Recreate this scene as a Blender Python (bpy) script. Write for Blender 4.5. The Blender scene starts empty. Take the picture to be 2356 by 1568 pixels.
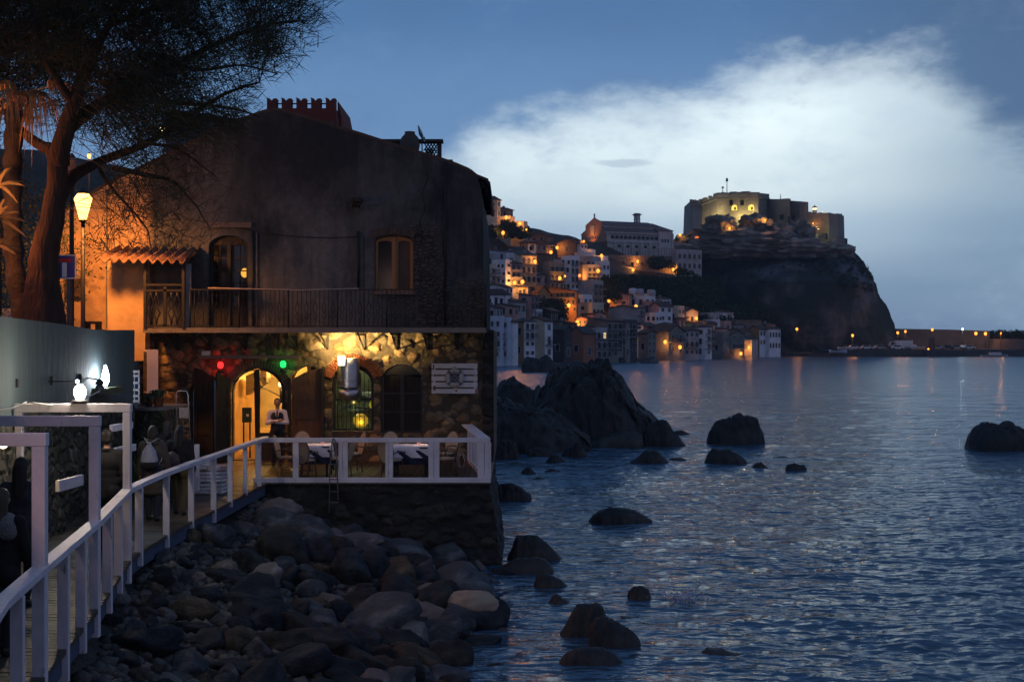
import bpy, bmesh, math, random
import numpy as np
from mathutils import Vector, Matrix, noise
SC = bpy.context.scene
COL = SC.collection
R = math.radians
# ------------------------------------------------------------ camera
CZ = 5.13                       # eye height above the sea
FX = 3000.0                     # focal length in units of a 2356-wide picture
cam = bpy.data.cameras.new('camera'); camo = bpy.data.objects.new('camera', cam); COL.objects.link(camo)
camo.location = (0, 0, CZ); camo.rotation_euler = (R(90), 0, 0)
cam.lens = 36 * FX / 2356; cam.sensor_width = 36; cam.clip_start = 0.1; cam.clip_end = 9000
SC.camera = camo
SC.render.engine = 'CYCLES'
SC.view_settings.view_transform = 'Standard'; SC.view_settings.look = 'None'
SC.view_settings.exposure = 0.22; SC.view_settings.gamma = 1
# ------------------------------------------------------------ world: dusk sky with a bright bank of cloud
W = bpy.data.worlds.new('World'); SC.world = W; W.use_nodes = True
nt = W.node_tree; N = nt.nodes; L = nt.links; N.clear()
def nd(tree, t, **k):
    n = tree.nodes.new(t)
    for a, b in k.items(): setattr(n, a, b)
    return n
def wm(op, a, b=None, c=None, clamp=False):
    n = nd(nt, 'ShaderNodeMath', operation=op); n.use_clamp = clamp
    for i, x in enumerate((a, b, c)):
        if x is None: continue
        if isinstance(x, (int, float)): n.inputs[i].default_value = x
        else: L.new(x, n.inputs[i])
    return n.outputs[0]
def wmix(f, a, b):
    n = nd(nt, 'ShaderNodeMix', data_type='RGBA')
    for s, x in ((n.inputs[0], f), (n.inputs[6], a), (n.inputs[7], b)):
        if isinstance(x, (int, float)): s.default_value = x
        elif isinstance(x, tuple): s.default_value = (*x, 1)
        else: L.new(x, s)
    return n.outputs[2]
def wramp(f, pts, interp='EASE'):
    n = nd(nt, 'ShaderNodeValToRGB'); n.color_ramp.interpolation = interp; e = n.color_ramp.elements
    while len(e) < len(pts): e.new(0.5)
    for q, (p, c) in zip(e, pts): q.position = p; q.color = (*c, 1) if isinstance(c, tuple) else (c, c, c, 1)
    L.new(f, n.inputs[0]); return n.outputs[0]
def smooth(x, a, b):
    n = nd(nt, 'ShaderNodeMapRange', interpolation_type='SMOOTHSTEP'); L.new(x, n.inputs[0])
    n.inputs[1].default_value = a; n.inputs[2].default_value = b; return n.outputs[0]
tc = nd(nt, 'ShaderNodeTexCoord'); sp = nd(nt, 'ShaderNodeSeparateXYZ'); L.new(tc.outputs['Generated'], sp.inputs[0])
az = wm('ARCTAN2', sp.outputs[0], sp.outputs[1]); el = wm('ARCSINE', sp.outputs[2])
def wnoise(scale, detail, vec=None, sz=1.0, rough=.55):
    mp = nd(nt, 'ShaderNodeMapping'); L.new(tc.outputs['Generated'], mp.inputs[0]); mp.inputs[3].default_value = (1, 1, sz)
    n = nd(nt, 'ShaderNodeTexNoise'); n.inputs['Scale'].default_value = scale; n.inputs['Detail'].default_value = detail
    n.inputs['Roughness'].default_value = rough; L.new(mp.outputs[0], n.inputs['Vector']); return wm('SUBTRACT', n.outputs[0], 0.5)
n1 = wnoise(5, 8, sz=2.4, rough=.62); n2 = wnoise(17, 8, sz=1.9, rough=.68); n3 = wnoise(3.2, 3, sz=5)
# height of the lower edge of the dark cloud deck over azimuth
fc = nd(nt, 'ShaderNodeFloatCurve'); azn = wm('MULTIPLY_ADD', az, 1 / 1.2, 0.5)
def P2(u, v): return (math.atan((u - 1178) / FX), math.atan((784 - v) / FX))
edge = [(600, 700), (950, 440), (1040, 335), (1120, 285), (1250, 258), (1400, 258), (1520, 245), (1640, 195), (1760, 170), (1900, 160), (2060, 160), (2150, 175), (2230, 230), (2300, 300), (2400, 340), (2700, 460), (3000, 560)]
cv = fc.mapping.curves[0]; pts = [(a / 1.2 + 0.5, e * 2.5) for a, e in (P2(*p) for p in edge)]
while len(cv.points) < len(pts): cv.points.new(0.5, 0.5)
for p, q in zip(cv.points, pts): p.location = q
fc.mapping.update(); L.new(azn, fc.inputs['Value'])
eed = wm('MULTIPLY', fc.outputs[0], 0.4)
d = wm('SUBTRACT', eed, el)
d = wm('ADD', d, wm('MULTIPLY', n1, 0.12)); d = wm('ADD', d, wm('MULTIPLY', n2, 0.065))
front = smooth(wm('ABSOLUTE', wm('SUBTRACT', az, 0.14)), 0.75, 0.30)
mask = wm('MULTIPLY', smooth(d, -0.018, 0.046), front)
eln = wm('MULTIPLY', el, 1 / 1.5708, clamp=True)
S = (1 / 1.5708)
upper = wramp(eln, [(0.0, (.13, .21, .33)), (.07, (.128, .232, .40)), (.11, (.102, .202, .37)), (.165, (.061, .142, .295)), (.30, (.038, .098, .225)), (1.0, (.030, .085, .20))])
# darker towards the top right corner of the view and away from the afterglow
upper = wmix(wm('MULTIPLY', smooth(az, .10, .40), .70), upper, (.048, .092, .165))
upper = wmix(wm('MULTIPLY', smooth(n1, -.05, .2), .28), upper, (.07, .12, .22))
upper = wmix(wm('MULTIPLY', smooth(n2, 0, .3), .12), upper, (.25, .34, .46))
low = wramp(eln, [(0, (.10, .185, .30)), (.02, (.145, .25, .37)), (.05, (.33, .45, .55)), (.075, (.54, .645, .69)), (.11, (.68, .79, .82)), (.16, (.78, .86, .88))])
low = wmix(wm('MULTIPLY', smooth(az, .19, .39), .72), low, (.12, .21, .32))
low = wmix(wm('MULTIPLY', smooth(n3, .0, .16), .22), low, (.24, .34, .45))
low = wmix(wm('MULTIPLY', smooth(n2, -.02, .22), .30), low, (.30, .42, .54)); low = wmix(wm('MULTIPLY', smooth(n1, .0, .22), .28), low, (.34, .46, .57))
# thin grey streak and the low bank over the village
def blob(u, v, ru, rv, am, soft=.9):
    a, e = P2(u, v); x = wm('MULTIPLY', wm('SUBTRACT', az, a), 1 / (ru / FX)); y = wm('MULTIPLY', wm('SUBTRACT', wm('ADD', el, wm('MULTIPLY', n2, .012)), e), 1 / (rv / FX))
    r = wm('ADD', wm('MULTIPLY', x, x), wm('MULTIPLY', y, y)); return wm('MULTIPLY', smooth(r, 1.0, 1.0 - soft), am)
low = wmix(blob(1435, 376, 85, 11, .55), low, (.27, .38, .47))
low = wmix(blob(1270, 560, 230, 60, .5), low, (.27, .38, .50))
sky = wmix(mask, upper, low)
# sky behind the camera: the lilac anti-twilight band
back = wramp(eln, [(0, (.10, .115, .19)), (.12, (.135, .145, .225)), (.35, (.10, .135, .24)), (1, (.04, .09, .19))])
sky = wmix(smooth(wm('ABSOLUTE', az), .7, 1.6), sky, back)
sky = wmix(smooth(el, -.002, -.03), sky, (.02, .035, .06))
ns = nd(nt, 'ShaderNodeTexSky', sky_type='NISHITA'); ns.sun_disc = False; ns.sun_elevation = R(0.5); ns.sun_rotation = R(12)
bg = nd(nt, 'ShaderNodeBackground'); bg.inputs[1].default_value = 1.18; L.new(sky, bg.inputs[0])
bg2 = nd(nt, 'ShaderNodeBackground'); bg2.inputs[1].default_value = 0.002; L.new(ns.outputs[0], bg2.inputs[0])
ad = nd(nt, 'ShaderNodeAddShader'); L.new(bg.outputs[0], ad.inputs[0]); L.new(bg2.outputs[0], ad.inputs[1])
wo = nd(nt, 'ShaderNodeOutputWorld'); L.new(ad.outputs[0], wo.inputs[0])
# ------------------------------------------------------------ coordinates
def V(u, v, D): return Vector(((u - 1178) / FX * D, D, CZ + (784 - v) / FX * D))
def PX(u, D): return (u - 1178) / FX * D
def PZ(v, D): return CZ + (784 - v) / FX * D
def DW(v, z=0.0): return FX * (CZ - z) / (v - 784)       # distance at which height z shows at row v
def Z(x0, y0, w, wz):
    s = w / wz
    return lambda x, y=None: ((x0 + x * s) * .5752 if y is None else ((x0 + x * s) * .5752, (y0 + y * s) * .5752))
# ------------------------------------------------------------ objects
def tag(o, label=None, cat=None, group=None, kind=None):
    if label: o['label'] = label
    if cat: o['category'] = cat
    if group: o['group'] = group
    if kind: o['kind'] = kind
    return o
def thing(name, loc, label, cat, group=None, rz=0.0, kind=None):
    o = bpy.data.objects.new(name, None); COL.objects.link(o); o.location = loc; o.rotation_euler = (0, 0, rz)
    o.empty_display_size = .2
    return tag(o, label, cat, group, kind)
def WM(o):
    m = Matrix.LocRotScale(o.location, o.rotation_euler, o.scale)
    return WM(o.parent) @ m if o.parent else m
def kids(o): return [c for c in bpy.data.objects if c.parent is o]
def copy_tree(o, parent=None, ch=None):
    ch = kids(o) if ch is None else ch
    c = o.copy(); COL.objects.link(c); c.parent = parent
    for k in ch: copy_tree(k, c)
    return c
def frame(d):
    d = Vector(d).normalized(); up = Vector((0, 0, 1)) if abs(d.z) < .95 else Vector((1, 0, 0))
    a = d.cross(up).normalized(); return a, a.cross(d).normalized()
class MB:
    def __init__(s): s.v = []; s.f = []; s.sm = []; s.M = Matrix.Identity(4)
    def add(s, vs, fs, smooth=False):
        b = len(s.v); s.v += [s.M @ Vector(p) for p in vs]; s.f += [tuple(b + i for i in f) for f in fs]; s.sm += [smooth] * len(fs); return s
    def box(s, c, sz, rz=0, rx=0, ry=0):
        x, y, z = (k / 2 for k in sz); m = Matrix.Translation(Vector(c)) @ Matrix.Rotation(rz, 4, 'Z') @ Matrix.Rotation(ry, 4, 'Y') @ Matrix.Rotation(rx, 4, 'X')
        vs = [m @ Vector(p) for p in ((-x, -y, -z), (x, -y, -z), (x, y, -z), (-x, y, -z), (-x, -y, z), (x, -y, z), (x, y, z), (-x, y, z))]
        return s.add(vs, [(0, 3, 2, 1), (4, 5, 6, 7), (0, 1, 5, 4), (1, 2, 6, 5), (2, 3, 7, 6), (3, 0, 4, 7)])
    def bb(s, x0, x1, y0, y1, z0, z1): return s.box(((x0 + x1) / 2, (y0 + y1) / 2, (z0 + z1) / 2), (abs(x1 - x0), abs(y1 - y0), abs(z1 - z0)))
    def beam(s, a, b, w, h, up=(0, 0, 1)):
        a = Vector(a); b = Vector(b); d = (b - a).normalized(); up = Vector(up)
        if abs(d.dot(up)) > .98: up = Vector((0, 1, 0))
        r = d.cross(up).normalized() * w / 2; u = r.cross(d).normalized() * h / 2
        vs = [a - r - u, a + r - u, a + r + u, a - r + u, b - r - u, b + r - u, b + r + u, b - r + u]
        return s.add(vs, [(3, 2, 1, 0), (4, 5, 6, 7), (0, 1, 5, 4), (1, 2, 6, 5), (2, 3, 7, 6), (3, 0, 4, 7)])
    def tube(s, ps, r, n=8, cap=True, closed=False):
        ps = [Vector(p) for p in ps]; k = len(ps); rs = r if isinstance(r, (list, tuple)) else [r] * k; vs = []; fs = []
        a = None
        for i, p in enumerate(ps):
            if closed: d = ps[(i + 1) % k] - ps[i - 1]
            else: d = ps[min(i + 1, k - 1)] - ps[max(i - 1, 0)]
            if d.length < 1e-9: d = Vector((0, 0, 1))
            d.normalize()
            if a is None: a, b = frame(d)
            else:
                a = a - d * a.dot(d)
                if a.length < 1e-6: a, b = frame(d)
                a.normalize(); b = a.cross(d)
            for j in range(n):
                t = 2 * math.pi * j / n; vs.append(p + (a * math.cos(t) + b * math.sin(t)) * rs[i])
        for i in range(k if closed else k - 1):
            for j in range(n):
                j2 = (j + 1) % n; i2 = (i + 1) % k; fs.append((i * n + j, i * n + j2, i2 * n + j2, i2 * n + j))
        if cap and not closed: fs.append(tuple(range(n - 1, -1, -1))); fs.append(tuple((k - 1) * n + j for j in range(n)))
        return s.add(vs, fs, True)
    def lathe(s, c, prof, n=16):           # prof: (radius, z)
        c = Vector(c); vs = []; fs = []; k = len(prof)
        for r, z in prof:
            for j in range(n): t = 2 * math.pi * j / n; vs.append(c + Vector((r * math.cos(t), r * math.sin(t), z)))
        for i in range(k - 1):
            for j in range(n): j2 = (j + 1) % n; fs.append((i * n + j, i * n + j2, (i + 1) * n + j2, (i + 1) * n + j))
        fs.append(tuple(range(n - 1, -1, -1))); fs.append(tuple((k - 1) * n + j for j in range(n)))
        return s.add(vs, fs, True)
    def ball(s, c, r, seg=12, rg=8):
        r = (r, r, r) if isinstance(r, (int, float)) else r; c = Vector(c); vs = [c + Vector((0, 0, -r[2]))]; fs = []
        for i in range(1, rg):
            a = math.pi * i / rg - math.pi / 2
            for j in range(seg): t = 2 * math.pi * j / seg; vs.append(c + Vector((r[0] * math.cos(a) * math.cos(t), r[1] * math.cos(a) * math.sin(t), r[2] * math.sin(a))))
        vs.append(c + Vector((0, 0, r[2]))); top = len(vs) - 1
        for j in range(seg):
            j2 = (j + 1) % seg; fs.append((0, 1 + j2, 1 + j)); fs.append((top, top - seg + j, top - seg + j2))
            for i in range(rg - 2): a = 1 + i * seg; fs.append((a + j, a + j2, a + seg + j2, a + seg + j))
        return s.add(vs, fs, True)
    def prism(s, poly, z0, z1):            # vertical prism over (x, y) polygon (ccw)
        n = len(poly); vs = [(x, y, z0) for x, y in poly] + [(x, y, z1) for x, y in poly]
        return s.add(vs, [tuple(range(n - 1, -1, -1)), tuple(range(n, 2 * n))] + [(i, (i + 1) % n, n + (i + 1) % n, n + i) for i in range(n)])
    def slab(s, poly, y0, y1):             # prism over (x, z) polygon extruded along y
        n = len(poly); vs = [(x, y0, z) for x, z in poly] + [(x, y1, z) for x, z in poly]
        return s.add(vs, [tuple(range(n)), tuple(range(2 * n - 1, n - 1, -1))] + [((i + 1) % n, i, n + i, n + (i + 1) % n) for i in range(n)])
    def build(s, name, mat, parent=None, label=None, cat=None, group=None, kind=None, local=False, origin=None):
        vs = [Vector(p) for p in s.v]; loc = Vector((0, 0, 0))
        if parent is not None:
            if not local: m = WM(parent).inverted(); vs = [m @ p for p in vs]
        elif not local:
            xs = [p.x for p in vs]; ys = [p.y for p in vs]; zs = [p.z for p in vs]
            loc = Vector(origin) if origin else Vector(((min(xs) + max(xs)) / 2, (min(ys) + max(ys)) / 2, min(zs)))
            vs = [p - loc for p in vs]
        me = bpy.data.meshes.new(name); me.from_pydata([tuple(p) for p in vs], [], s.f)
        me.polygons.foreach_set('use_smooth', s.sm); me.update()
        if mat: me.materials.append(mat)
        o = bpy.data.objects.new(name, me); COL.objects.link(o); o.location = loc; o.parent = parent
        return tag(o, label, cat, group, kind)
def npmesh(name, v, f, mat, parent=None, smooth=True, **k):
    me = bpy.data.meshes.new(name); v = np.asarray(v, dtype=np.float32); f = np.asarray(f, dtype=np.int32)
    me.vertices.add(len(v)); me.vertices.foreach_set('co', v.ravel()); nf, q = f.shape
    me.loops.add(nf * q); me.loops.foreach_set('vertex_index', f.ravel()); me.polygons.add(nf)
    me.polygons.foreach_set('loop_start', np.arange(0, nf * q, q, dtype=np.int32))
    me.polygons.foreach_set('use_smooth', np.full(nf, smooth)); me.update(calc_edges=True); me.validate()
    me.materials.append(mat); o = bpy.data.objects.new(name, me); COL.objects.link(o); o.parent = parent
    return tag(o, **k)
def arch(x0, x1, z0, z1, rise=None, n=10):     # outline of an opening with a rounded head, ccw in (x, z)
    w = (x1 - x0) / 2; rise = w if rise is None else rise; c = (x0 + x1) / 2
    return [(x0, z0), (x1, z0)] + [(c + w * math.cos(math.pi * i / n), z1 - rise + rise * math.sin(math.pi * i / n)) for i in range(n + 1)]
def holed(name, outline, holes, y0, y1, mat, parent, **k):   # wall in the xz plane with real openings
    cu = bpy.data.curves.new('t', 'CURVE'); cu.dimensions = '2D'; cu.fill_mode = 'BOTH'; cu.extrude = abs(y1 - y0) / 2
    for poly in [outline] + holes:
        sp_ = cu.splines.new('POLY'); sp_.points.add(len(poly) - 1); sp_.use_cyclic_u = True
        for q, (x, z) in zip(sp_.points, poly): q.co = (x, z, 0, 1)
    t = bpy.data.objects.new('t', cu); COL.objects.link(t); dg = bpy.context.evaluated_depsgraph_get(); dg.update()
    me = bpy.data.meshes.new_from_object(t.evaluated_get(dg)); bpy.data.objects.remove(t); bpy.data.curves.remove(cu)
    ym = (y0 + y1) / 2; m = WM(parent).inverted() if parent else Matrix.Identity(4)
    for q in me.vertices: x, z, y = q.co; q.co = m @ Vector((x, ym + y, z))
    me.flip_normals(); me.update(); me.materials.clear(); me.materials.append(mat); me.name = name
    o = bpy.data.objects.new(name, me); COL.objects.link(o); o.parent = parent
    return tag(o, **k)
# ------------------------------------------------------------ materials
MC = {}
def mat(name, col, rough=.8, var=.25, vs=2.0, bump=.15, bs=18.0, metal=0.0, em=0.0, col2=None, spec=.4, stretch=(1, 1, 1), alpha=1.0, detail=5):
    if name in MC: return MC[name]
    m = bpy.data.materials.new(name); m.use_nodes = True; t = m.node_tree; b = t.nodes['Principled BSDF']
    b.inputs['Roughness'].default_value = rough; b.inputs['Metallic'].default_value = metal; b.inputs['Specular IOR Level'].default_value = spec
    tcn = t.nodes.new('ShaderNodeTexCoord'); mp = t.nodes.new('ShaderNodeMapping'); mp.inputs[3].default_value = stretch
    t.links.new(tcn.outputs['Object'], mp.inputs[0])
    n1 = t.nodes.new('ShaderNodeTexNoise'); n1.inputs['Scale'].default_value = vs; n1.inputs['Detail'].default_value = detail; n1.inputs['Roughness'].default_value = .65
    t.links.new(mp.outputs[0], n1.inputs['Vector'])
    rp = t.nodes.new('ShaderNodeValToRGB'); e = rp.color_ramp.elements; e[0].position = .32; e[1].position = .68
    c2 = col2 or tuple(min(1, k * (1 + var)) for k in col); c1 = col if col2 else tuple(k * (1 - var) for k in col)
    e[0].color = (*c1, 1); e[1].color = (*c2, 1); t.links.new(n1.outputs[0], rp.inputs[0]); t.links.new(rp.outputs[0], b.inputs['Base Color'])
    if bump:
        n2 = t.nodes.new('ShaderNodeTexNoise'); n2.inputs['Scale'].default_value = bs; n2.inputs['Detail'].default_value = 6
        bp = t.nodes.new('ShaderNodeBump'); bp.inputs['Strength'].default_value = bump; bp.inputs['Distance'].default_value = .05 if bs > 3 else .5
        t.links.new(mp.outputs[0], n2.inputs['Vector']); t.links.new(n2.outputs[0], bp.inputs['Height']); t.links.new(bp.outputs[0], b.inputs['Normal'])
    if em: t.links.new(rp.outputs[0], b.inputs['Emission Color']); b.inputs['Emission Strength'].default_value = em
    if alpha < 1: b.inputs['Alpha'].default_value = alpha
    MC[name] = m; return m
def stone(name, cols, scale=3.2, mortar=(.05, .045, .04), bump=.9, rnd=.9, edge=.06, squash=(1, 1, 1.25), cobble=False):
    if name in MC: return MC[name]
    m = bpy.data.materials.new(name); m.use_nodes = True; t = m.node_tree; b = t.nodes['Principled BSDF']; b.inputs['Roughness'].default_value = .85
    tcn = t.nodes.new('ShaderNodeTexCoord'); mp = t.nodes.new('ShaderNodeMapping'); mp.inputs[3].default_value = squash; t.links.new(tcn.outputs['Object'], mp.inputs[0])
    nz = t.nodes.new('ShaderNodeTexNoise'); nz.inputs['Scale'].default_value = 2.5; nz.inputs['Detail'].default_value = 3
    t.links.new(mp.outputs[0], nz.inputs['Vector']); mx = t.nodes.new('ShaderNodeMix'); mx.data_type = 'RGBA'; mx.blend_type = 'LINEAR_LIGHT'; mx.inputs[0].default_value = .12
    t.links.new(mp.outputs[0], mx.inputs[6]); t.links.new(nz.outputs['Color'], mx.inputs[7])
    v1 = t.nodes.new('ShaderNodeTexVoronoi'); v1.inputs['Scale'].default_value = scale; v1.inputs['Randomness'].default_value = rnd
    v2 = t.nodes.new('ShaderNodeTexVoronoi'); v2.feature = 'DISTANCE_TO_EDGE'; v2.inputs['Scale'].default_value = scale; v2.inputs['Randomness'].default_value = rnd
    t.links.new(mx.outputs[2], v1.inputs['Vector']); t.links.new(mx.outputs[2], v2.inputs['Vector'])
    sx = t.nodes.new('ShaderNodeSeparateColor'); t.links.new(v1.outputs['Color'], sx.inputs[0])
    rp = t.nodes.new('ShaderNodeValToRGB'); rp.color_ramp.interpolation = 'LINEAR'; e = rp.color_ramp.elements
    while len(e) < len(cols): e.new(.5)
    for i, (q, c) in enumerate(zip(e, cols)): q.position = i / (len(cols) - 1); q.color = (*c, 1)
    t.links.new(sx.outputs[0], rp.inputs[0])
    n3 = t.nodes.new('ShaderNodeTexNoise'); n3.inputs['Scale'].default_value = 9; n3.inputs['Detail'].default_value = 6; t.links.new(mp.outputs[0], n3.inputs['Vector'])
    ms = t.nodes.new('ShaderNodeMapRange'); ms.interpolation_type = 'SMOOTHSTEP'; ms.inputs[1].default_value = edge * .6; ms.inputs[2].default_value = edge * 2.0; t.links.new(v2.outputs['Distance'], ms.inputs[0])
    if cobble:
        ms.inputs[1].default_value = .62; ms.inputs[2].default_value = .53
        t.links.remove(ms.inputs[0].links[0]); t.links.new(v1.outputs['Distance'], ms.inputs[0])
    c1 = t.nodes.new('ShaderNodeMix'); c1.data_type = 'RGBA'; c1.inputs[6].default_value = (*mortar, 1); t.links.new(ms.outputs[0], c1.inputs[0]); t.links.new(rp.outputs[0], c1.inputs[7])
    c2 = t.nodes.new('ShaderNodeMix'); c2.data_type = 'RGBA'; c2.blend_type = 'OVERLAY'; c2.inputs[0].default_value = .6; t.links.new(c1.outputs[2], c2.inputs[6]); t.links.new(n3.outputs[0], c2.inputs[7]); t.links.new(c2.outputs[2], b.inputs['Base Color'])
    mm = t.nodes.new('ShaderNodeMapRange'); mm.interpolation_type = 'SMOOTHSTEP'; mm.inputs[2].default_value = edge * 5; t.links.new(v2.outputs['Distance'], mm.inputs[0])
    if cobble: mm.inputs[1].default_value = .66; mm.inputs[2].default_value = .2; t.links.new(v1.outputs['Distance'], mm.inputs[0])
    ma = t.nodes.new('ShaderNodeMath'); ma.operation = 'MULTIPLY_ADD'; ma.inputs[1].default_value = .35; t.links.new(n3.outputs[0], ma.inputs[0]); t.links.new(mm.outputs[0], ma.inputs[2])
    bp = t.nodes.new('ShaderNodeBump'); bp.inputs['Strength'].default_value = bump; bp.inputs['Distance'].default_value = .1; t.links.new(ma.outputs[0], bp.inputs['Height']); t.links.new(bp.outputs[0], b.inputs['Normal'])
    MC[name] = m; return m
def emit(name, col, s):
    if name in MC: return MC[name]
    m = bpy.data.materials.new(name); m.use_nodes = True; b = m.node_tree.nodes['Principled BSDF']; b.inputs['Base Color'].default_value = (*[c * .5 for c in col], 1)
    b.inputs['Emission Color'].default_value = (*col, 1); b.inputs['Emission Strength'].default_value = s; MC[name] = m; return m
def glass(name, tint=(.8, .85, .85), clear=.75):
    if name in MC: return MC[name]
    m = bpy.data.materials.new(name); m.use_nodes = True; t = m.node_tree; t.nodes.clear()
    a = t.nodes.new('ShaderNodeBsdfTransparent'); a.inputs[0].default_value = (*tint, 1); g = t.nodes.new('ShaderNodeBsdfGlossy'); g.inputs['Roughness'].default_value = .05
    fr = t.nodes.new('ShaderNodeFresnel'); mr = t.nodes.new('ShaderNodeMath'); mr.operation = 'MULTIPLY_ADD'; mr.inputs[1].default_value = 1; mr.inputs[2].default_value = 1 - clear if clear < .7 else .02; mr.use_clamp = True
    t.links.new(fr.outputs[0], mr.inputs[0]); mx = t.nodes.new('ShaderNodeMixShader'); t.links.new(mr.outputs[0], mx.inputs[0]); t.links.new(a.outputs[0], mx.inputs[1]); t.links.new(g.outputs[0], mx.inputs[2])
    o = t.nodes.new('ShaderNodeOutputMaterial'); t.links.new(mx.outputs[0], o.inputs[0]); MC[name] = m; return m
def paintmat(name):
    m = bpy.data.materials.new(name); m.use_nodes = True; t = m.node_tree; p = t.nodes['Principled BSDF']; p.inputs['Roughness'].default_value = .5; g = t.nodes.new('ShaderNodeNewGeometry')
    def nz(s, d, st):
        mp = t.nodes.new('ShaderNodeMapping'); mp.inputs[3].default_value = st; t.links.new(g.outputs['Position'], mp.inputs[0]); n = t.nodes.new('ShaderNodeTexNoise'); n.inputs['Scale'].default_value = s; n.inputs['Detail'].default_value = d; n.inputs['Roughness'].default_value = .7; t.links.new(mp.outputs[0], n.inputs[0]); return n.outputs[0]
    def rp(x, a, b, ca, cb):
        r = t.nodes.new('ShaderNodeValToRGB'); e = r.color_ramp.elements; e[0].position = a; e[1].position = b; e[0].color = (*ca, 1); e[1].color = (*cb, 1); t.links.new(x, r.inputs[0]); return r.outputs[0]
    def mx(f, a, b):
        x = t.nodes.new('ShaderNodeMix'); x.data_type = 'RGBA'; t.links.new(f, x.inputs[0]); t.links.new(a, x.inputs[6]); x.inputs[7].default_value = (*b, 1); return x.outputs[2]
    a = nz(1.7, 6, (1, 1, 1)); c = rp(a, .3, .7, (.56, .50, .54), (.80, .74, .78)); c = mx(rp(nz(9, 8, (1, 1, .5)), .63, .68, (0, 0, 0), (.85, .85, .85)), c, (.22, .17, .13)); c = mx(rp(nz(3.2, 8, (1, 1, .25)), .60, .75, (0, 0, 0), (.55, .55, .55)), c, (.30, .27, .26)); t.links.new(c, p.inputs['Base Color'])
    b = t.nodes.new('ShaderNodeBump'); b.inputs['Strength'].default_value = .35; b.inputs['Distance'].default_value = .02; t.links.new(nz(14, 6, (1, 1, .3)), b.inputs['Height']); t.links.new(b.outputs[0], p.inputs['Normal']); MC[name] = m; return m
SOD = (1.0, .36, .07); WARM = (1.0, .62, .24); COLD = (.85, .95, 1.0)
def light(parent, loc, col, power, radius=.08, spot=None, aim=None):
    l = bpy.data.lights.new('bulb_light', 'SPOT' if spot else 'POINT'); l.color = col; l.energy = power; l.shadow_soft_size = radius
    o = bpy.data.objects.new('bulb_light', l); COL.objects.link(o); o.parent = parent
    loc = Vector(loc)
    if spot: l.spot_size = R(spot); l.spot_blend = .6; o.rotation_euler = (Vector(aim) - loc).to_track_quat('-Z', 'Y').to_euler()
    o.location = WM(parent).inverted() @ loc if parent else loc
    return o
random.seed(7)
# ============================================================ SETTING
Z1 = Z(1900, 750, 600, 2352); Z2 = Z(1900, 1080, 600, 2352); Z3 = Z(2400, 1080, 750, 2356); Z4 = Z(2300, 800, 600, 2356); Z5 = Z(2700, 650, 900, 2352); Z6 = Z(3000, 1200, 1096, 2356)
rng = np.random.default_rng(5)
def fbm(p, o=4, H=.9): return noise.fractal(p, H, 2.1, o)
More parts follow.
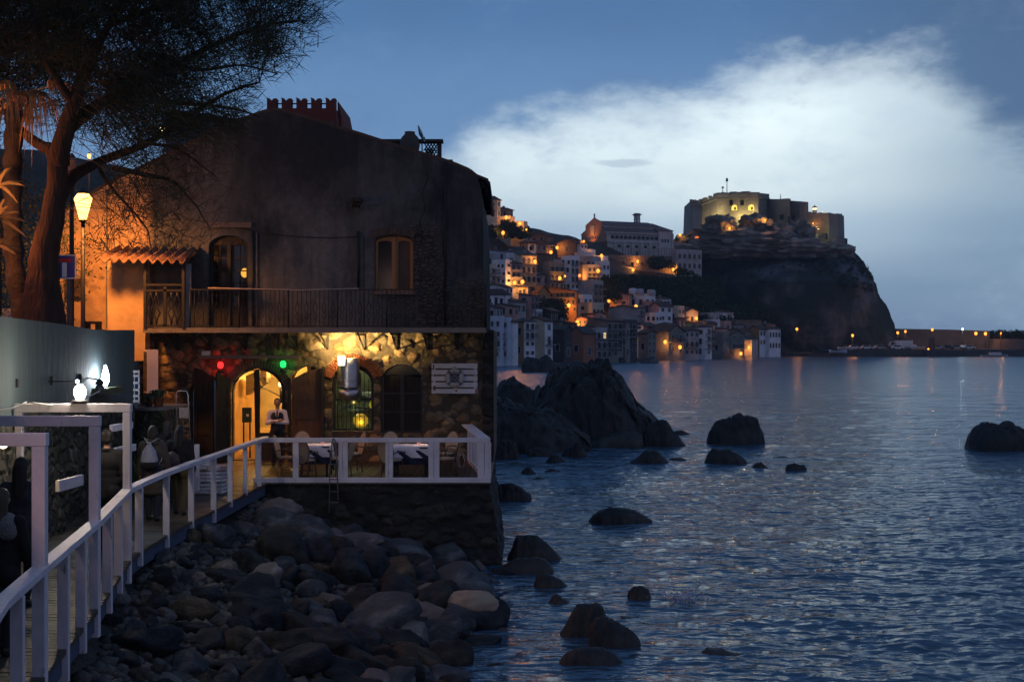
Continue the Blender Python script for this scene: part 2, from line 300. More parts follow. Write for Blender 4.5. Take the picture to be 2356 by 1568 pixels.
# ---------------- sea: a real wave surface, finer towards the shore
def make_sea():
    vr = np.concatenate([np.linspace(3600, 1750, 60), np.linspace(1740, 1202, 330), np.linspace(1200, 830, 470), np.linspace(828, 790, 40), [788, 786.5, 785.6]])
    D = FX * CZ / (vr - 784)
    u = np.concatenate([np.linspace(-3000, 900, 60), np.linspace(905, 2500, 560), np.linspace(2520, 7000, 90)])
    X = (u[None, :] - 1178) / FX * D[:, None]; Y = np.repeat(D[:, None], len(u), 1)
    dD = np.gradient(D)[:, None]; res = np.abs(dD)
    Zw = np.zeros_like(X); r = np.random.default_rng(11)
    for i in range(110):
        lam = math.exp(r.uniform(math.log(.28), math.log(7.5))); th = r.normal(math.pi / 2 + .15, .85); k = 2 * math.pi / lam
        amp = .0062 * lam * r.uniform(.5, 1.3) / (1 + lam * .95); ph = r.uniform(0, 6.28)
        w = np.clip(lam / (res * 2.2) - .5, 0, 1)
        a = k * (X * math.cos(th) + Y * math.sin(th)) + ph
        Zw += amp * w * (np.sin(a) + .25 * np.sin(2 * a + .6))
    # patches of livelier and calmer water
    pat = .75 + .35 * np.sin(X * .11 + 1.3 * np.sin(Y * .07)) * np.sin(Y * .09 + .8 * np.sin(X * .13 + 2))
    calm = np.clip((X + 1.0) / 6, .3, 1) ; calm = np.where(Y < 32, calm, np.clip((X + 4) / 8, .45, 1)); Zw *= calm * pat
    v = np.stack([X, Y, Zw], -1).reshape(-1, 3); a, b = X.shape; i = np.arange(a - 1)[:, None] * b + np.arange(b - 1)[None, :]
    f = np.stack([i, i + 1, i + b + 1, i + b], -1).reshape(-1, 4)
    m = bpy.data.materials.new('sea_water'); m.use_nodes = True; t = m.node_tree; p = t.nodes['Principled BSDF']
    p.inputs['Base Color'].default_value = (.034, .082, .142, 1); p.inputs['Roughness'].default_value = .07; p.inputs['IOR'].default_value = 1.5
    tcn = t.nodes.new('ShaderNodeTexCoord'); hs = None
    for sc, st, w in ((1.1, (.6, 1, 1), .6), (3.6, (.55, 1, 1), .42), (.16, (.7, 1, 1), 1.4), (9, (.6, 1, 1), .14)):
        mp = t.nodes.new('ShaderNodeMapping'); mp.inputs[3].default_value = st; mp.inputs[2].default_value = (0, 0, .2); t.links.new(tcn.outputs['Object'], mp.inputs[0])
        n = t.nodes.new('ShaderNodeTexNoise'); n.inputs['Scale'].default_value = sc; n.inputs['Detail'].default_value = 3; t.links.new(mp.outputs[0], n.inputs['Vector'])
        q = t.nodes.new('ShaderNodeMath'); q.operation = 'MULTIPLY_ADD'; q.inputs[1].default_value = w; t.links.new(n.outputs[0], q.inputs[0])
        if hs: t.links.new(hs, q.inputs[2])
        else: q.inputs[2].default_value = 0
        hs = q.outputs[0]
    bp = t.nodes.new('ShaderNodeBump'); bp.inputs['Strength'].default_value = 1; bp.inputs['Distance'].default_value = .16; t.links.new(hs, bp.inputs['Height']); t.links.new(bp.outputs[0], p.inputs['Normal'])
    ge = t.nodes.new('ShaderNodeNewGeometry'); sx = t.nodes.new('ShaderNodeSeparateXYZ'); t.links.new(ge.outputs['Position'], sx.inputs[0]); mr = t.nodes.new('ShaderNodeMapRange'); mr.inputs[1].default_value = 30; mr.inputs[2].default_value = 260; mr.inputs[3].default_value = .10; mr.inputs[4].default_value = .26; t.links.new(sx.outputs[1], mr.inputs[0]); t.links.new(mr.outputs[0], p.inputs['Roughness'])
    mp = t.nodes.new('ShaderNodeMapping'); mp.inputs[3].default_value = (.45, 1, 1); t.links.new(tcn.outputs['Object'], mp.inputs[0]); n = t.nodes.new('ShaderNodeTexNoise'); n.inputs['Scale'].default_value = .09; n.inputs['Detail'].default_value = 6; n.inputs['Roughness'].default_value = .75; t.links.new(mp.outputs[0], n.inputs['Vector'])
    b2 = t.nodes.new('ShaderNodeBump'); b2.inputs['Strength'].default_value = 1; b2.inputs['Distance'].default_value = 1.1; t.links.new(n.outputs[0], b2.inputs['Height']); t.links.new(b2.outputs[0], bp.inputs['Normal'])
    npmesh('sea', v, f, m, kind='structure')
make_sea()
mb = MB(); mb.add([(-6000, -200, -.6), (6000, -200, -.6), (6000, 6500, -.6), (-6000, 6500, -.6)], [(0, 1, 2, 3)]); mb.build('seabed', mat('wet_sand', (.03, .035, .045), .5), kind='structure', local=True)
# ---------------- near shore: beach, road terrace, land under the house
ROCKC = (.055, .055, .058)
m_beach = mat('shingle', (.022, .022, .024), .8, col2=(.06, .055, .052), vs=6, bump=.8, bs=12)
def beach_h(x, y):
    t = max(0, min(1.25, (-x - .1) / 5.6)); return -.35 + 1.75 * t + .12 * math.sin(y * .9 + x)
def grid(name, x0, x1, nx, y0, y1, ny, h, m, **k):
    v = [(x0 + (x1 - x0) * i / nx, y0 + (y1 - y0) * j / ny) for j in range(ny + 1) for i in range(nx + 1)]; v = [(x, y, h(x, y)) for x, y in v]
    f = [(j * (nx + 1) + i, j * (nx + 1) + i + 1, (j + 1) * (nx + 1) + i + 1, (j + 1) * (nx + 1) + i) for j in range(ny) for i in range(nx)]
    return npmesh(name, v, f, m, **k)
grid('beach', -8, 1.2, 60, 2, 31, 160, lambda x, y: beach_h(x, y) + .05 * noise.noise(Vector((x * 2, y * 2, 0))), m_beach, kind='structure')
# retaining wall line (x, y, top z) above the walkway, from behind the camera to its far end
WL = [(-3.9, 2, 5.75), (-4.5, 6, 5.7), (-5.6, 10, 5.62), (-6.35, 14, 5.56), (-7.0, 17.0, 5.50), (-7.50, 19.8, 5.47), (-7.72, 22.4, 5.42), (-7.93, 24.6, 5.35), (-7.99, 26.2, 5.345), (-7.96, 27.5, 5.36)]
m_road = mat('road_asphalt', (.045, .043, .042), .85, vs=8)
mb = MB(); pts = [(x - .2, y) for x, y, z in WL]
mb.prism([(-60, 0)] + pts + [(-8.5, 27.8), (-10.45, 34.9), (-60, 34.9)], 3.6, 4.55); mb.build('road', m_road, kind='structure')
# ---------------- walkway deck and terrace floor
RAIL = [(-3.2, 6.6), (-4.32, 11.0), (-4.55, 12.4), (-5.10, 16.0), (-5.72, 19.4), (-5.79, 20.3), (-5.83, 21.7), (-5.82, 23.5), (-5.75, 26), (-5.72, 28.0), (-5.66, 29.9)]
DZ = 1.88
m_deck = mat('deck_boards', (.045, .038, .03), .4, col2=(.10, .08, .055), vs=2.2, bump=.5, bs=5, stretch=(1, 9, 1))
mb = MB(); n = 100
def railx(y):
    for (xa, ya), (xb, yb) in zip(RAIL, RAIL[1:]):
        if ya <= y <= yb: return xa + (xb - xa) * (y - ya) / (yb - ya)
    return RAIL[0][0] if y < RAIL[0][1] else RAIL[-1][0]
def wallx(y):
    for (xa, ya, _), (xb, yb, _) in zip(WL, WL[1:]):
        if ya <= y <= yb: return xa + (xb - xa) * (y - ya) / (yb - ya)
    return WL[0][0] if y < 2 else -8.0
y = 3.0
while y < 29.95:                      # boards laid across the walk
    y2 = y + .142; xa, xb = railx(y + .07) + .05, wallx(y + .07) - .1
    if y > 27.5: xb = -9.2
    dz = .004 * math.sin(y * 37)
    mb.bb(xb, xa, y, y2 - .012, DZ - .05, DZ + dz); y = y2
mb.build('walkway', m_deck, kind='structure')
m_blue = mat('faded_blue_paint', (.04, .06, .11), .7, col2=(.07, .09, .15), vs=5)
mb = MB()
for (xa, ya), (xb, yb) in zip(RAIL, RAIL[1:]): mb.beam((xa - .02, ya, DZ - .17), (xb - .02, yb, DZ - .17), .05, .22)
mb.build('deck_edge_board', m_blue, label='faded blue edge board running along the side of the wooden walkway', cat='edge board')
m_floor = mat('terrace_boards', (.03, .025, .02), .4, col2=(.06, .048, .036), vs=2, bump=.4, bs=4, stretch=(9, 1, 1))
mb = MB(); x = -9.3
while x < -.62:
    xb = x + .14; yend = 36.2; mb.bb(x, xb - .012, 29.95, yend, DZ - .05, DZ + .003 * math.sin(x * 31)); x = xb
mb.build('terrace_floor', m_floor, kind='structure')
# masonry block that carries the terrace
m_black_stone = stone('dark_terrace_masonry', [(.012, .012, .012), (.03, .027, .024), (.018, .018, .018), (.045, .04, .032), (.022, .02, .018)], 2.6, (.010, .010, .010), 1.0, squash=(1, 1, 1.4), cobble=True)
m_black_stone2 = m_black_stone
def rough_block(name, mat_, x0, x1, y0, y1, z0, z1, batter, amp=.06, **k):
    # front and right faces as displaced grids so the masonry edge is uneven
    vs = []; fs = []
    def face(P, nu, nv):
        b = len(vs)
        for j in range(nv + 1):
            for i in range(nu + 1): vs.append(P(i / nu, j / nv))
        for j in range(nv):
            for i in range(nu): q = b + j * (nu + 1) + i; fs.append((q, q + 1, q + nu + 2, q + nu + 1))
    def dsp(p):
        c = noise.voronoi(Vector((p[0] * 2.4, p[1] * 2.4, p[2] * 3.2)))[0]; e = c[1] - c[0]
        return min(e * 1.6, .9) * amp + fbm(Vector(p) * 1.1) * amp * .8
    def fr(u, v):
        x = x0 + (x1 + batter * (1 - v) - x0) * u; z = z0 + (z1 - z0) * v; y = y0 - batter * .7 * (1 - v); d = dsp((x, y, z)) * (1 if v < .99 else 0)
        return (x + d * (u > .99), y - d, z)
    def rt(u, v):
        y = y0 - batter * .7 * (1 - v) + (y1 - y0) * u; z = z0 + (z1 - z0) * v; x = x1 + batter * (1 - v); d = dsp((x, y, z)) * (1 if v < .99 else 0)
        return (x + d, y - (d if u < .01 else 0), z)
    face(fr, int((x1 - x0) / .07), int((z1 - z0) / .07)); face(rt, int((y1 - y0) / .12), int((z1 - z0) / .07))
    b = len(vs); vs.extend([(x0, y0, z1), (x1, y0, z1), (x1, y1, z1), (x0, y1, z1)]); fs.append((b, b + 1, b + 2, b + 3))
    return npmesh(name, vs, fs, mat_, **k)
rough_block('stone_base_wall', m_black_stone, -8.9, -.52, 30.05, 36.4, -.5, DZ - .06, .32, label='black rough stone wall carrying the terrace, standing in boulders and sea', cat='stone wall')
mb = MB(); mb.bb(-60, -1.2, 36.5, 90, -1, 1.8); mb.bb(-60, -7.9, 27.4, 36.5, -1, 1.80); mb.build('ground', m_beach, kind='structure')
# ---------------- village hillside
T0 = Vector((-2.7, 285)); TA = Vector((.503, .864)); TN = Vector((.864, -.503)); TK = .70
def terr_s(s, c=0):
    z = 2 + TK * s
    cap = 40 - .03 * abs(c - 120) if c > -50 else 40
    return z if z < cap else cap + .04 * (z - cap)
def onhill(u, v):                       # where the ray through (u, v) meets the hillside
    uu = (u - 1178) / FX; ww = (784 - v) / FX; k = TK
    return (-3.13 + 0 + 144.8 * k + 0) / (k * (.5 - .86 * uu) - ww) if False else (3.13 * -1 + 144.8 * k + 6.26 * 0) / (k * (.5 - .86 * uu) - ww)
m_hill = mat('hill_scrub_ground', (.018, .024, .016), .95, col2=(.05, .048, .038), vs=.12, bump=.8, bs=.6)
vs = []; fs = []; NS, NC = 60, 90
for j in range(NS + 1):
    for i in range(NC + 1):
        s = -6 + 190 * (j / NS) ** 1.2; c = -140 + 420 * i / NC
        p = T0 + TA * c - TN * s; z = terr_s(s, c) if s > 0 else 2 + s * 1.2
        if c > 205: z -= (c - 205) * .4
        z += 1.2 * fbm(Vector((p.x * .05, p.y * .05, 3))) if s > 2 else .5 * fbm(Vector((p.x * .3, p.y * .3, 3)))
        vs.append((p.x, p.y, z))
for j in range(NS):
    for i in range(NC): q = j * (NC + 1) + i; fs.append((q, q + 1, q + NC + 2, q + NC + 1))
npmesh('hillside', vs, fs, m_hill, kind='structure')
# ---------------- castle rock
edgeR = [(540, 1940), (561, 1958), (583, 1989), (607, 2004), (634, 2016), (678, 2027), (700, 2040), (717, 2049), (760, 2062), (800, 2068), (824, 2072)]
edgeL = [(540, 1590), (548, 1585), (600, 1575), (650, 1560), (700, 1540), (760, 1600), (824, 1760)]
def lerp(tab, v):
    if v <= tab[0][0]: return tab[0][1]
    for (a, b), (c, d) in zip(tab, tab[1:]):
        if v <= c: return b + (d - b) * (v - a) / (c - a)
    return tab[-1][1]
m_rock = bpy.data.materials.new('castle_rock'); m_rock.use_nodes = True
def rockmat(m, dark, pale, green, sc, bump=1.0, dist=1.0, zs=1.0):
    t = m.node_tree; p = t.nodes['Principled BSDF']; p.inputs['Roughness'].default_value = .9; p.inputs['Specular IOR Level'].default_value = .25; tcn = t.nodes.new('ShaderNodeTexCoord')
    mp = t.nodes.new('ShaderNodeMapping'); mp.inputs[3].default_value = (1, 1, zs); t.links.new(tcn.outputs['Object'], mp.inputs[0])
    a = t.nodes.new('ShaderNodeTexNoise'); a.inputs['Scale'].default_value = sc; a.inputs['Detail'].default_value = 8; a.inputs['Roughness'].default_value = .7; t.links.new(mp.outputs[0], a.inputs[0])
    b = t.nodes.new('ShaderNodeTexNoise'); b.inputs['Scale'].default_value = sc * .45; b.inputs['Detail'].default_value = 6; t.links.new(tcn.outputs['Object'], b.inputs[0])
    r1 = t.nodes.new('ShaderNodeValToRGB'); e = r1.color_ramp.elements; e[0].position = .38; e[0].color = (*dark, 1); e[1].position = .66; e[1].color = (*pale, 1); t.links.new(a.outputs[0], r1.inputs[0])
    r2 = t.nodes.new('ShaderNodeValToRGB'); e = r2.color_ramp.elements; e[0].position = .45; e[1].position = .58; t.links.new(b.outputs[0], r2.inputs[0])
    x = t.nodes.new('ShaderNodeMix'); x.data_type = 'RGBA'; t.links.new(r2.outputs[0], x.inputs[0]); x.inputs[6].default_value = (*green, 1); t.links.new(r1.outputs[0], x.inputs[7]); t.links.new(x.outputs[2], p.inputs['Base Color'])
    bp = t.nodes.new('ShaderNodeBump'); bp.inputs['Strength'].default_value = bump; bp.inputs['Distance'].default_value = dist; t.links.new(a.outputs[0], bp.inputs['Height']); t.links.new(bp.outputs[0], p.inputs['Normal'])
rockmat(m_rock, (.028, .042, .052), (.15, .17, .19), (.018, .034, .032), .12, 1, 2, .35)
vs = []; NR, NT = 90, 260
for j in range(NR + 1):
    v = 826 - (826 - 548) * j / NR; z = PZ(v, 500); uL, uR = lerp(edgeL, v), lerp(edgeR, v)
    xl, xr = PX(uL, 488), PX(uR, 482); xc, a = (xl + xr) / 2, (xr - xl) / 2; dep = 46 if v > 660 else 46 - (660 - v) * .31
    for i in range(NT):
        th = 2 * math.pi * i / NT; cx, sy = math.cos(th), math.sin(th); pw = .72
        x = xc + a * math.copysign(abs(cx) ** pw, cx); y = 500 - dep * math.copysign(abs(sy) ** pw, sy) + 8 * (x - xc) / a * -.5
        p = Vector((x, y, z)); nv = Vector((cx, -sy, 0)); q = Vector((x * .06, y * .06, z * .025))
        d = 3.4 * fbm(q, 6) + 1.4 * fbm(q * 4.3, 4) + .6 * abs(noise.noise(Vector((x * .35, y * .35, z * .06))))
        if cx > .55: d = d * .55
        d *= .35 + .65 * min(1, max(0, (v - 552) / 90))
        vs.append(tuple(p + nv * (d - 1.2)))
fs = [(j * NT + i, j * NT + (i + 1) % NT, (j + 1) * NT + (i + 1) % NT, (j + 1) * NT + i) for j in range(NR) for i in range(NT)]
b = len(vs); zt = PZ(546, 500)
ring = NR * NT; vs.append((PX(1750, 500), 500, zt)); fs += [(ring + i, ring + (i + 1) % NT, b, b) for i in range(NT)]
CV = np.array(vs)
rk = npmesh('castle_rock', CV, np.array([f if f[2] != f[3] else (f[0], f[1], f[2], f[0]) for f in fs[:NR * NT]]), m_rock, kind='structure')
mb = MB(); mb.prism([(PX(u, D), D) for u, D in ((1575, 480), (1700, 470), (1900, 475), (1950, 500), (1900, 530), (1600, 530))], zt - 14, zt - .5); mb.build('headland_top', m_rock, kind='structure')
# scrub on the headland and on the banks between houses: tiny leaf clumps, uncountable
def scrub(name, pts, size, n, m, **k):
    P = np.array(pts); c = np.repeat(P[:, :3], n, 0); sz = np.repeat(P[:, 3], n) if P.shape[1] > 3 else np.full(len(c), 1.0)
    o = rng.normal(0, 1, (len(c), 3)); o /= np.linalg.norm(o, axis=1)[:, None]; o *= (rng.random(len(c)) ** .4)[:, None]; c = c + o * sz[:, None] * np.array([1, 1, .8])
    a = rng.normal(0, 1, (len(c), 3)); b_ = rng.normal(0, 1, (len(c), 3)); a *= size / np.linalg.norm(a, axis=1)[:, None]; b_ *= size * .7 / np.linalg.norm(b_, axis=1)[:, None]
    v = np.stack([c - a, c + b_, c + a, c - b_], 1).reshape(-1, 3); f = np.arange(len(v)).reshape(-1, 4)
    return npmesh(name, v, f, m, smooth=False, **k)
m_scrub = mat('scrub_leaves', (.018, .028, .014), .9, col2=(.045, .06, .028), vs=.3, bump=0, spec=.1)
pts = []
for _ in range(2600):
    i = random.randrange(NR * NT); x, y, z = CV[i]
    if y > 505 or fbm(Vector((x * .04, y * .04, z * .05))) < -.08 + .016 * (20 - z) * .3: continue
    pts.append((x, y - .4, z, random.uniform(.6, 1.7)))
scrub('cliff_scrub', pts, .34, 26, m_scrub, kind='stuff', label='dark scrub growing over the steep castle rock', cat='scrub')
# ---------------- castle
m_cas = stone('castle_stone', [(.11, .10, .085), (.16, .145, .12), (.13, .12, .10)], .8, (.09, .085, .075), .6, squash=(1, 1, 1.6))
m_cas2 = mat('castle_render', (.16, .155, .14), .9, col2=(.30, .28, .24), vs=.12, bump=.6, bs=1.2)
castle = thing('castle', (PX(1750, 485), 485, 38), 'ruined stone castle with stepped walls crowning the headland above the sea', 'castle')
def mass(name, pts, base, m=m_cas2, back=22, bat=.04, cap=None):
    # pts: (zoom5 x, top zoom5 y, distance) from left to right, base: zoom5 y of the foot
    mb_ = MB(); top = []; bot = []
    for x, y, D in pts:
        u, v = Z5(x, y); _, vb = Z5(x, base); t = V(u, v, D); bz = PZ(vb, D); top.append(t); bot.append(Vector((t.x, t.y - bat * (t.z - bz), bz)))
    L_ = top[0].copy(); R_ = top[-1].copy(); zt_ = min(p.z for p in top)
    seq = top + [Vector((R_.x - .5, R_.y + back, R_.z)), Vector((L_.x + .5, L_.y + back, L_.z))]
    sb = bot + [Vector((R_.x, R_.y + back, bot[-1].z)), Vector((L_.x, L_.y + back, bot[0].z))]
    n_ = len(seq); mb_.add(seq + sb, [tuple(range(n_))] + [(i, n_ + i, n_ + (i + 1) % n_, (i + 1) % n_) for i in range(n_)])
    return mb_.build(name, m, castle)
mass('west_bastion', [(163, 400, 500), (280, 402, 488)], 740)
mass('main_wall', [(276, 404, 489), (360, 375, 486), (440, 330, 480), (560, 322, 476), (760, 318, 474), (870, 316, 474), (985, 328, 492)], 760)
mass('tower_wall', [(975, 380, 489), (1080, 382, 484), (1180, 374, 481), (1210, 380, 492)], 760)
mass('upper_wall', [(1208, 398, 492), (1300, 404, 487), (1394, 412, 484)], 620)
mass('lower_wall', [(1188, 560, 482), (1300, 585, 478), (1432, 640, 480)], 860)
mass('east_bastion', [(1396, 524, 484), (1500, 528, 481), (1606, 524, 476), (1700, 540, 478), (1766, 556, 487)], 850, bat=.10)
mass('court_wall', [(1300, 520, 492), (1410, 518, 492)], 640)
mass('outer_wall', [(180, 706, 470), (330, 712, 468), (430, 716, 470)], 840)
mb = MB()
for (xa, ya, Da), (xb, yb, Db) in (((163, 440, 500), (276, 440, 488)), ((276, 440, 488), (440, 372, 479)), ((440, 372, 479), (870, 366, 473)), ((870, 366, 473), (985, 376, 491)), ((1188, 642, 480), (1010, 632, 482))):
    mb.beam(V(*Z5(xa, ya), Da - 2), V(*Z5(xb, yb), Db - 2), .5, .45)
mb.build('string_course', mat('castle_pale_stone', (.26, .24, .2), .9), castle)
mb = MB(); random.seed(3)
for xa, ya, Da, xb, yb, Db in ((440, 330, 480, 870, 316, 474), (163, 400, 500, 276, 402, 488), (276, 404, 489, 440, 330, 480), (1396, 524, 484, 1766, 556, 487)):
    n = max(2, int(abs(xb - xa) / 14))
    for i in range(n):
        t = (i + .5) / n
        if random.random() < .45: continue
        p = V(*Z5(xa + (xb - xa) * t, ya + (yb - ya) * t), Da + (Db - Da) * t); MB().box((p.x, p.y + 1, p.z + .1), (random.uniform(.8, 1.8), 1.2, random.uniform(.3, 1.4))).build('parapet_stone', m_cas2, castle)
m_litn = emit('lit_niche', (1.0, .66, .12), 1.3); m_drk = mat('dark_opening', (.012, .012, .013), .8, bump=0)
for x0, x1, y0, y1, D in ((595, 644, 444, 498, 472.6), (768, 824, 440, 498, 471.2)):
    a = arch(PX(Z5(x0), D), PX(Z5(x1), D), PZ(Z5(0, y1)[1], D), PZ(Z5(0, y0)[1], D)); mb = MB().slab(a, D - .9, D + .5); w = mb.build('lit_window', m_litn, castle)
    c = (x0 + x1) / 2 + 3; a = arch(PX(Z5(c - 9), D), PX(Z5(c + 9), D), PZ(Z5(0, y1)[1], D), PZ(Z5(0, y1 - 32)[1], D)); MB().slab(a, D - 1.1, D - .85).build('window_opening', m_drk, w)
a = arch(PX(Z5(208), 467), PX(Z5(244), 467), PZ(Z5(0, 812)[1], 467), PZ(Z5(0, 772)[1], 467), .3); w = MB().slab(a, 466, 469).build('lit_gateway', emit('gate_glow', (1, .2, .03), .9), castle)
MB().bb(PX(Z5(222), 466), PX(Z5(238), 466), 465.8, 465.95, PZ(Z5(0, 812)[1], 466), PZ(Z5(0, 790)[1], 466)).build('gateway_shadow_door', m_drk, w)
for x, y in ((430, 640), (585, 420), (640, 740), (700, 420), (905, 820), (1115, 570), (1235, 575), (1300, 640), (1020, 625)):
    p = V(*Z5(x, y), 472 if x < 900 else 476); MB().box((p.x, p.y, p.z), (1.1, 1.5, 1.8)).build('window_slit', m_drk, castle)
# rocky knoll under the castle walls
def blobrock(name, c, r, m, amp=.2, fr=1.0, sub=4, flat=None, seed=0, **k):
    bm_ = bmesh.new(); bmesh.ops.create_icosphere(bm_, subdivisions=sub, radius=1)
    for q in bm_.verts:
        n_ = q.co.normalized(); s_ = Vector((seed * 3.7, seed * 1.9, seed)); 
        vc = noise.voronoi((n_ * fr * 1.3) + s_)[0]; d_ = 1 + amp * fbm(n_ * fr + s_, 5) + amp * .55 * min(.6, vc[1] - vc[0]) - amp * .2
        q.co = Vector((n_.x * r[0], n_.y * r[1], n_.z * r[2])) * d_
    me = bpy.data.meshes.new(name); bm_.to_mesh(me); bm_.free(); me.polygons.foreach_set('use_smooth', [True] * len(me.polygons)); me.materials.append(m)
    o = bpy.data.objects.new(name, me); COL.objects.link(o); o.location = c; return tag(o, **k)
m_knoll = bpy.data.materials.new('knoll'); m_knoll.use_nodes = True; rockmat(m_knoll, (.10, .105, .10), (.30, .29, .265), (.09, .10, .08), .3, 1, .8)
for x, y, rx, rz, D, s in ((480, 665, 185, 115, 470, 1), (850, 650, 165, 108, 470, 2), (650, 790, 440, 130, 468, 4), (270, 800, 190, 90, 472, 3), (1010, 800, 270, 150, 472, 5), (1340, 800, 150, 190, 474, 6), (1600, 930, 260, 130, 476, 7), (130, 850, 150, 105, 476, 8), (1200, 900, 420, 110, 470, 9), (600, 900, 560, 110, 468, 10)):
    blobrock('rock_outcrop', V(*Z5(x, y), D), (rx / 29, 6, rz / 29), m_knoll, .35, 2.2, 5, seed=s, kind='structure')
# lighthouse, masts
p = V(*Z5(1460, 528), 490); k_ = .0611 * 1.0
lh = thing('lighthouse', p, 'small round white lighthouse with lit lantern on the castle wall', 'lighthouse')
s_ = 490 / FX * .2201
MB().lathe(p + Vector((0, 0, -1)), [(26 * s_, 0), (26 * s_, 1 + 6 * s_), (24 * s_, 1 + 8 * s_), (22 * s_, 1 + 28 * s_), (30 * s_, 1 + 29 * s_), (30 * s_, 1 + 31 * s_)]).build('tower', mat('lighthouse_white', (.5, .5, .5), .6), lh)
MB().lathe(p, [(22 * s_, 31 * s_), (24 * s_, 42 * s_), (22 * s_, 54 * s_)]).build('lantern', emit('lantern_glass', (1, .72, .42), 1.6), lh)
MB().lathe(p, [(30 * s_, 54 * s_), (20 * s_, 66 * s_), (4 * s_, 76 * s_), (1 * s_, 88 * s_)]).build('dome', mat('dome_dark', (.1, .08, .07), .5), lh)
light(lh, p + Vector((0, -2, 44 * s_)), (1, .6, .3), 60, .5)
def mast(x, y0, y1, D, lab, head=True):
    a, b_ = V(*Z5(x, y0), D), V(*Z5(x, y1), D); t = thing('antenna_mast', a, lab, 'antenna'); h = b_.z - a.z
    MB().tube([a, b_], [.16, .10], 6).build('pole', mat('grey_steel', (.12, .12, .12), .5), t)
    if head: MB().tube([b_ - Vector((0, 0, h * .22)), b_ - Vector((0, 0, h * .02))], [.5, .35], 8).build('antenna_head', MC['grey_steel'], t)
mast(543, 325, 160, 484, 'tall antenna mast on the castle roof'); mast(499, 330, 250, 486, 'shorter antenna mast left of the tall one on the castle roof'); mast(1103, 382, 330, 486, 'thin bare mast on the middle castle wall', False)
# ---------------- harbour
m_conc = mat('harbour_concrete', (.07, .07, .07), .9, vs=.4); m_conc2 = mat('breakwater_concrete', (.10, .10, .10), .9, vs=.25, bump=.3, bs=1)
qd = 427
mb = MB(); mb.prism([(PX(Z6(800), 420), 424), (PX(Z6(1500), 427), 427), (PX(Z6(1530), 424), 424), (PX(Z6(2800), 440), 440), (PX(Z6(3000), 520), 520), (PX(Z6(800), 520), 520)], -1, 2.3); mb.build('quay', m_conc, kind='structure')
mb = MB(); mb.prism([(PX(1800, 440), 438), (PX(1860, 425), 427), (PX(1950, 418), 420), (PX(1960, 450), 460), (PX(1790, 470), 480)], -1, 1.2); mb.build('slipway', mat('slip_sand', (.10, .085, .07), .9), kind='structure')
bw = thing('breakwater', V(Z6(1700), 812, 455), 'long dark harbour breakwater wall at the foot of the headland', 'breakwater')
mb = MB(); A = [(Z6(1240, 245), 470), (Z6(1700, 252), 462), (Z6(2062, 264), 456)]
for (a, Da), (b_, Db) in zip(A, A[1:]):
    p, q = V(*a, Da), V(*b_, Db); mb.add([(p.x, p.y, 1.5), (q.x, q.y, 1.5), (q.x, q.y, q.z), (p.x, p.y, p.z), (p.x, p.y + 7, 1.5), (q.x, q.y + 7, 1.5), (q.x, q.y + 7, q.z), (p.x, p.y + 7, p.z)], [(0, 1, 2, 3), (3, 2, 6, 7), (1, 5, 6, 2), (5, 4, 7, 6), (4, 0, 3, 7)])
mb.build('wall', m_conc2, bw)
mb = MB(); p, q = V(*Z6(2100, 332), 448), V(*Z6(2900, 336), 452); mb.add([(p.x, p.y, 1.5), (q.x, q.y, 1.5), q, p, (p.x, p.y + 6, 1.5), (q.x, q.y + 6, 1.5), (q.x, q.y + 6, q.z), (p.x, p.y + 6, p.z)], [(0, 1, 2, 3), (3, 2, 6, 7), (4, 0, 3, 7)])
mb.build('lower_harbour_wall', m_conc2, label='lower concrete wall at the right end of the harbour', cat='wall')
pts = [(PX(Z6(x), 462), 462 + random.uniform(-4, 4), PZ(Z6(0, y)[1], 462), random.uniform(1.2, 2.4)) for x in range(2040, 2560, 7) for y in (300 + random.uniform(-14, 25), 325)]
scrub('harbour_scrub', pts, .5, 45, m_scrub, kind='stuff', label='dark scrub above the wall at the right end of the harbour', cat='scrub')
# low bank of rocks below the village
blk = []
m_wet = bpy.data.materials.new('wet_rock'); m_wet.use_nodes = True; rockmat(m_wet, (.012, .013, .015), (.05, .048, .045), (.018, .019, .02), 1.3, 1, .12)
vs = []; fs = []; n = 260
for i in range(n + 1):
    c = -20 + 215 * i / n
    for j in range(7):
        s = 5 - j * 2.0; z = [3.2, 2.6, 2.1, 1.5, .8, .1, -.6][j]; p = T0 + TA * c - TN * s
        z += .9 * fbm(Vector((c * .35, s * .3, 1)), 4); q = 1.2 * fbm(Vector((c * .2, 7, s * .2)), 4); vs.append((p.x + TN.x * q, p.y + TN.y * q, z))
for i in range(n):
    for j in range(6): a = i * 7 + j; fs.append((a, a + 1, a + 8, a + 7))
npmesh('rocky_shore', vs, fs, m_wet, kind='structure')
# ============================================================ VILLAGE
def wm_(n, c, v=.22, **k): return mat('wall_' + n, c, .9, v, vs=.35, bump=.25, bs=1.5, **k)
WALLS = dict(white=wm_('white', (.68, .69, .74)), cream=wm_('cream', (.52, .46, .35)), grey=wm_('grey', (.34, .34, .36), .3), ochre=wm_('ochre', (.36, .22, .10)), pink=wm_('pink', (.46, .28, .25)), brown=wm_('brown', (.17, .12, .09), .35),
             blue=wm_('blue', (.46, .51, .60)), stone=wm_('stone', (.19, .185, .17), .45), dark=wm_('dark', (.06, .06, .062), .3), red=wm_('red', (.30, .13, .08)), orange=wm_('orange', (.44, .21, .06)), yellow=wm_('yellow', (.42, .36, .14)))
m_tile = mat('roof_tiles', (.045, .032, .028), .9, col2=(.11, .07, .055), vs=1.2, bump=1, bs=2.5, stretch=(1, 1, 3)); m_tile2 = mat('grey_roof_tiles', (.04, .04, .042), .9, col2=(.09, .085, .08), vs=1.2, bump=1, bs=2.5)
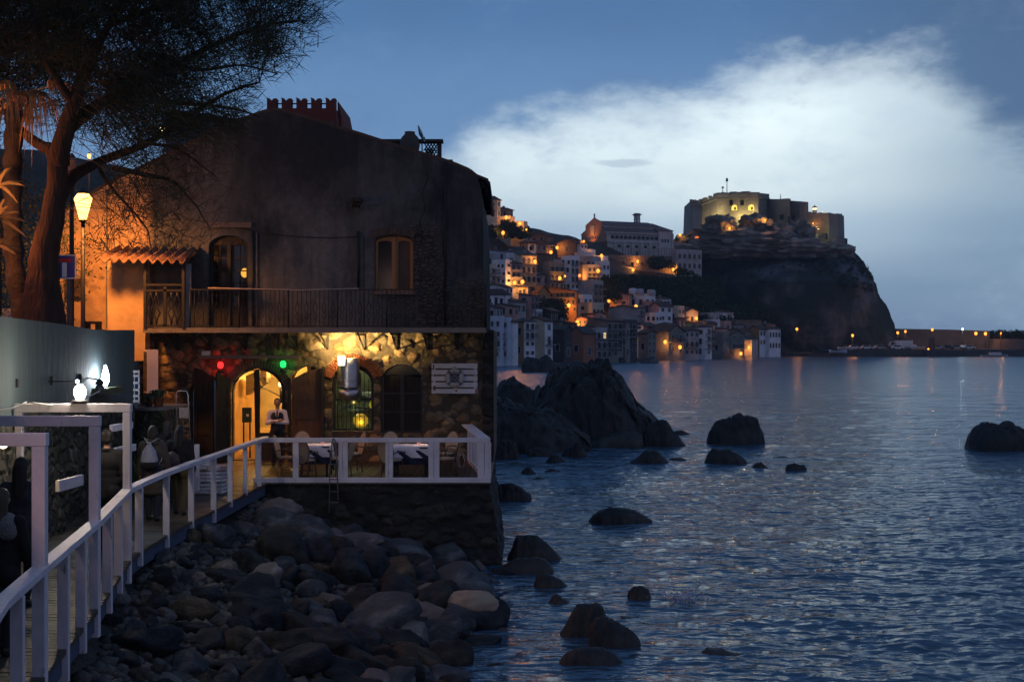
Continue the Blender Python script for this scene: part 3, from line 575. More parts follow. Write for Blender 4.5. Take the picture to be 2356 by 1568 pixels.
m_wfr = mat('window_frame_paint', (.30, .30, .31), .7, bump=0); m_pane = mat('window_dark', (.010, .013, .02), .25, bump=0, spec=.5); m_shut = mat('shutter_paint', (.035, .045, .05), .6, bump=0)
m_iron = mat('black_iron', (.012, .012, .013), .5, bump=0); m_slabc = mat('balcony_slab', (.30, .30, .31), .8)
m_litp = emit('lit_pane', (1, .72, .35), .8); m_litc = emit('lit_pane_cool', (.75, 1, .85), .7)
def umesh(mb_, m, n):
    me = bpy.data.meshes.new(n); me.from_pydata([tuple(p) for p in mb_.v], [], mb_.f); me.materials.append(m); return me
w = MB()                                              # unit window: 1 x 1, outward is -y
for x0, x1, z0, z1 in ((-.58, -.46, -.02, 1.06), (.46, .58, -.02, 1.06), (-.46, .46, .98, 1.06), (-.62, .62, -.08, -.02)): w.bb(x0, x1, -.08, .02, z0, z1)
U_WIN = umesh(w, m_wfr, 'window'); U_PANE = umesh(MB().bb(-.46, .46, -.03, .0, -.02, .98), m_pane, 'pane'); U_PANEL = umesh(MB().bb(-.46, .46, -.03, .0, -.02, .98), m_litp, 'pane'); U_PANEC = umesh(MB().bb(-.46, .46, -.03, .0, -.02, .98), m_litc, 'pane')
wa = MB().slab(arch(-.5, .5, 0, 1, .28), -.05, .02); U_ARCH = umesh(wa, m_pane, 'window')
U_SHUT = umesh(MB().bb(-.46, .46, -.05, .0, -.02, .98), m_shut, 'pane')
def link(n, me, parent, loc, rot=0, sc=(1, 1, 1)):
    o = bpy.data.objects.new(n, me); COL.objects.link(o); o.parent = parent; o.location = loc; o.rotation_euler = (0, 0, rot); o.scale = sc; return o
def winpart(par, face, a, z, w_, h, kind='w', out=0):
    rot = 0 if face == 'f' else -math.pi / 2; loc = (a, -.03 - out, z) if face == 'f' else (-.03 - out, a, z)
    if kind == 'a': return link('window', U_ARCH, par, loc, rot, (w_, 1, h))
    f = link('window', U_WIN, par, loc, rot, (w_, 1, h)); link('pane', {'w': U_PANE, 'l': U_PANEL, 'c': U_PANEC, 's': U_SHUT}[kind], f, (0, 0, 0)); return f
def balcony(par, x0, x1, z, dep=1.0, face='f'):
    mb_ = MB(); r_ = MB()
    if face == 'f':
        mb_.bb(x0, x1, -dep, .05, z - .15, z)
        for a, b_ in (((x0, -dep), (x1, -dep)), ((x0, 0), (x0, -dep)), ((x1, 0), (x1, -dep))):
            for zz in (z + .95,): r_.beam((*a, zz), (*b_, zz), .07, .07)
        n = max(3, int((x1 - x0) / .28))
        for i in range(n + 1): r_.beam((x0 + (x1 - x0) * i / n, -dep, z), (x0 + (x1 - x0) * i / n, -dep, z + .95), .05, .05)
    else:
        mb_.bb(-dep, .05, x0, x1, z - .15, z)
        for a, b_ in (((-dep, x0), (-dep, x1)), ((0, x0), (-dep, x0)), ((0, x1), (-dep, x1))): r_.beam((*a, z + .95), (*b_, z + .95), .07, .07)
        n = max(3, int((x1 - x0) / .28))
        for i in range(n + 1): r_.beam((-dep, x0 + (x1 - x0) * i / n, z), (-dep, x0 + (x1 - x0) * i / n, z + .95), .05, .05)
    o = mb_.build('balcony', m_slabc, par, local=True); r_.build('railing', m_iron, o, local=True)
def house(zf, l, c, r, eave, base, lab, wall='grey', roof='hip', peak=None, S=(0, 0), F=(0, 0), bal=None, sb=False, t=30, lit=0, wk='w', fwall=None, D=None, arch_=False, rtile=None, cat='house', deep=None, name='house'):
    ul, _ = zf(l, eave); uc, ve = zf(c, eave); ur, vb = zf(r, base); a_, b_, c_ = [(u - 1178) / FX for u in (ul, uc, ur)]
    D = D or onhill(uc, vb); T = R(t); s_, k_ = math.sin(T), math.cos(T); Xc = b_ * D
    ws = (Xc - a_ * D) / (k_ + a_ * s_); wf = (c_ * D - Xc) / max(.15, s_ - c_ * k_)
    if deep: ws = max(ws, deep)
    wf0, ws0 = wf, ws; wf = max(wf, 3.0); ws = max(ws, 3.0) if l < c else max(ws, 7.0)
    H = PZ(ve, D) - PZ(vb, D); pk = (PZ(zf(0, peak)[1], D) - PZ(ve, D)) if peak is not None else 1.5
    o = thing(name, (Xc, D, PZ(vb, D)), lab, cat, 'houses of the old village on the slope', rz=R(90 - t))
    m = WALLS[wall]; B = -6
    mb_ = MB(); mb_.bb(0, wf, 0, ws, B, H); rt = rtile or (m_tile if random.random() < .6 else m_tile2); ov = .35; rm = MB()
    if roof == 'gs':       # gable end faces the camera (plane x = 0); ridge runs along x
        mb_.add([(0, 0, H), (0, ws, H), (0, ws / 2, H + pk), (wf, 0, H), (wf, ws, H), (wf, ws / 2, H + pk)], [(0, 2, 1), (3, 4, 5), (0, 3, 5, 2), (1, 2, 5, 4)])
        e = pk * ov / (ws / 2); P = [(-ov, H - e), (ws / 2, H + pk), (ws + ov, H - e)]
        for (ya, za), (yb, zb) in zip(P, P[1:]): rm.add([(-ov, ya, za), (wf + ov, ya, za), (wf + ov, yb, zb), (-ov, yb, zb), (-ov, ya, za + .22), (wf + ov, ya, za + .22), (wf + ov, yb, zb + .22), (-ov, yb, zb + .22)], [(0, 3, 2, 1), (4, 5, 6, 7), (0, 1, 5, 4), (1, 2, 6, 5), (2, 3, 7, 6), (3, 0, 4, 7)])
    elif roof == 'gf':     # gable on the sea front
        mb_.add([(0, 0, H), (wf, 0, H), (wf / 2, 0, H + pk), (0, ws, H), (wf, ws, H), (wf / 2, ws, H + pk)], [(0, 1, 2), (3, 5, 4), (0, 2, 5, 3), (1, 4, 5, 2)])
        e = pk * ov / (wf / 2); P = [(-ov, H - e), (wf / 2, H + pk), (wf + ov, H - e)]
        for (ya, za), (yb, zb) in zip(P, P[1:]): rm.add([(ya, -ov, za), (yb, -ov, zb), (yb, ws + ov, zb), (ya, ws + ov, za), (ya, -ov, za + .22), (yb, -ov, zb + .22), (yb, ws + ov, zb + .22), (ya, ws + ov, za + .22)], [(0, 3, 2, 1), (4, 5, 6, 7), (0, 1, 5, 4), (1, 2, 6, 5), (2, 3, 7, 6), (3, 0, 4, 7)])
    elif roof == 'shed':   # falls towards the sea
        mb_.add([(0, 0, H), (0, ws, H), (0, ws, H + pk), (wf, 0, H), (wf, ws, H), (wf, ws, H + pk)], [(0, 2, 1), (3, 4, 5), (1, 2, 5, 4), (0, 3, 5, 2)])
        rm.add([(-ov, -ov, H), (wf + ov, -ov, H), (wf + ov, ws + ov, H + pk), (-ov, ws + ov, H + pk), (-ov, -ov, H + .22), (wf + ov, -ov, H + .22), (wf + ov, ws + ov, H + pk + .22), (-ov, ws + ov, H + pk + .22)], [(0, 3, 2, 1), (4, 5, 6, 7), (0, 1, 5, 4), (1, 2, 6, 5), (2, 3, 7, 6), (3, 0, 4, 7)])
    elif roof == 'hip':
        i = min(wf, ws) * .45; x0, x1, y0, y1 = (i, wf - i, ws / 2, ws / 2) if wf > ws else (wf / 2, wf / 2, i, ws - i)
        rm.add([(-ov, -ov, H), (wf + ov, -ov, H), (wf + ov, ws + ov, H), (-ov, ws + ov, H), (-ov, -ov, H + .15), (wf + ov, -ov, H + .15), (wf + ov, ws + ov, H + .15), (-ov, ws + ov, H + .15), (x0, y0, H + pk), (x1, y1, H + pk)],
               [(0, 3, 2, 1), (0, 1, 5, 4), (1, 2, 6, 5), (2, 3, 7, 6), (3, 0, 4, 7)] + ([(4, 5, 9, 8), (5, 6, 9), (6, 7, 8, 9), (7, 4, 8)] if wf > ws else [(4, 5, 8), (5, 6, 9, 8), (6, 7, 9), (7, 4, 8, 9)]))
    else:                  # flat with a parapet
        for x0, x1, y0, y1 in ((0, wf, 0, .25), (0, wf, ws - .25, ws), (0, .25, .25, ws - .25), (wf - .25, wf, .25, ws - .25)): mb_.bb(x0, x1, y0, y1, H, H + .7)
    mb_.build('wall', m, o, local=True)
    if rm.v:
        ro = rm.build('roof', rt, o, local=True)
        if random.random() < .5: MB().bb(wf * .5, wf * .5 + .6, ws * .62, ws * .62 + .6, H, H + pk + .7).build('chimney', WALLS['stone'], ro, local=True)
    if ws > 4 and random.random() < .4:
        q = MB(); x, y, z = wf * .4, ws * .45, H + (pk if roof in ('gs', 'gf') else pk * .5 if roof != 'flat' else 0); q.tube([(x, y, z - .6), (x, y, z + 2.2)], .04, 4)
        for k in range(4): q.tube([(x - .5 + .1 * k, y, z + 2.1 - k * .18), (x + .5 - .1 * k, y, z + 2.1 - k * .18)], .025, 4)
        q.build('roof_aerial', m_iron, o, local=True)
    if fwall: MB().bb(-.02, wf + .02, -.04, .1, B, H - .02).build('front_wall', WALLS[fwall], o, local=True)
    fo = .04 if fwall else 0
    rs, cs = S
    for i in range(rs):
        for j in range(cs):
            if rs * cs > 3 and random.random() < .12: continue
            z = H * (i + .28) / rs + .1; h = min(1.5, H / rs * .5) * random.uniform(.8, 1.1); k = 'a' if arch_ else ('l' if lit and random.random() < lit * .35 else random.choice('wws'))
            winpart(o, 's', ws * (j + .5) / cs + random.uniform(-.25, .25), z, min(1.1, ws / cs * .45), h, k)
    rf, cf = F
    for i in range(rf):
        z = H * i / rf + .35; n = cf
        if bal and i in bal: balcony(o, .15, wf - .15, z, 1.1)
        for j in range(n):
            h = min(2.2, H / rf * .62); k = 'a' if arch_ else ('c' if lit and random.random() < lit * .2 else ('l' if lit and random.random() < lit * .3 else random.choice('wss')))
            winpart(o, 'f', wf * (j + .5) / n, z + (0 if bal and i in bal else .5), min(1.2, wf / n * .5), h - (0 if bal and i in bal else .5), k, out=fo)
    if sb:
        for i in sb: balcony(o, ws * .08, ws * .92, H * i / rs + .3, 1.0, 's')
    return o
H = house; random.seed(21)
# upper slope (coordinates read in detail crop 1)
H(Z1, -40, 345, 372, 188, 470, 'cream villa with hip roof and arched balcony windows, topmost house at the left', 'cream', 'hip', 118, (2, 3), (2, 1), arch_=True, sb=[1], t=20)
H(Z1, 352, 515, 530, 345, 480, 'small dark stone block beside the topmost cream villa', 'stone', 'gs', 312, (1, 2), (0, 0))
H(Z1, 285, 560, 566, 480, 600, 'low house lit orange behind the highest street lamp', 'cream', 'flat', None, (1, 3), (0, 0), t=24)
H(Z1, 566, 765, 772, 560, 700, 'flat roofed lit house at the right end of the top terrace', 'cream', 'flat', None, (1, 2), (0, 0), t=22)
H(Z1, 860, 1120, 1225, 750, 1000, 'tall dark house with gable standing against the sky left of the church', 'brown', 'gs', 698, (2, 2), (3, 2), bal=[1], t=32)
H(Z1, 1288, 1580, 1648, 868, 1040, 'brown gabled house just left of the church front', 'brown', 'gs', 805, (1, 1), (1, 1))
H(Z1, 1650, 1655, 1752, 878, 1090, 'narrow pale blue house squeezed under the church steps', 'blue', 'shed', 860, (0, 0), (2, 2), t=45)
H(Z1, 1730, 1820, 1880, 1000, 1110, 'small white terrace house with two blue doors below the church', 'white', 'flat', None, (1, 2), (1, 1))
H(Z1, 870, 960, 1100, 885, 1020, 'small white house with blue roof cover on the upper slope', 'white', 'shed', 860, (1, 1), (1, 2), t=40)
H(Z1, 700, 960, 1120, 850, 1020, 'long low brown roofed house below the retaining wall', 'brown', 'gf', 820, (1, 2), (1, 2), t=42)
H(Z1, 100, 470, 640, 1005, 1160, 'pale house with red brown roof under the lit retaining wall', 'blue', 'shed', 940, (1, 3), (1, 2), t=35)
H(Z1, 460, 660, 860, 1010, 1200, 'house with broad shallow gable in the left upper village', 'grey', 'gs', 925, (1, 1), (1, 2), t=40)
H(Z1, 90, 300, 400, 1070, 1260, 'house with glazed dark balcony at the left edge of the village', 'grey', 'flat', None, (1, 2), (1, 1), lit=.5, bal=[0])
H(Z1, 265, 480, 560, 1170, 1530, 'bright white house with arched windows lit orange from below', 'white', 'flat', None, (3, 3), (3, 1), arch_=True, sb=[1])
H(Z1, 130, 235, 300, 1245, 1600, 'narrow lit house at the left edge beside the white arched house', 'cream', 'flat', None, (3, 1), (3, 1), bal=[0, 1, 2], lit=.3)
H(Z1, 555, 562, 722, 1190, 1540, 'three storey house with long balconies left of the lit orange corner', 'grey', 'shed', 1130, (0, 0), (3, 2), bal=[0, 1, 2], t=50)
H(Z1, 718, 725, 962, 1065, 1500, 'house with four balconies lit orange at its right corner', 'cream', 'shed', 1000, (0, 0), (3, 3), bal=[0, 1, 2], t=55)
H(Z1, 965, 1160, 1180, 1050, 1480, 'tall blank brown wall house in the middle of the upper village', 'brown', 'shed', 1035, (0, 0), (0, 0), t=25)
H(Z1, 1165, 1172, 1400, 1200, 1600, 'house with stacked balconies and a lamp glowing on its wall', 'stone', 'flat', None, (0, 0), (3, 3), bal=[0, 1, 2], t=55)
H(Z1, 1165, 1200, 1390, 1110, 1300, 'roof terrace house with blue awning', 'grey', 'shed', 1090, (0, 0), (1, 3), bal=[0], t=52)
H(Z1, 1395, 1500, 1625, 1105, 1620, 'tall pale house with narrow column bays lit at its foot', 'white', 'flat', None, (4, 2), (4, 2), bal=[1, 2, 3], t=38)
H(Z1, 1620, 1765, 1860, 1230, 1480, 'brown house beside the brightest lit front of the upper village', 'brown', 'flat', None, (0, 0), (2, 2))
H(Z1, 1640, 1820, 1975, 1110, 1300, 'grey flat topped house below the blue terrace wall', 'grey', 'flat', None, (1, 2), (1, 3), bal=[0], t=40)
H(Z1, 1760, 1766, 1965, 1245, 1500, 'cream house front brightly lit by the tall street lamp', 'cream', 'flat', None, (0, 0), (3, 3), bal=[0, 1, 2], t=58)
H(Z1, 1965, 2000, 2112, 1185, 1460, 'white box house at the left foot of the arched church wall', 'white', 'flat', None, (2, 1), (2, 2), t=45)
H(Z1, 1560, 1720, 1875, 1045, 1180, 'flat house with pale blue parapet below the church steps', 'blue', 'flat', None, (0, 0), (0, 0), t=42)
H(Z1, 798, 1060, 1155, 1370, 1540, 'small grey hip roofed house with three windows, above the orange house', 'grey', 'hip', 1318, (1, 2), (1, 1))
# middle village (crop 2)
H(Z2, 120, 480, 590, 270, 520, 'large pale house with long dark roof in the left middle village', 'white', 'gs', 215, (1, 2), (2, 2))
H(Z2, 90, 478, 500, 385, 610, 'pale house with a row of four tall windows under a dark hip roof', 'white', 'hip', 285, (1, 4), (0, 0), t=22)
H(Z2, 490, 830, 940, 275, 400, 'low house with shuttered windows, lit orange from the lamp above', 'cream', 'shed', 235, (1, 4), (1, 1), t=28)
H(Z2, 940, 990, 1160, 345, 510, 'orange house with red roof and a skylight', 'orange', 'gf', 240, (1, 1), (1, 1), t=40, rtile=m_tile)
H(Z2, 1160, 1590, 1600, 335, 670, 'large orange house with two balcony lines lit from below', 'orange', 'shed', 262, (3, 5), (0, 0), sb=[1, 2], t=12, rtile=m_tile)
H(Z2, 680, 870, 1000, 400, 740, 'pink house with three storeys of wrapping balconies', 'pink', 'shed', 365, (2, 1), (3, 2), bal=[0, 1, 2], lit=.2)
H(Z2, 1598, 1850, 2010, 195, 530, 'tall grey flat roofed house beside the dark bushes', 'grey', 'flat', None, (0, 0), (3, 2), bal=[0, 1, 2])
H(Z2, 1598, 1700, 1840, 420, 560, 'white house with roof terrace in front of the tall grey one', 'white', 'flat', None, (1, 1), (1, 2))
H(Z2, 1650, 1840, 2018, 545, 760, 'house lit orange on its left half with arched windows on the right', 'cream', 'flat', None, (2, 2), (1, 3), arch_=True, t=38)
H(Z2, 430, 640, 800, 500, 700, 'house with dark tiled roof left of the pink balcony house', 'grey', 'shed', 435, (1, 1), (1, 2), t=38)
H(Z2, 205, 605, 655, 570, 745, 'pale pink gabled house with small windows near the left edge', 'pink', 'gs', 530, (1, 4), (1, 1), t=24)
H(Z2, 1690, 1860, 2050, 690, 790, 'low pink garden wall house right of the lit arches', 'pink', 'gf', 650, (0, 0), (0, 0), t=42)
H(Z2, 820, 960, 1010, 660, 790, 'small white annex below the pink balcony house', 'white', 'flat', None, (1, 1), (1, 1))
# waterfront row (crop 2)
H(Z2, 150, 400, 412, 770, 1400, 'ornate palace front with three tall windows per floor on the waterfront', 'blue', 'flat', None, (4, 3), (0, 0), sb=[1, 2], t=16)
H(Z2, 405, 510, 520, 790, 1400, 'narrow pale waterfront house right of the ornate palace', 'blue', 'flat', None, (4, 2), (0, 0), sb=[1, 2], t=18)
H(Z2, 512, 600, 612, 812, 1390, 'slim waterfront house with dark balcony door', 'white', 'gs', 780, (3, 1), (0, 0), t=20)
H(Z2, 598, 690, 700, 980, 1400, 'white projecting bay house standing in front of the ochre one', 'white', 'flat', None, (2, 2), (0, 0), t=20, D=286)
H(Z2, 608, 775, 938, 808, 1385, 'waterfront house, ochre on its side and white on its balcony front', 'ochre', 'hip', 742, (2, 1), (4, 2), bal=[2, 3], fwall='white', t=40)
H(Z2, 820, 1098, 1215, 800, 1385, 'waterfront house with long sloping roof and pale narrow front', 'cream', 'gs', 742, (0, 0), (3, 1), bal=[1], fwall='white')
H(Z2, 935, 1100, 1168, 1050, 1395, 'low cluttered waterfront building with washing and awnings', 'dark', 'shed', 1000, (1, 2), (1, 1), D=292)
H(Z2, 1160, 1205, 1288, 1115, 1395, 'small yellowish waterfront annex', 'yellow', 'flat', None, (0, 0), (1, 1), D=293)
H(Z2, 1205, 1400, 1480, 930, 1400, 'dark waterfront house with broad tiled roof', 'dark', 'gf', 870, (1, 1), (1, 1), t=36)
H(Z2, 1210, 1500, 1600, 840, 1080, 'house under the wide dark roof left of the low lamp', 'brown', 'shed', 785, (0, 0), (1, 2))
H(Z2, 1395, 1560, 1640, 1050, 1400, 'grey waterfront house with white terrace wall on top', 'grey', 'flat', None, (1, 2), (1, 1), D=300)
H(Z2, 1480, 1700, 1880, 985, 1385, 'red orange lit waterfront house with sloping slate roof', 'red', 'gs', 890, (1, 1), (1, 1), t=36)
H(Z2, 1790, 1900, 2090, 880, 1150, 'dark house with overhanging roof above the red waterfront house', 'stone', 'gf', 760, (0, 0), (1, 1), t=40)
H(Z2, 1870, 1900, 2075, 945, 1390, 'waterfront house with lit terrace at water level', 'grey', 'flat', None, (0, 0), (3, 2), bal=[0, 1, 2], lit=.3, t=48)
H(Z2, 2050, 2060, 2250, 800, 1390, 'tall waterfront house with three deep balconies', 'stone', 'shed', 760, (0, 0), (4, 2), bal=[1, 2, 3], t=50)
H(Z2, 2240, 2350, 2430, 810, 1390, 'grey waterfront block right of the deep balconies', 'stone', 'shed', 780, (0, 0), (2, 1))
# right half (crop 3)
H(Z3, 122, 365, 378, 310, 450, 'pink gabled house with two small windows at the foot of the scrub', 'pink', 'gs', 283, (2, 2), (0, 0), t=20)
H(Z3, 375, 560, 695, 325, 480, 'white house with water tanks on its flat roof', 'white', 'flat', None, (1, 2), (1, 2), bal=[0], t=40)
H(Z3, 640, 740, 893, 360, 470, 'low white house behind the lit gable', 'white', 'shed', 335, (0, 0), (1, 3), t=45)
H(Z3, 560, 640, 700, 420, 560, 'small lit house between the tanks house and the gable house', 'pink', 'flat', None, (1, 1), (1, 1), t=38)
H(Z3, 640, 745, 908, 450, 660, 'house with warm lit gable side and white front', 'pink', 'gs', 402, (1, 2), (2, 2), fwall='white', lit=.3, t=40)
H(Z3, 568, 700, 780, 560, 665, 'low white block with four arched openings', 'white', 'flat', None, (1, 2), (1, 2), arch_=True, t=40)
H(Z3, 105, 465, 572, 475, 680, 'broad grey house with curved dark roof edge', 'grey', 'gs', 443, (0, 0), (2, 1), bal=[1])
H(Z3, 925, 980, 1062, 475, 680, 'cream house with roof terrace right of the white front', 'cream', 'flat', None, (1, 1), (2, 2), bal=[0])
H(Z3, 1058, 1080, 1230, 520, 690, 'house with pair of tall arched doors beside a bright lamp', 'cream', 'gf', 485, (0, 0), (1, 3), arch_=True, t=48)
H(Z3, 1025, 1090, 1260, 660, 720, 'low yellow house with small square window below the bright lamp', 'yellow', 'hip', 630, (1, 1), (1, 1), t=40)
H(Z3, 1310, 1540, 1680, 530, 640, 'pale house with long dark roof at the right end of the village', 'white', 'shed', 475, (1, 1), (1, 1))
H(Z3, 1500, 1700, 2030, 650, 760, 'long low house with a white canopy terrace', 'brown', 'flat', None, (0, 0), (1, 4), t=52)
H(Z3, 1345, 1400, 1510, 645, 730, 'small bright blue walled house', 'blue', 'flat', None, (0, 0), (1, 1), t=45)
H(Z3, 1515, 1560, 1650, 665, 760, 'small pink walled house beside the blue one', 'pink', 'flat', None, (0, 0), (1, 1), t=45)
H(Z3, -30, 78, 120, 640, 1080, 'stone waterfront house with rows of small windows', 'stone', 'shed', 610, (3, 1), (0, 0))
H(Z3, 78, 82, 290, 650, 1060, 'waterfront house with four storeys of balconies over the rocks', 'stone', 'shed', 618, (0, 0), (4, 3), bal=[1, 2, 3], t=55)
H(Z3, 285, 290, 470, 655, 1060, 'dark waterfront house with white edged balconies', 'dark', 'flat', None, (0, 0), (4, 2), bal=[2, 3], t=55)
H(Z3, 390, 440, 545, 690, 860, 'white house peeping over the dark balconies', 'white', 'hip', 665, (0, 0), (2, 1), bal=[0], t=45)
H(Z3, 540, 600, 705, 790, 1075, 'waterfront house with one arched window under its roof', 'stone', 'gf', 760, (1, 1), (3, 2), t=42)
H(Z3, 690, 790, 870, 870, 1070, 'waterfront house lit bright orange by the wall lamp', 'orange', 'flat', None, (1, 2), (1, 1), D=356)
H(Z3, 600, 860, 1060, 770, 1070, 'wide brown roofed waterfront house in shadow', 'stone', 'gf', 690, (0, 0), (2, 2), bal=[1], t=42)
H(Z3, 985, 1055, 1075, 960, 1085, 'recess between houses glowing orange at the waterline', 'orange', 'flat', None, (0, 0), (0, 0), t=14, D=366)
H(Z3, 1058, 1062, 1245, 760, 1088, 'grey waterfront house with cluttered balconies', 'grey', 'shed', 715, (0, 0), (3, 3), bal=[1], t=55)
H(Z3, 1235, 1322, 1405, 715, 1090, 'tall slim pale waterfront house', 'white', 'hip', 680, (3, 1), (4, 1), bal=[1, 2, 3])
H(Z3, 1402, 1440, 1610, 740, 800, 'low lit pink house behind the tall slim one', 'pink', 'shed', 720, (0, 0), (0, 0), t=45)
H(Z3, 1405, 1545, 1640, 800, 1085, 'dark stone waterfront house with a square window', 'stone', 'flat', None, (1, 1), (2, 1), bal=[0])
H(Z3, 1520, 1640, 1815, 805, 1088, 'waterfront house with stepped balconies above the lit cave mooring', 'stone', 'gf', 765, (1, 1), (3, 2), bal=[1], t=42)
H(Z3, 1810, 1908, 1915, 905, 1090, 'masonry pier house glowing beside the brightest waterfront lamp', 'cream', 'flat', None, (0, 0), (0, 0), t=20, D=400)
H(Z3, 1770, 1900, 1985, 860, 960, 'small blue grey gabled shed by the last white house', 'grey', 'gs', 830, (0, 0), (0, 0))
H(Z3, 1868, 2005, 2115, 745, 960, 'last white house of the village, left half, with tan side wall', 'ochre', 'gs', 700, (0, 0), (2, 3), fwall='white', lit=.0, t=38)
H(Z3, 2110, 2125, 2268, 740, 1010, 'last white house of the village, right half, with arched windows', 'white', 'hip', 705, (0, 0), (2, 4), arch_=True, t=50)
# clusters glimpsed behind the near house and fillers on the slope, each a house of its own
FILL = [(Z2, 120, 330, 430, 590, 760, 'grey', 'gs', 550, 'grey gable house tucked below the row of four windows'), (Z3, 1100, 1240, 1330, 730, 900, 'stone', 'gs', 700, 'dark roofed house behind the grey waterfront balconies'), (Z3, 1240, 1330, 1460, 660, 800, 'brown', 'gs', 640, 'brown roofed house right of the low yellow house'),
        (Z3, 420, 560, 700, 700, 850, 'brown', 'gs', 660, 'brown gable house above the arched waterfront window'), (Z3, 700, 850, 960, 690, 820, 'stone', 'hip', 650, 'hip roofed stone house in the middle of the right village'), (Z3, 1600, 1760, 1900, 760, 900, 'stone', 'gs', 735, 'stone house with dark gable above the lit cave mooring'),
        (Z3, 1620, 1700, 1800, 690, 800, 'grey', 'shed', 670, 'grey shed roofed house below the long low house'), (Z2, 1000, 1180, 1300, 640, 860, 'dark', 'gs', 600, 'dark house in the shadow left of the orange house foot'), (Z1, 560, 640, 760, 1060, 1300, 'white', 'flat', None, 'white block between the gable house and the arched house'),
        (Z1, 1900, 1990, 2090, 1100, 1260, 'white', 'flat', None, 'white block at the left corner of the church retaining wall'), (Z2, 1600, 1760, 1870, 760, 920, 'pink', 'gs', 735, 'pinkish gable house right of the low double lamp'), (Z3, 880, 980, 1080, 600, 740, 'red', 'shed', 640, 'low house with rusty red roof edge'),
        (Z3, 1240, 1380, 1500, 560, 660, 'grey', 'flat', None, 'grey house with roof tank left of the pale long roof'), (Z3, 2010, 2090, 2200, 690, 860, 'brown', 'hip', 660, 'brown roofed house behind the last white house'), (Z4, -140, 90, 180, 640, 820, 'brown', 'shed', 610, 'dark house at the foot of the church front')]
for zf, l, c, r, e, b_, wl, rf, pk, lab in FILL: H(zf, l, c, r, e, b_, lab, wl, rf, pk, (1, 2), (1, 2))
# ---------------- retaining walls on the slope
def panel(name, zf, pts, Dl, Dr, th, m, lab, cat='wall', holes=(), parent=None):
    xs = [p[0] for p in pts]; x0, x1 = min(xs), max(xs); n = len(pts)
    def D_(x): return Dl + (Dr - Dl) * (x - x0) / (x1 - x0)
    f = [V(*zf(x, y), D_(x)) for x, y in pts]; b_ = [p + Vector((-.2, th, 0)) for p in f]
    mb_ = MB(); mb_.add(f + b_, [tuple(range(n)), tuple(range(2 * n - 1, n - 1, -1))] + [((i + 1) % n, i, n + i, n + (i + 1) % n) for i in range(n)])
    return mb_.build(name, m, parent, lab, cat)
m_rw = stone('retaining_masonry', [(.10, .10, .10), (.17, .16, .15), (.12, .12, .12)], .9, (.08, .08, .08), .5)
m_rw2 = stone('church_wall_masonry', [(.16, .12, .09), (.26, .19, .14), (.18, .14, .11)], .9, (.12, .10, .08), .7)
panel('retaining_wall', Z1, [(60, 1010), (60, 405), (130, 430), (480, 575), (860, 752), (860, 1010)], 378, 412, 4, m_rw, 'tall grey retaining wall with sloping top and a lit patch')
arcs = thing('arched_retaining_wall', V(*Z4(1000, 1240), 440), 'brown masonry wall with arches carrying the church terrace', 'retaining wall')
panel('wall', Z4, [(395, 1260), (395, 855), (1600, 885), (1640, 1250)], 432, 452, 5, m_rw2, None, None, parent=arcs)
def DD(x): return 432 + 20 * (x - 395) / 1245
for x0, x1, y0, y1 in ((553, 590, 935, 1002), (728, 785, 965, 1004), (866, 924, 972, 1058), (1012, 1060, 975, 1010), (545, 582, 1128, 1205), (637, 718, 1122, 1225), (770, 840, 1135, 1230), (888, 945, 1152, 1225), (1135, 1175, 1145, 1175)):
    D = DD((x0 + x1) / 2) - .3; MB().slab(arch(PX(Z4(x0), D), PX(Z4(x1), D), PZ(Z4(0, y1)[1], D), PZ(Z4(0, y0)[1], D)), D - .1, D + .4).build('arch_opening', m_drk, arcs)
panel('ramp', Z4, [(515, 1030), (515, 1003), (1545, 1178), (1545, 1215)], 430, 446, .8, m_rw2, 'sloping ramp parapet climbing along the arched wall', 'parapet')
panel('road_parapet', Z4, [(700, 1420), (700, 1243), (1850, 1183), (1850, 1340)], 424, 444, 2.5, m_rw, 'pale road parapet wall below the arches', 'parapet')
m_cop = mat('pale_coping', (.32, .30, .27), .8)
mb = MB(); mb.beam(V(*Z4(515, 1002), 429.5), V(*Z4(1545, 1177), 445.5), .5, .3); mb.build('ramp_coping', m_cop, label='pale coping along the ramp that climbs the arched wall', cat='coping')
mb = MB(); mb.beam(V(*Z4(700, 1241), 423.5), V(*Z4(1850, 1181), 443.5), .5, .3); mb.build('road_coping', m_cop, label='pale coping line of the lower road parapet', cat='coping')
# ---------------- municipal building right of the church
H(Z4, 1560, 1605, 1860, 690, 900, 'long low white building between church and castle', 'grey', 'flat', None, (0, 0), (1, 4), t=60)
H(Z4, 1590, 1605, 1990, 800, 1100, 'two storey white building below the castle gate', 'grey', 'flat', None, (0, 0), (2, 5), t=60)
# ---------------- church
CD = 447.0; ct = R(66)
cp = V(*Z4(465, 860), CD); ch = thing('church', cp, 'large pale church with lit brick gable front and bell tower above the village', 'church', rz=R(90) - ct)
ssin, scos = math.sin(ct), math.cos(ct)
def cl(x): u = (Z4(x) - 1178) / FX; return (u * CD - cp.x) / (ssin - u * scos)          # along the nave
def cs(x): u = (Z4(x) - 1178) / FX; return (cp.x - u * CD) / (scos + u * ssin)          # across the front
def hz(y): return (Z4(0, 860)[1] - Z4(0, y)[1]) / FX * CD
rk = hz(300); nE = hz(388); Wd = cs(100); wl_ = cs(165) - cs(420); Lg = cl(1530); a0 = cs(425); a1 = cs(165); a2 = cs(100)
m_ch = mat('church_render', (.46, .44, .44), .9, vs=.4, bump=.2); m_chb = stone('church_brick', [(.34, .16, .09), (.42, .21, .12), (.30, .14, .08)], 3, (.3, .16, .1), .3); m_pil = mat('pilaster_render', (.44, .42, .41), .9)
aH = hz(488); nH = hz(345); pk = hz(248)
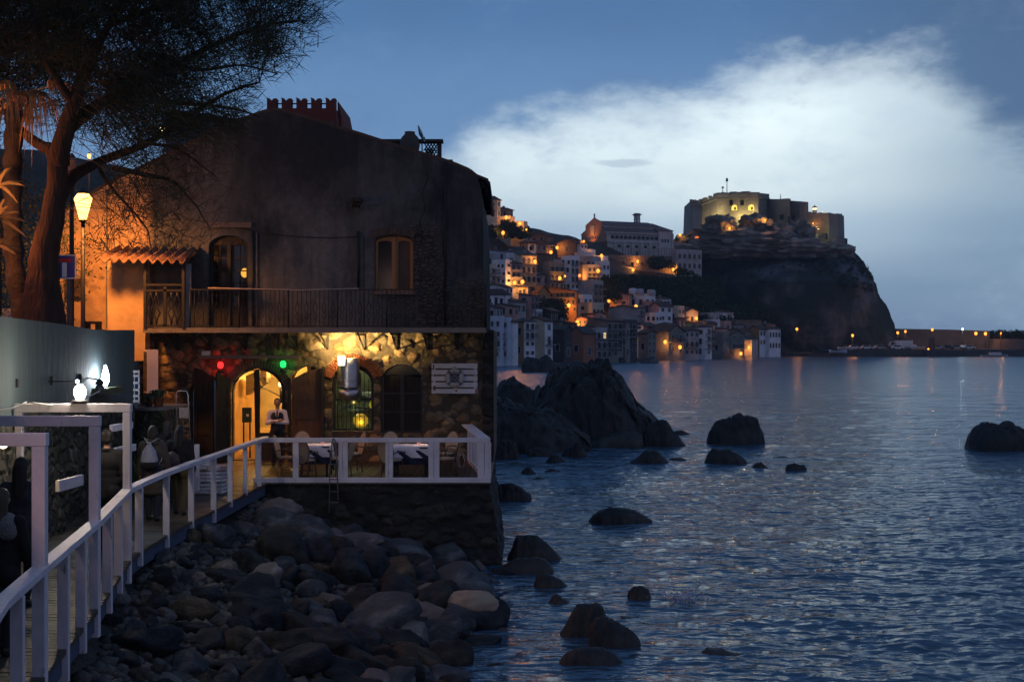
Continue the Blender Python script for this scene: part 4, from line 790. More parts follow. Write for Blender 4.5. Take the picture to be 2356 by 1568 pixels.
MB().bb(.02, cl(1300), .02, a0, -3, aH).build('aisle_wall', m_ch, ch, local=True)
MB().bb(.02, Lg, a1, a2 + .01, -3, aH).build('far_aisle_wall', m_ch, ch, local=True)
MB().bb(.04, cl(1330), a0, a1, aH - 2, nE - .1).build('clerestory_wall', m_ch, ch, local=True)
MB().bb(cl(1300), Lg, -.3, a1 * .9, -3, hz(450)).build('transept_wall', m_ch, ch, local=True)
am = (a0 + a1) / 2
f = MB(); f.add([(0, 0, -3), (0, 0, aH), (0, a0, aH + 1.2), (0, a0, nH), (0, am, pk), (0, a1, nH), (0, a1, aH + 1.2), (0, a2, aH), (0, a2, -3)], [tuple(range(9))]); q = [(.6, p.y, p.z) for p in f.v]; f.add(q, [tuple(range(8, -1, -1))]); f.f += [((i + 1) % 9, i, 9 + i, 9 + (i + 1) % 9) for i in range(9)]; f.sm += [False] * 9
f.build('front_wall', m_chb, ch, local=True)
def slope(y0, z0, y1, z1, x0, x1, n='roof'):
    MB().add([(x0, y0, z0), (x1, y0, z0), (x1, y1, z1), (x0, y1, z1), (x0, y0, z0 + .25), (x1, y0, z0 + .25), (x1, y1, z1 + .25), (x0, y1, z1 + .25)], [(0, 3, 2, 1), (4, 5, 6, 7), (0, 1, 5, 4), (1, 2, 6, 5), (2, 3, 7, 6), (3, 0, 4, 7)]).build(n, mat('church_roof_tiles', (.13, .10, .10), .9, vs=1), ch, local=True)
slope(a0 - .5, nE, am, rk, .55, cl(1330)); slope(am, rk, a1 + .5, nE, .55, cl(1330)); slope(-.6, aH - .1, a0, aH + 1.2, 0, cl(1300), 'aisle_roof'); slope(a1, aH + 1.2, a2 + .5, aH - .1, 0, Lg, 'aisle_roof')
x0, x1 = cl(1270), Lg + .4; tz = hz(445)
MB().add([(x0, -.7, tz), (x1, -.7, tz), (x1, a1, tz), (x0, a1, tz), (cl(1330), am, rk), (cl(1400), am, rk)], [(0, 1, 5, 4), (1, 2, 5), (2, 3, 4, 5), (3, 0, 4), (0, 3, 2, 1)]).build('transept_roof', MC['church_roof_tiles'], ch, local=True)
for x in (505, 625, 765, 900, 1040, 1175, 1312, 1520): 
    a = cl(x); MB().bb(a - .35, a + .35, -.45 if x < 1300 else -.75, .1, -3, hz(650) if 600 < x < 1200 else hz(490)).build('pilaster', m_pil, ch, local=True)
MB().bb(.1, cl(1300), -.35, .05, hz(655), hz(640)).build('cornice', m_pil, ch, local=True); MB().bb(.1, cl(1300), -.6, .05, hz(515), hz(492)).build('cornice', m_pil, ch, local=True); MB().bb(.1, cl(1290), a0 - .4, a0 + .1, hz(400), hz(382)).build('cornice', m_pil, ch, local=True)
def cwin(x, y0, y1, w_, yy): a = cl(x); MB().slab(arch(a - w_ / 2, a + w_ / 2, hz(y1), hz(y0)), yy - .12, yy + .05).build('window', m_pane, ch, local=True)
for i in range(11):
    x = 590 + i * 68.6
    for dx in (-11, 11): cwin(x + dx, 545, 598, .75, -.02)
for x in (694, 832, 968, 1106, 1243):
    for dx in (-10, 10): cwin(x + dx, 690, 732, .7, -.02)
for x in (625, 762, 898, 1036, 1170): cwin(x, 420, 452, .7, a0)
for x in (1365, 1409, 1455): cwin(x, 578, 632, .6, -.3)
MB().bb(cl(958), cl(988), -.15, .05, -.2, hz(790)).build('side_door', m_shut, ch, local=True)
for i, x in enumerate(range(195, 385, 26)): 
    a = cs(x); MB().add([(-.08, a - .3, hz(590)), (-.08, a + .3, hz(590)), (-.08, a + .3, hz(545)), (-.08, a - .3, hz(545)), (.05, a - .3, hz(590)), (.05, a + .3, hz(590)), (.05, a + .3, hz(545)), (.05, a - .3, hz(545))], [(0, 3, 2, 1), (0, 1, 5, 4), (1, 2, 6, 5), (2, 3, 7, 6), (3, 0, 4, 7)]).build('front_window', m_pane, ch, local=True)
MB().bb(-.25, .0, cs(312), cs(250), hz(520), hz(365)).build('front_relief', mat('pale_relief', (.5, .36, .24), .8), ch, local=True)
MB().bb(.0, cl(520) * .4, -1, cs(60), -3, hz(640)).build('porch', WALLS['brown'], ch, local=True)
bt = MB(); b0, b1 = cl(1112), cl(1196); yb = am
for z0, z1, k in ((hz(335), hz(172), 0),):
    w0, w1 = (cl(1205) - cl(1105)) * .34, (cl(1190) - cl(1118)) * .34; cx = (b0 + b1) / 2
    for sx in (-1, 1):
        for sy in (-1, 1): bt.beam((cx + sx * (w0 - .3), yb + sy * 1.2, z0 - 2), (cx + sx * (w1 - .3), yb + sy * .9, z1), .42, .42)
    for z in (hz(335), hz(292), hz(235), hz(190)): bt.bb(cx - w1, cx + w1, yb - 1.3, yb + 1.3, z - .35, z + .35)
b_ = bt.build('bell_tower', m_ch, ch, local=True)
cx = (b0 + b1) / 2; MB().add([(cx - w1 - .7, yb - 1.7, hz(172)), (cx + w1 + .7, yb - 1.7, hz(172)), (cx + w1 + .7, yb + 1.7, hz(172)), (cx - w1 - .7, yb + 1.7, hz(172)), (cx - .8, yb - .4, hz(142)), (cx + .8, yb - .4, hz(142)), (cx + .8, yb + .4, hz(142)), (cx - .8, yb + .4, hz(142))], [(0, 3, 2, 1), (0, 1, 5, 4), (1, 2, 6, 5), (2, 3, 7, 6), (3, 0, 4, 7), (4, 5, 6, 7)]).build('tower_cap', MC['church_roof_tiles'], b_, local=True)
for z in (hz(262), hz(215)): MB().lathe((cx, yb, z - .5), [(.75, 0), (.5, .3), (.4, .8), (.1, 1)], 10).build('bell', m_iron, b_, local=True)
MB().tube([(.3, am, pk), (.3, am, pk + 1.6)], [.35, .12], 6).build('finial', m_pil, ch, local=True); 
mb = MB(); z0 = hz(203); mb.beam((.3, am, pk + 1), (.3, am, hz(178)), .22, .22); mb.beam((.3, am - .6, hz(196)), (.3, am + .6, hz(196)), .22, .22); mb.build('cross', m_iron, ch, local=True)
fl = thing('floodlight', ch.matrix_basis @ Vector((0, 0, 0)) if False else V(*Z4(290, 640), 440), 'small floodlight on the porch roof below the church front', 'floodlight')
fp = WM(ch) @ Vector((-2.6, cs(285), hz(655))); fl.location = fp
MB().box(fp, (.7, .5, .4), rz=.4).build('lamp_housing', m_iron, fl); light(fl, fp + Vector((-.6, -.8, .6)), SOD, 1100, .3, 120, WM(ch) @ Vector((0, cs(285), hz(430))))
# fence along the church terrace
mb = MB(); pa, pb = V(*Z4(480, 858), 436), V(*Z4(1530, 884), 450); n = 24
for i in range(n + 1): q = pa.lerp(pb, i / n); mb.beam(q, q + Vector((0, 0, 2.6)), .1, .1)
for h in (.9, 1.7, 2.5): mb.beam(pa + Vector((0, 0, h)), pb + Vector((0, 0, h)), .06, .06)
mb.build('terrace_fence', m_iron, label='thin iron fence along the terrace below the church', cat='fence')
for x, y, mm in ((415, 283, WALLS['blue']), (500, 290, WALLS['grey']), (645, 300, WALLS['grey'])):
    p = V(*Z3(x, y + 22), 352); MB().lathe(p, [(1.0, 0), (1.15, .2), (1.15, 1.3), (.9, 1.6), (.3, 1.7)], 12).build('water_tank', mm, label={415: 'blue water tank, leftmost of three on the white flat roof', 500: 'grey water tank, middle one of three on the white flat roof', 645: 'small grey water tank, rightmost on the white flat roof'}[x], cat='water tank', group='water tanks on the white house')
# ---------------- bushes and scrub on the slope
pts = []
def patch(zf, x0, x1, y0, y1, n, r0, r1):
    for _ in range(n):
        u, v = zf(random.uniform(x0, x1), random.uniform(y0, y1)); D = onhill(u, v)
        if 0 < D < 520: p = V(u, v, D); pts.append((p.x, p.y, p.z + .3, random.uniform(r0, r1)))
for a in ((Z2, 2010, 2350, 180, 420, 150, 1, 2.6), (Z3, 0, 1500, 130, 330, 520, 1, 2.6), (Z3, 700, 1500, 200, 500, 420, 1, 2.6), (Z2, 1010, 1370, 550, 780, 170, 1, 2.2), (Z4, 1620, 1950, 880, 1240, 170, 1, 2.6), (Z4, 1150, 1560, 930, 1060, 60, 1, 1.8), (Z1, 470, 600, 560, 700, 40, .8, 1.6), (Z1, 140, 850, 640, 780, 60, .7, 1.4), (Z3, 1500, 2300, 480, 640, 200, 1, 2.4), (Z3, 900, 2300, 480, 640, 150, 1, 2.4), (Z4, 470, 1200, 1240, 1340, 120, 1, 2.2)): patch(*a)
scrub('slope_scrub', pts, .42, 60, m_scrub, kind='stuff', label='dark bushes covering the slope between houses and castle', cat='scrub')
# ---------------- street lamps
bpy.context.view_layer.update(); DGR = bpy.context.evaluated_depsgraph_get()
LBL = dict(cat='street lamp', group='street lamps of the far village')
m_sod = emit('sodium_glass', (1.0, .30, .04), 2.6); m_sodc = emit('white_lamp_glass', (.8, 1.0, .9), 4)
U_LH = umesh(MB().lathe((0, 0, 0), [(.18, -.45), (.42, -.1), (.46, .15), (.30, .45), (.05, .6)], 8), m_sod, 'lamp_head'); U_LHC = umesh(MB().lathe((0, 0, 0), [(.18, -.45), (.42, -.1), (.46, .15), (.30, .45), (.05, .6)], 8), m_sodc, 'lamp_head')
def vlamp(zf, x, y, lab, kind='wall', P=260, off=1.3, D=None, cold=False, sc=1.0, pole=3.2):
    u, v = zf(x, y); d = Vector(((u - 1178) / FX, 1, (784 - v) / FX)); 
    if D is None:
        hit, loc, *_ = SC.ray_cast(DGR, Vector((0, 0, CZ)), d.normalized()); D = loc.y if hit and loc.y > 200 else onhill(u, v + 20)
        D -= off + (.5 if kind == 'pole' else 0)
    p = V(u, v, D); g = -p.z * 0
    t = thing('street_lamp', p - Vector((0, 0, pole if kind == 'pole' else 0)), lab, LBL['cat'], LBL['group'])
    h = bpy.data.objects.new('lamp_head', U_LHC if cold else U_LH); COL.objects.link(h); h.parent = t; h.location = (0, 0, pole if kind == 'pole' else 0); h.scale = (sc, sc, sc)
    mb_ = MB()
    if kind == 'pole': mb_.tube([(0, 0, 0), (0, 0, pole - .4)], [.09, .05], 6); mb_.build('pole', m_iron, t, local=True)
    else: mb_.beam((0, 0, .5), (0, off, .6), .08, .08); mb_.build('bracket', m_iron, t, local=True)
    if P: light(t, p + Vector((0, -.15, -.1)), (.85, 1, .9) if cold else SOD, P * 1.45, .35)
    return t
VL = [(Z1, 490, 470, 'highest lamp of the village, beside the cream villa', 'pole'), (Z1, 702, 565, 'lamp on the flat roofed house at the end of the top terrace', 'pole'), (Z1, 806, 660, 'small lamp at the foot of the top terrace against the sky', 'pole'),
      (Z1, 440, 712, 'lamp above the lit patch of the retaining wall', 'pole'), (Z1, 1288, 945, 'lamp against the sky between the dark gable and the brown gable', 'pole'), (Z1, 1190, 1018, 'lamp at the right foot of the tall dark gable house', 'wall'), (Z1, 1708, 840, 'dim lamp below the lit church front', 'wall'),
      (Z1, 940, 1165, 'lamp lighting the corner of the four balcony house', 'wall'), (Z1, 622, 1495, 'lamp at the foot of the bright white arched house', 'wall'), (Z1, 1328, 1425, 'lamp on the stacked balcony house', 'wall'), (Z1, 1412, 1390, 'tiny lamp right of the stacked balcony house', 'wall'),
      (Z1, 1632, 1378, 'lamp at the foot of the tall pale column house', 'wall'), (Z1, 1930, 1308, 'bright lamp on a tall pole before the cream front', 'pole'), (Z1, 1985, 1072, 'lamp at the left top corner of the church wall', 'wall'), (Z1, 745, 1480, 'low lamp right of the three storey balcony house', 'wall'),
      (Z4, 985, 965, 'lamp on the upper arches of the church wall', 'wall'), (Z4, 912, 1100, 'lamp above the lower arches beside the ramp', 'wall'), (Z4, 1542, 1092, 'lamp on a pole at the lower end of the ramp', 'pole'), (Z4, 1650, 550, 'lamp against the sky between church and castle', 'pole'),
      (Z2, 1472, 556, 'lamp in front of the large orange house', 'pole'), (Z2, 2100, 482, 'lamp in the bushes left of the pink gabled house', 'pole'), (Z2, 1606, 820, 'upper lamp of the pair above the dark sloping roofs', 'pole'), (Z2, 1630, 850, 'lower lamp of the pair above the dark sloping roofs', 'wall'), (Z3, 452, 458, 'lamp behind the roof below the tanks house', 'wall'), (Z3, 1210, 608, 'bright lamp above the low yellow house', 'pole'),
      (Z3, 820, 905, 'wall lamp on the orange waterfront house', 'wall'), (Z3, 1005, 972, 'lamp in the glowing recess between waterfront houses', 'wall'), (Z3, 1872, 975, 'brightest waterfront lamp, on the masonry pier house', 'wall'), (Z3, 1770, 1050, 'low lamp inside the cave mooring', 'wall')]
DIM = {1412: 60, 1708: 300, 806: 90, 1630: 60, 1005: 120, 1770: 150, 1872: 230, 1930: 420, 1208: 300, 985: 420, 912: 420, 1542: 420, 440: 600, 940: 420, 622: 520, 1472: 420}
for zf, x, y, lab, k in VL: vlamp(zf, x, y, lab, k, DIM.get(x, 260), off=2.2 if x in (440, 1930, 622, 1472) else 1.3, sc=.55 if x in (1412, 1708, 1630, 806) else 1)
for x, y, lab, P in ((570, 688, 'left lamp on the knoll below the castle', 500), (940, 606, 'lamp on the knoll below the middle castle wall', 500), (1443, 637, 'small lamp in front of the right castle wall', 160), (1538, 514, 'small lamp right of the lighthouse', 30)): vlamp(Z5, x, y, lab, 'wall', P, off=1.6, sc=.9 if P > 200 else .6)
for x, y, lab, cold, sc in ((403, 250, 'lamp on the rocky spit at the foot of the castle rock', False, 1), (882, 305, 'lamp above the parked cars at the foot of the rock', False, 1), (1270, 282, 'left lamp of the close pair before the breakwater', False, 1), (1336, 270, 'right lamp of the close pair before the breakwater', False, .9), (1567, 255, 'lamp on the top line of the breakwater', False, 1), (1828, 250, 'greenish white lamp on the breakwater', True, .8), (1942, 288, 'left one of two bright pale lamps at the right of the harbour', False, 1.2), (2025, 290, 'right one of two bright pale lamps at the right of the harbour', False, 1.2), (2158, 285, 'small lamp at the far right of the harbour', False, .6)):
    t = vlamp(Z6, x, y, lab, 'pole', 380 if not cold else 200, D=432 if x < 1000 else 444, cold=cold, sc=sc * .95, pole=5.5); t.children[0].scale = (sc * .9, sc * .9, sc * 2.2)
t = vlamp(Z6, 1534, 424, 'low orange light on the quay corner', 'pole', 150, D=425, sc=.8, pole=1.3)
# castle floodlights
for x, y, D, P, lab in ((690, 600, 474.2, 1300, 'floodlight at the foot of the main castle wall'), (830, 560, 474, 500, 'floodlight behind the knoll right of the niches'), (330, 650, 484, 1000, 'floodlight at the foot of the left castle wall'), (420, 560, 479, 900, 'floodlight below the angled castle wall'), (1500, 700, 474, 500, 'weak floodlight below the right bastion')):
    p = V(*Z5(x, y), D - 2.0); t = thing('floodlight', p, lab, 'floodlight', 'castle floodlights'); MB().box(p, (.8, .5, .5), rx=-.5).build('lamp_housing', m_iron, t); light(t, p + Vector((0, -.6, 1.1)), (1, .74, .27), P, .4)
# ---------------- boats and vehicles at the harbour
def car(p, rz, m, lab):
    t = thing('parked_car', p, lab, 'car', 'vehicles on the quay', rz=rz); b_ = MB()
    b_.slab([(-2, .35), (2, .35), (2.05, .75), (1.2, .9), (.7, 1.42), (-1.2, 1.45), (-1.9, .95), (-2.05, .8)], -.8, .8); b_.build('body', m, t, local=True)
    MB().slab([(-1.35, .95), (.95, .95), (.6, 1.36), (-1.15, 1.38)], -.83, .83).build('side_window', m_pane, t, local=True)
    for x in (-1.3, 1.3):
        for y in (-.7, .7): MB().tube([(x, y - .12, .32), (x, y + .12, .32)], .32, 10).build('wheel', m_iron, t, local=True)
m_cw = mat('car_white', (.6, .6, .6), .3, bump=0); m_cd = mat('car_dark', (.05, .05, .06), .3, bump=0); m_cr = mat('car_silver', (.35, .35, .36), .3, bump=0)
for i, (x, y, D, m, lab) in enumerate(((850, 441, 432, m_cd, 'dark car, leftmost on the quay'), (895, 436, 431, m_cw, 'white car below the lamp at the foot of the rock'), (1005, 440, 430, m_cw, 'long white car, third from the left on the quay'), (1060, 441, 434, m_cr, 'silver car beside the long white one'), (1115, 442, 431, m_cr, 'silver car in the middle of the quay'), (1170, 442, 434, m_cd, 'dark car left of the lorry'), (1270, 436, 430, m_cw, 'white car under the lorry cab'), (1620, 430, 438, m_cr, 'silver car right of the low quay light'), (1700, 430, 440, m_cd, 'dark car on the right quay'), (1780, 428, 440, m_cr, 'silver car on the right quay'), (1850, 428, 442, m_cw, 'white car below the two pale lamps'), (1885, 428, 440, m_cw, 'white car, rightmost on the quay'))):
    p = V(*Z6(x, y), D); p.z = 2.3; car(p, random.uniform(-.5, .5), m, lab)
p = V(*Z6(1300, 400), 436); p.z = 2.3; t = thing('lorry', p, 'pale lorry parked before the breakwater', 'lorry', rz=.1)
MB().bb(-2.2, 3.6, -1.1, 1.1, .9, 3.0).build('cargo_box', m_cw, t, local=True); MB().slab([(-4.1, .6), (-2.3, .6), (-2.3, 2.6), (-3.6, 2.6), (-4.1, 1.6)], -1.05, 1.05).build('cab', m_cr, t, local=True); MB().slab([(-4.0, 1.6), (-2.9, 1.6), (-2.9, 2.4), (-3.55, 2.4)], -1.08, 1.08).build('cab_window', m_pane, t, local=True)
for x in (-3.3, 1.8, 2.9):
    for y in (-.95, .95): MB().tube([(x, y - .14, .45), (x, y + .14, .45)], .45, 10).build('wheel', m_iron, t, local=True)
def boat(p, rz, L_, m, lab, cabin=False, tilt=0):
    t = thing('boat', p, lab, 'boat', 'boats at the harbour', rz=rz); v = []; n = 12; w = L_ * .16
    for i in range(n + 1):
        q = i / n; x = -L_ / 2 + L_ * q; k = math.sin(math.pi * min(1, .25 + .75 * (1 - q)) if q > .4 else 1.35) * w if q < .999 else .02; k = w * (1 - max(0, q - .45) ** 2 / .3025) if q > .45 else w * (.8 + .45 * q); s = .28 * (2 * q - 1) ** 2 * (1 if q > .5 else .3)
        v += [(x, -k, .85 + s), (x, -k * .6, .2), (x, 0, 0), (x, k * .6, .2), (x, k, .85 + s), (x, k * .85, .80 + s), (x, k * .5, .35), (x, -k * .5, .35), (x, -k * .85, .80 + s)]
    f = [(i * 9 + j, i * 9 + (j + 1) % 9, (i + 1) * 9 + (j + 1) % 9, (i + 1) * 9 + j) for i in range(n) for j in range(9)] + [tuple(range(8, -1, -1)), tuple(n * 9 + j for j in range(9))]
    MB().add(v, f).build('hull', m, t, local=True)
    for x in (-.2, .15): MB().bb(L_ * x - .12, L_ * x + .12, -w * .8, w * .8, .55, .62).build('thwart', m_cop, t, local=True)
    if cabin: MB().slab([(-.6, .7), (1.2, .7), (.9, 1.7), (-.5, 1.75)], -w * .6, w * .6).build('cabin', m_cw, t, local=True)
for x, y, D, rz, L_, m, lab, cab in ((600, 448, 424, .3, 5, m_cd, 'dark rowing boat pulled up at the left of the slip', 0), (665, 440, 428, .8, 5, WALLS['blue'], 'blue boat behind the dark rowing boat', 0), (720, 444, 424, -.5, 6, m_cd, 'dark boat in the middle of the slip', 0), (760, 455, 421, .2, 6, WALLS['blue'], 'blue boat nearest the water on the slip', 0), (820, 436, 430, .1, 5, m_cw, 'white boat at the top of the slip', 0), (1400, 420, 433, .05, 8, m_cw, 'large white boat on the quay beside the lorry', 1), (1445, 430, 430, .4, 5, m_cr, 'grey boat right of the large white one', 0)):
    p = V(*Z6(x, y), D); p.z = 2.3 if x > 800 else 1.25; boat(p, rz, L_, m, lab, cab)
for x, lab in ((2075, 'small boat floating below the two pale lamps'), (2130, 'small boat floating at the right end of the quay')): p = V(*Z6(x, 478), 420); p.z = -.25; boat(p, .1, 7, m_cr, lab, 1)
p = V(*Z6(1562, 432), 430); p.z = 2.3; MB().lathe(p, [(1.1, 0), (1.0, 3.6), (1.15, 3.8), (1.15, 4.1)], 12).build('mooring_post', m_conc2, label='stout concrete bollard tower standing on the quay', cat='bollard')
# ============================================================ THE NEAR HOUSE
YU, YS = 35.0, 35.35                      # plane of the upper wall, plane of the stone ground floor
def UX(u): return PX(u, YU)
def UZ(v): return PZ(v, YU)
def SX(u): return PX(u, YS)
def SZ(v): return PZ(v, YS)
# weathered dark plaster with stains, paler washes and exposed rubble
def plaster():
    m = bpy.data.materials.new('old_plaster'); m.use_nodes = True; t = m.node_tree; p = t.nodes['Principled BSDF']; p.inputs['Roughness'].default_value = .92; p.inputs['Specular IOR Level'].default_value = .2
    tcn = t.nodes.new('ShaderNodeTexCoord'); ge = t.nodes.new('ShaderNodeNewGeometry'); sx = t.nodes.new('ShaderNodeSeparateXYZ'); t.links.new(ge.outputs['Position'], sx.inputs[0])
    def nz(sc, det, st=(1, 1, 1)):
        mp = t.nodes.new('ShaderNodeMapping'); mp.inputs[3].default_value = st; t.links.new(ge.outputs['Position'], mp.inputs[0])
        n = t.nodes.new('ShaderNodeTexNoise'); n.inputs['Scale'].default_value = sc; n.inputs['Detail'].default_value = det; n.inputs['Roughness'].default_value = .65; t.links.new(mp.outputs[0], n.inputs[0]); return n.outputs[0]
    def ramp(x, a, b, ca, cb):
        r = t.nodes.new('ShaderNodeValToRGB'); e = r.color_ramp.elements; e[0].position = a; e[1].position = b; e[0].color = (*ca, 1); e[1].color = (*cb, 1); t.links.new(x, r.inputs[0]); return r.outputs[0]
    def mix(f, a, b, bt='MIX'):
        x = t.nodes.new('ShaderNodeMix'); x.data_type = 'RGBA'; x.blend_type = bt
        for s_, k in ((x.inputs[0], f), (x.inputs[6], a), (x.inputs[7], b)):
            if isinstance(k, float): s_.default_value = k
            elif isinstance(k, tuple): s_.default_value = (*k, 1)
            else: t.links.new(k, s_)
        return x.outputs[2]
    def rng_(x, a, b):
        r = t.nodes.new('ShaderNodeMapRange'); r.interpolation_type = 'SMOOTHSTEP'; r.inputs[1].default_value = a; r.inputs[2].default_value = b; t.links.new(x, r.inputs[0]); return r.outputs[0]
    def mul(a, b):
        q = t.nodes.new('ShaderNodeMath'); q.operation = 'MULTIPLY'; t.links.new(a, q.inputs[0]); t.links.new(b, q.inputs[1]) if not isinstance(b, float) else None
        if isinstance(b, float): q.inputs[1].default_value = b
        return q.outputs[0]
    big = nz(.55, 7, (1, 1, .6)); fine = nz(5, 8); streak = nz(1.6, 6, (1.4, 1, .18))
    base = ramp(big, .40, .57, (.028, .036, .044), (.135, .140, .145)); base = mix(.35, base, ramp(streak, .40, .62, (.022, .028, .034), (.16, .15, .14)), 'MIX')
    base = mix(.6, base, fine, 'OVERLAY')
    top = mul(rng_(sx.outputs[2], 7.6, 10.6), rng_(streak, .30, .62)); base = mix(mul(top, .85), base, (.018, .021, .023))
    # left end: ochre coat, its colour lightened to strengthen the street lamp's pool
    coat = mul(rng_(sx.outputs[0], -9.55, -9.95), 1.0); base = mix(coat, base, mix(.45, (.42, .28, .16), fine, 'OVERLAY'))
    # rubble laid bare around the right hand window and towards the corner
    rub = t.nodes.new('ShaderNodeTexVoronoi'); rub.feature = 'DISTANCE_TO_EDGE'; rub.inputs['Scale'].default_value = 5.2; mp = t.nodes.new('ShaderNodeMapping'); mp.inputs[3].default_value = (1, 1, 2.2); t.links.new(ge.outputs['Position'], mp.inputs[0]); t.links.new(mp.outputs[0], rub.inputs['Vector'])
    ra = mul(rng_(sx.outputs[0], -4.1, -2.4), rng_(big, .40, .56)); ra = mul(ra, rng_(sx.outputs[2], 8.8, 7.9))
    base = mix(ra, base, ramp(rub.outputs[0], .02, .14, (.03, .028, .026), (.085, .075, .065)))
    t.links.new(base, p.inputs['Base Color'])
    h = t.nodes.new('ShaderNodeMath'); h.operation = 'MULTIPLY_ADD'; t.links.new(mul(rng_(rub.outputs[0], 0, .2), ra), h.inputs[0]); h.inputs[1].default_value = .9; t.links.new(fine, h.inputs[2])
    bp = t.nodes.new('ShaderNodeBump'); bp.inputs['Strength'].default_value = .8; bp.inputs['Distance'].default_value = .06; t.links.new(h.outputs[0], bp.inputs['Height']); t.links.new(bp.outputs[0], p.inputs['Normal']); return m
m_pl = plaster()
m_fac = stone('facade_rubble', [(.11, .085, .055), (.22, .165, .095), (.09, .075, .055), (.28, .20, .11), (.20, .12, .06), (.15, .13, .10)], 3.0, (.06, .047, .032), 1.0, edge=.10, squash=(1, 1, 1.2), cobble=True)
m_wood = mat('dark_brown_wood', (.012, .010, .008), .6, col2=(.022, .016, .012), vs=1.5, bump=.2, bs=3, stretch=(5, 5, 1)); m_wood2 = mat('orange_brown_wood', (.26, .12, .045), .5, col2=(.36, .17, .06), vs=2, bump=.2, stretch=(6, 6, 1))
m_black = mat('black_paint', (.012, .012, .013), .5, bump=0); m_gl = glass('window_glass'); m_int_y = mat('warm_interior_plaster', (.66, .50, .25), .8, vs=1, bump=.1)
m_white = mat('chipped_white_paint', (.50, .49, .52), .55, col2=(.70, .69, .72), vs=3, bump=.25, bs=9); m_rust = mat('rust', (.20, .07, .03), .9)
hs = thing('stone_house', (UX(700), YU, DZ), 'old two storey seaside house with dark peeling plaster over a lit rubble ground floor', 'house')
TOP = [(96, 520), (250, 424), (400, 352), (480, 311), (520, 293), (560, 276), (600, 262), (625, 255), (642, 256), (700, 272), (780, 297), (830, 312), (870, 325), (940, 347), (1000, 365), (1020, 371), (1050, 382), (1078, 394), (1095, 408), (1104, 424), (1108, 445), (1111, 500), (1113, 640), (1114, 762)]
out = [(UX(u), UZ(v)) for u, v in TOP] + [(UX(96), UZ(762))]; out = out[::-1]
h1 = arch(UX(480), UX(570), UZ(752), UZ(541), .30); h2 = arch(UX(862), UX(951), UZ(670), UZ(542), .16)
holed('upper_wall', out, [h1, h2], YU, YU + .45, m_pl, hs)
# body of the house behind the gable wall
body = [(x, z) for x, z in out]
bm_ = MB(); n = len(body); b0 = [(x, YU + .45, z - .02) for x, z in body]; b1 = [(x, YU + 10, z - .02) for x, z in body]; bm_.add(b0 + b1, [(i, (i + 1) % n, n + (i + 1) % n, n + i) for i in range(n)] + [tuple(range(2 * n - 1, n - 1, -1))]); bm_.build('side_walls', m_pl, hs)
# roof: rows of tiles just proud of the gable top
rf = MB(); tp = [(UX(u), UZ(v)) for u, v in TOP[:19]]
for (xa, za), (xb, zb) in zip(tp, tp[1:]):
    d = Vector((xb - xa, 0, zb - za)).normalized(); nn = Vector((-d.z, 0, d.x)) * .09
    A = [Vector((xa, YU + .02, za)), Vector((xb, YU + .02, zb))]; q = [A[0], A[1], A[1] + nn, A[0] + nn]; rf.add(q + [p + Vector((0, 10, 0)) for p in q], [(0, 1, 2, 3), (1, 5, 6, 2), (3, 2, 6, 7), (0, 3, 7, 4), (5, 4, 7, 6), (4, 5, 1, 0)])
ex = UX(1075); rf.beam((UX(1076), YU + 1.2, UZ(388)), (UX(1124), YU + 1.2, UZ(409)), .10, .10); rf.beam((UX(1076), YU + 9, UZ(388)), (UX(1128), YU + 9, UZ(411)), .10, .10)
rf.add([(UX(1070), YU + 1.0, UZ(386)), (UX(1122), YU + 1.0, UZ(407)), (UX(1122), YU + 10.4, UZ(407)), (UX(1070), YU + 10.4, UZ(386)), (UX(1070), YU + 1.0, UZ(386) + .08), (UX(1122), YU + 1.0, UZ(407) + .08), (UX(1122), YU + 10.4, UZ(407) + .08), (UX(1070), YU + 10.4, UZ(386) + .08)], [(0, 3, 2, 1), (4, 5, 6, 7), (0, 1, 5, 4), (1, 2, 6, 5), (2, 3, 7, 6)])
roof = rf.build('roof', mat('old_roof_tiles', (.05, .035, .028), .9, col2=(.10, .07, .055), vs=3, bump=1, bs=6), hs)
mb = MB()
for k in range(6): y = YU + 1.2 + k * 1.6; mb.bb(UX(1104), UX(1116), y, y + .1, UZ(418), UZ(406))
mb.tube([(UX(1121), YU + 1, UZ(411)), (UX(1121), YU + 10, UZ(411))], .07, 8); mb.tube([(UX(1117), YU + 1.3, UZ(412)), (UX(1115), YU + 1.3, UZ(440))], .04, 6)
mb.build('gutter', m_iron, roof)
# ground floor
holes = [arch(SX(531), SX(656), DZ - .2, SZ(848), .62), arch(SX(670), SX(747), SZ(1006), SZ(842), .42), arch(SX(764), SX(860), SZ(992), SZ(839), .5), arch(SX(876), SX(973), SZ(996), SZ(837), .5), arch(SX(434), SX(516), DZ - .2, SZ(872), .35)]
holed('ground_floor_wall', [(SX(318), SZ(758)), (SX(1134), SZ(758)), (SX(1134), DZ - .3), (SX(318), DZ - .3)][::-1], holes, YS, YS + .5, m_fac, hs)
MB().add([(SX(1134), YS + .5, DZ - .3), (SX(1134), YS + 9, DZ - .3), (SX(1134), YS + 9, SZ(758)), (SX(1134), YS + .5, SZ(758)), (SX(1134) - .4, YS + .5, DZ - .3), (SX(1134) - .4, YS + 9, DZ - .3), (SX(1134) - .4, YS + 9, SZ(758)), (SX(1134) - .4, YS + .5, SZ(758))], [(0, 1, 2, 3), (5, 4, 7, 6), (3, 2, 6, 7), (4, 0, 3, 7), (1, 5, 6, 2)]).build('ground_floor_side', m_fac, hs)
MB().bb(SX(1110), SX(1136), YS - .12, YS - .002, DZ - .1, SZ(760)).build('corner_pier', m_black_stone, hs)
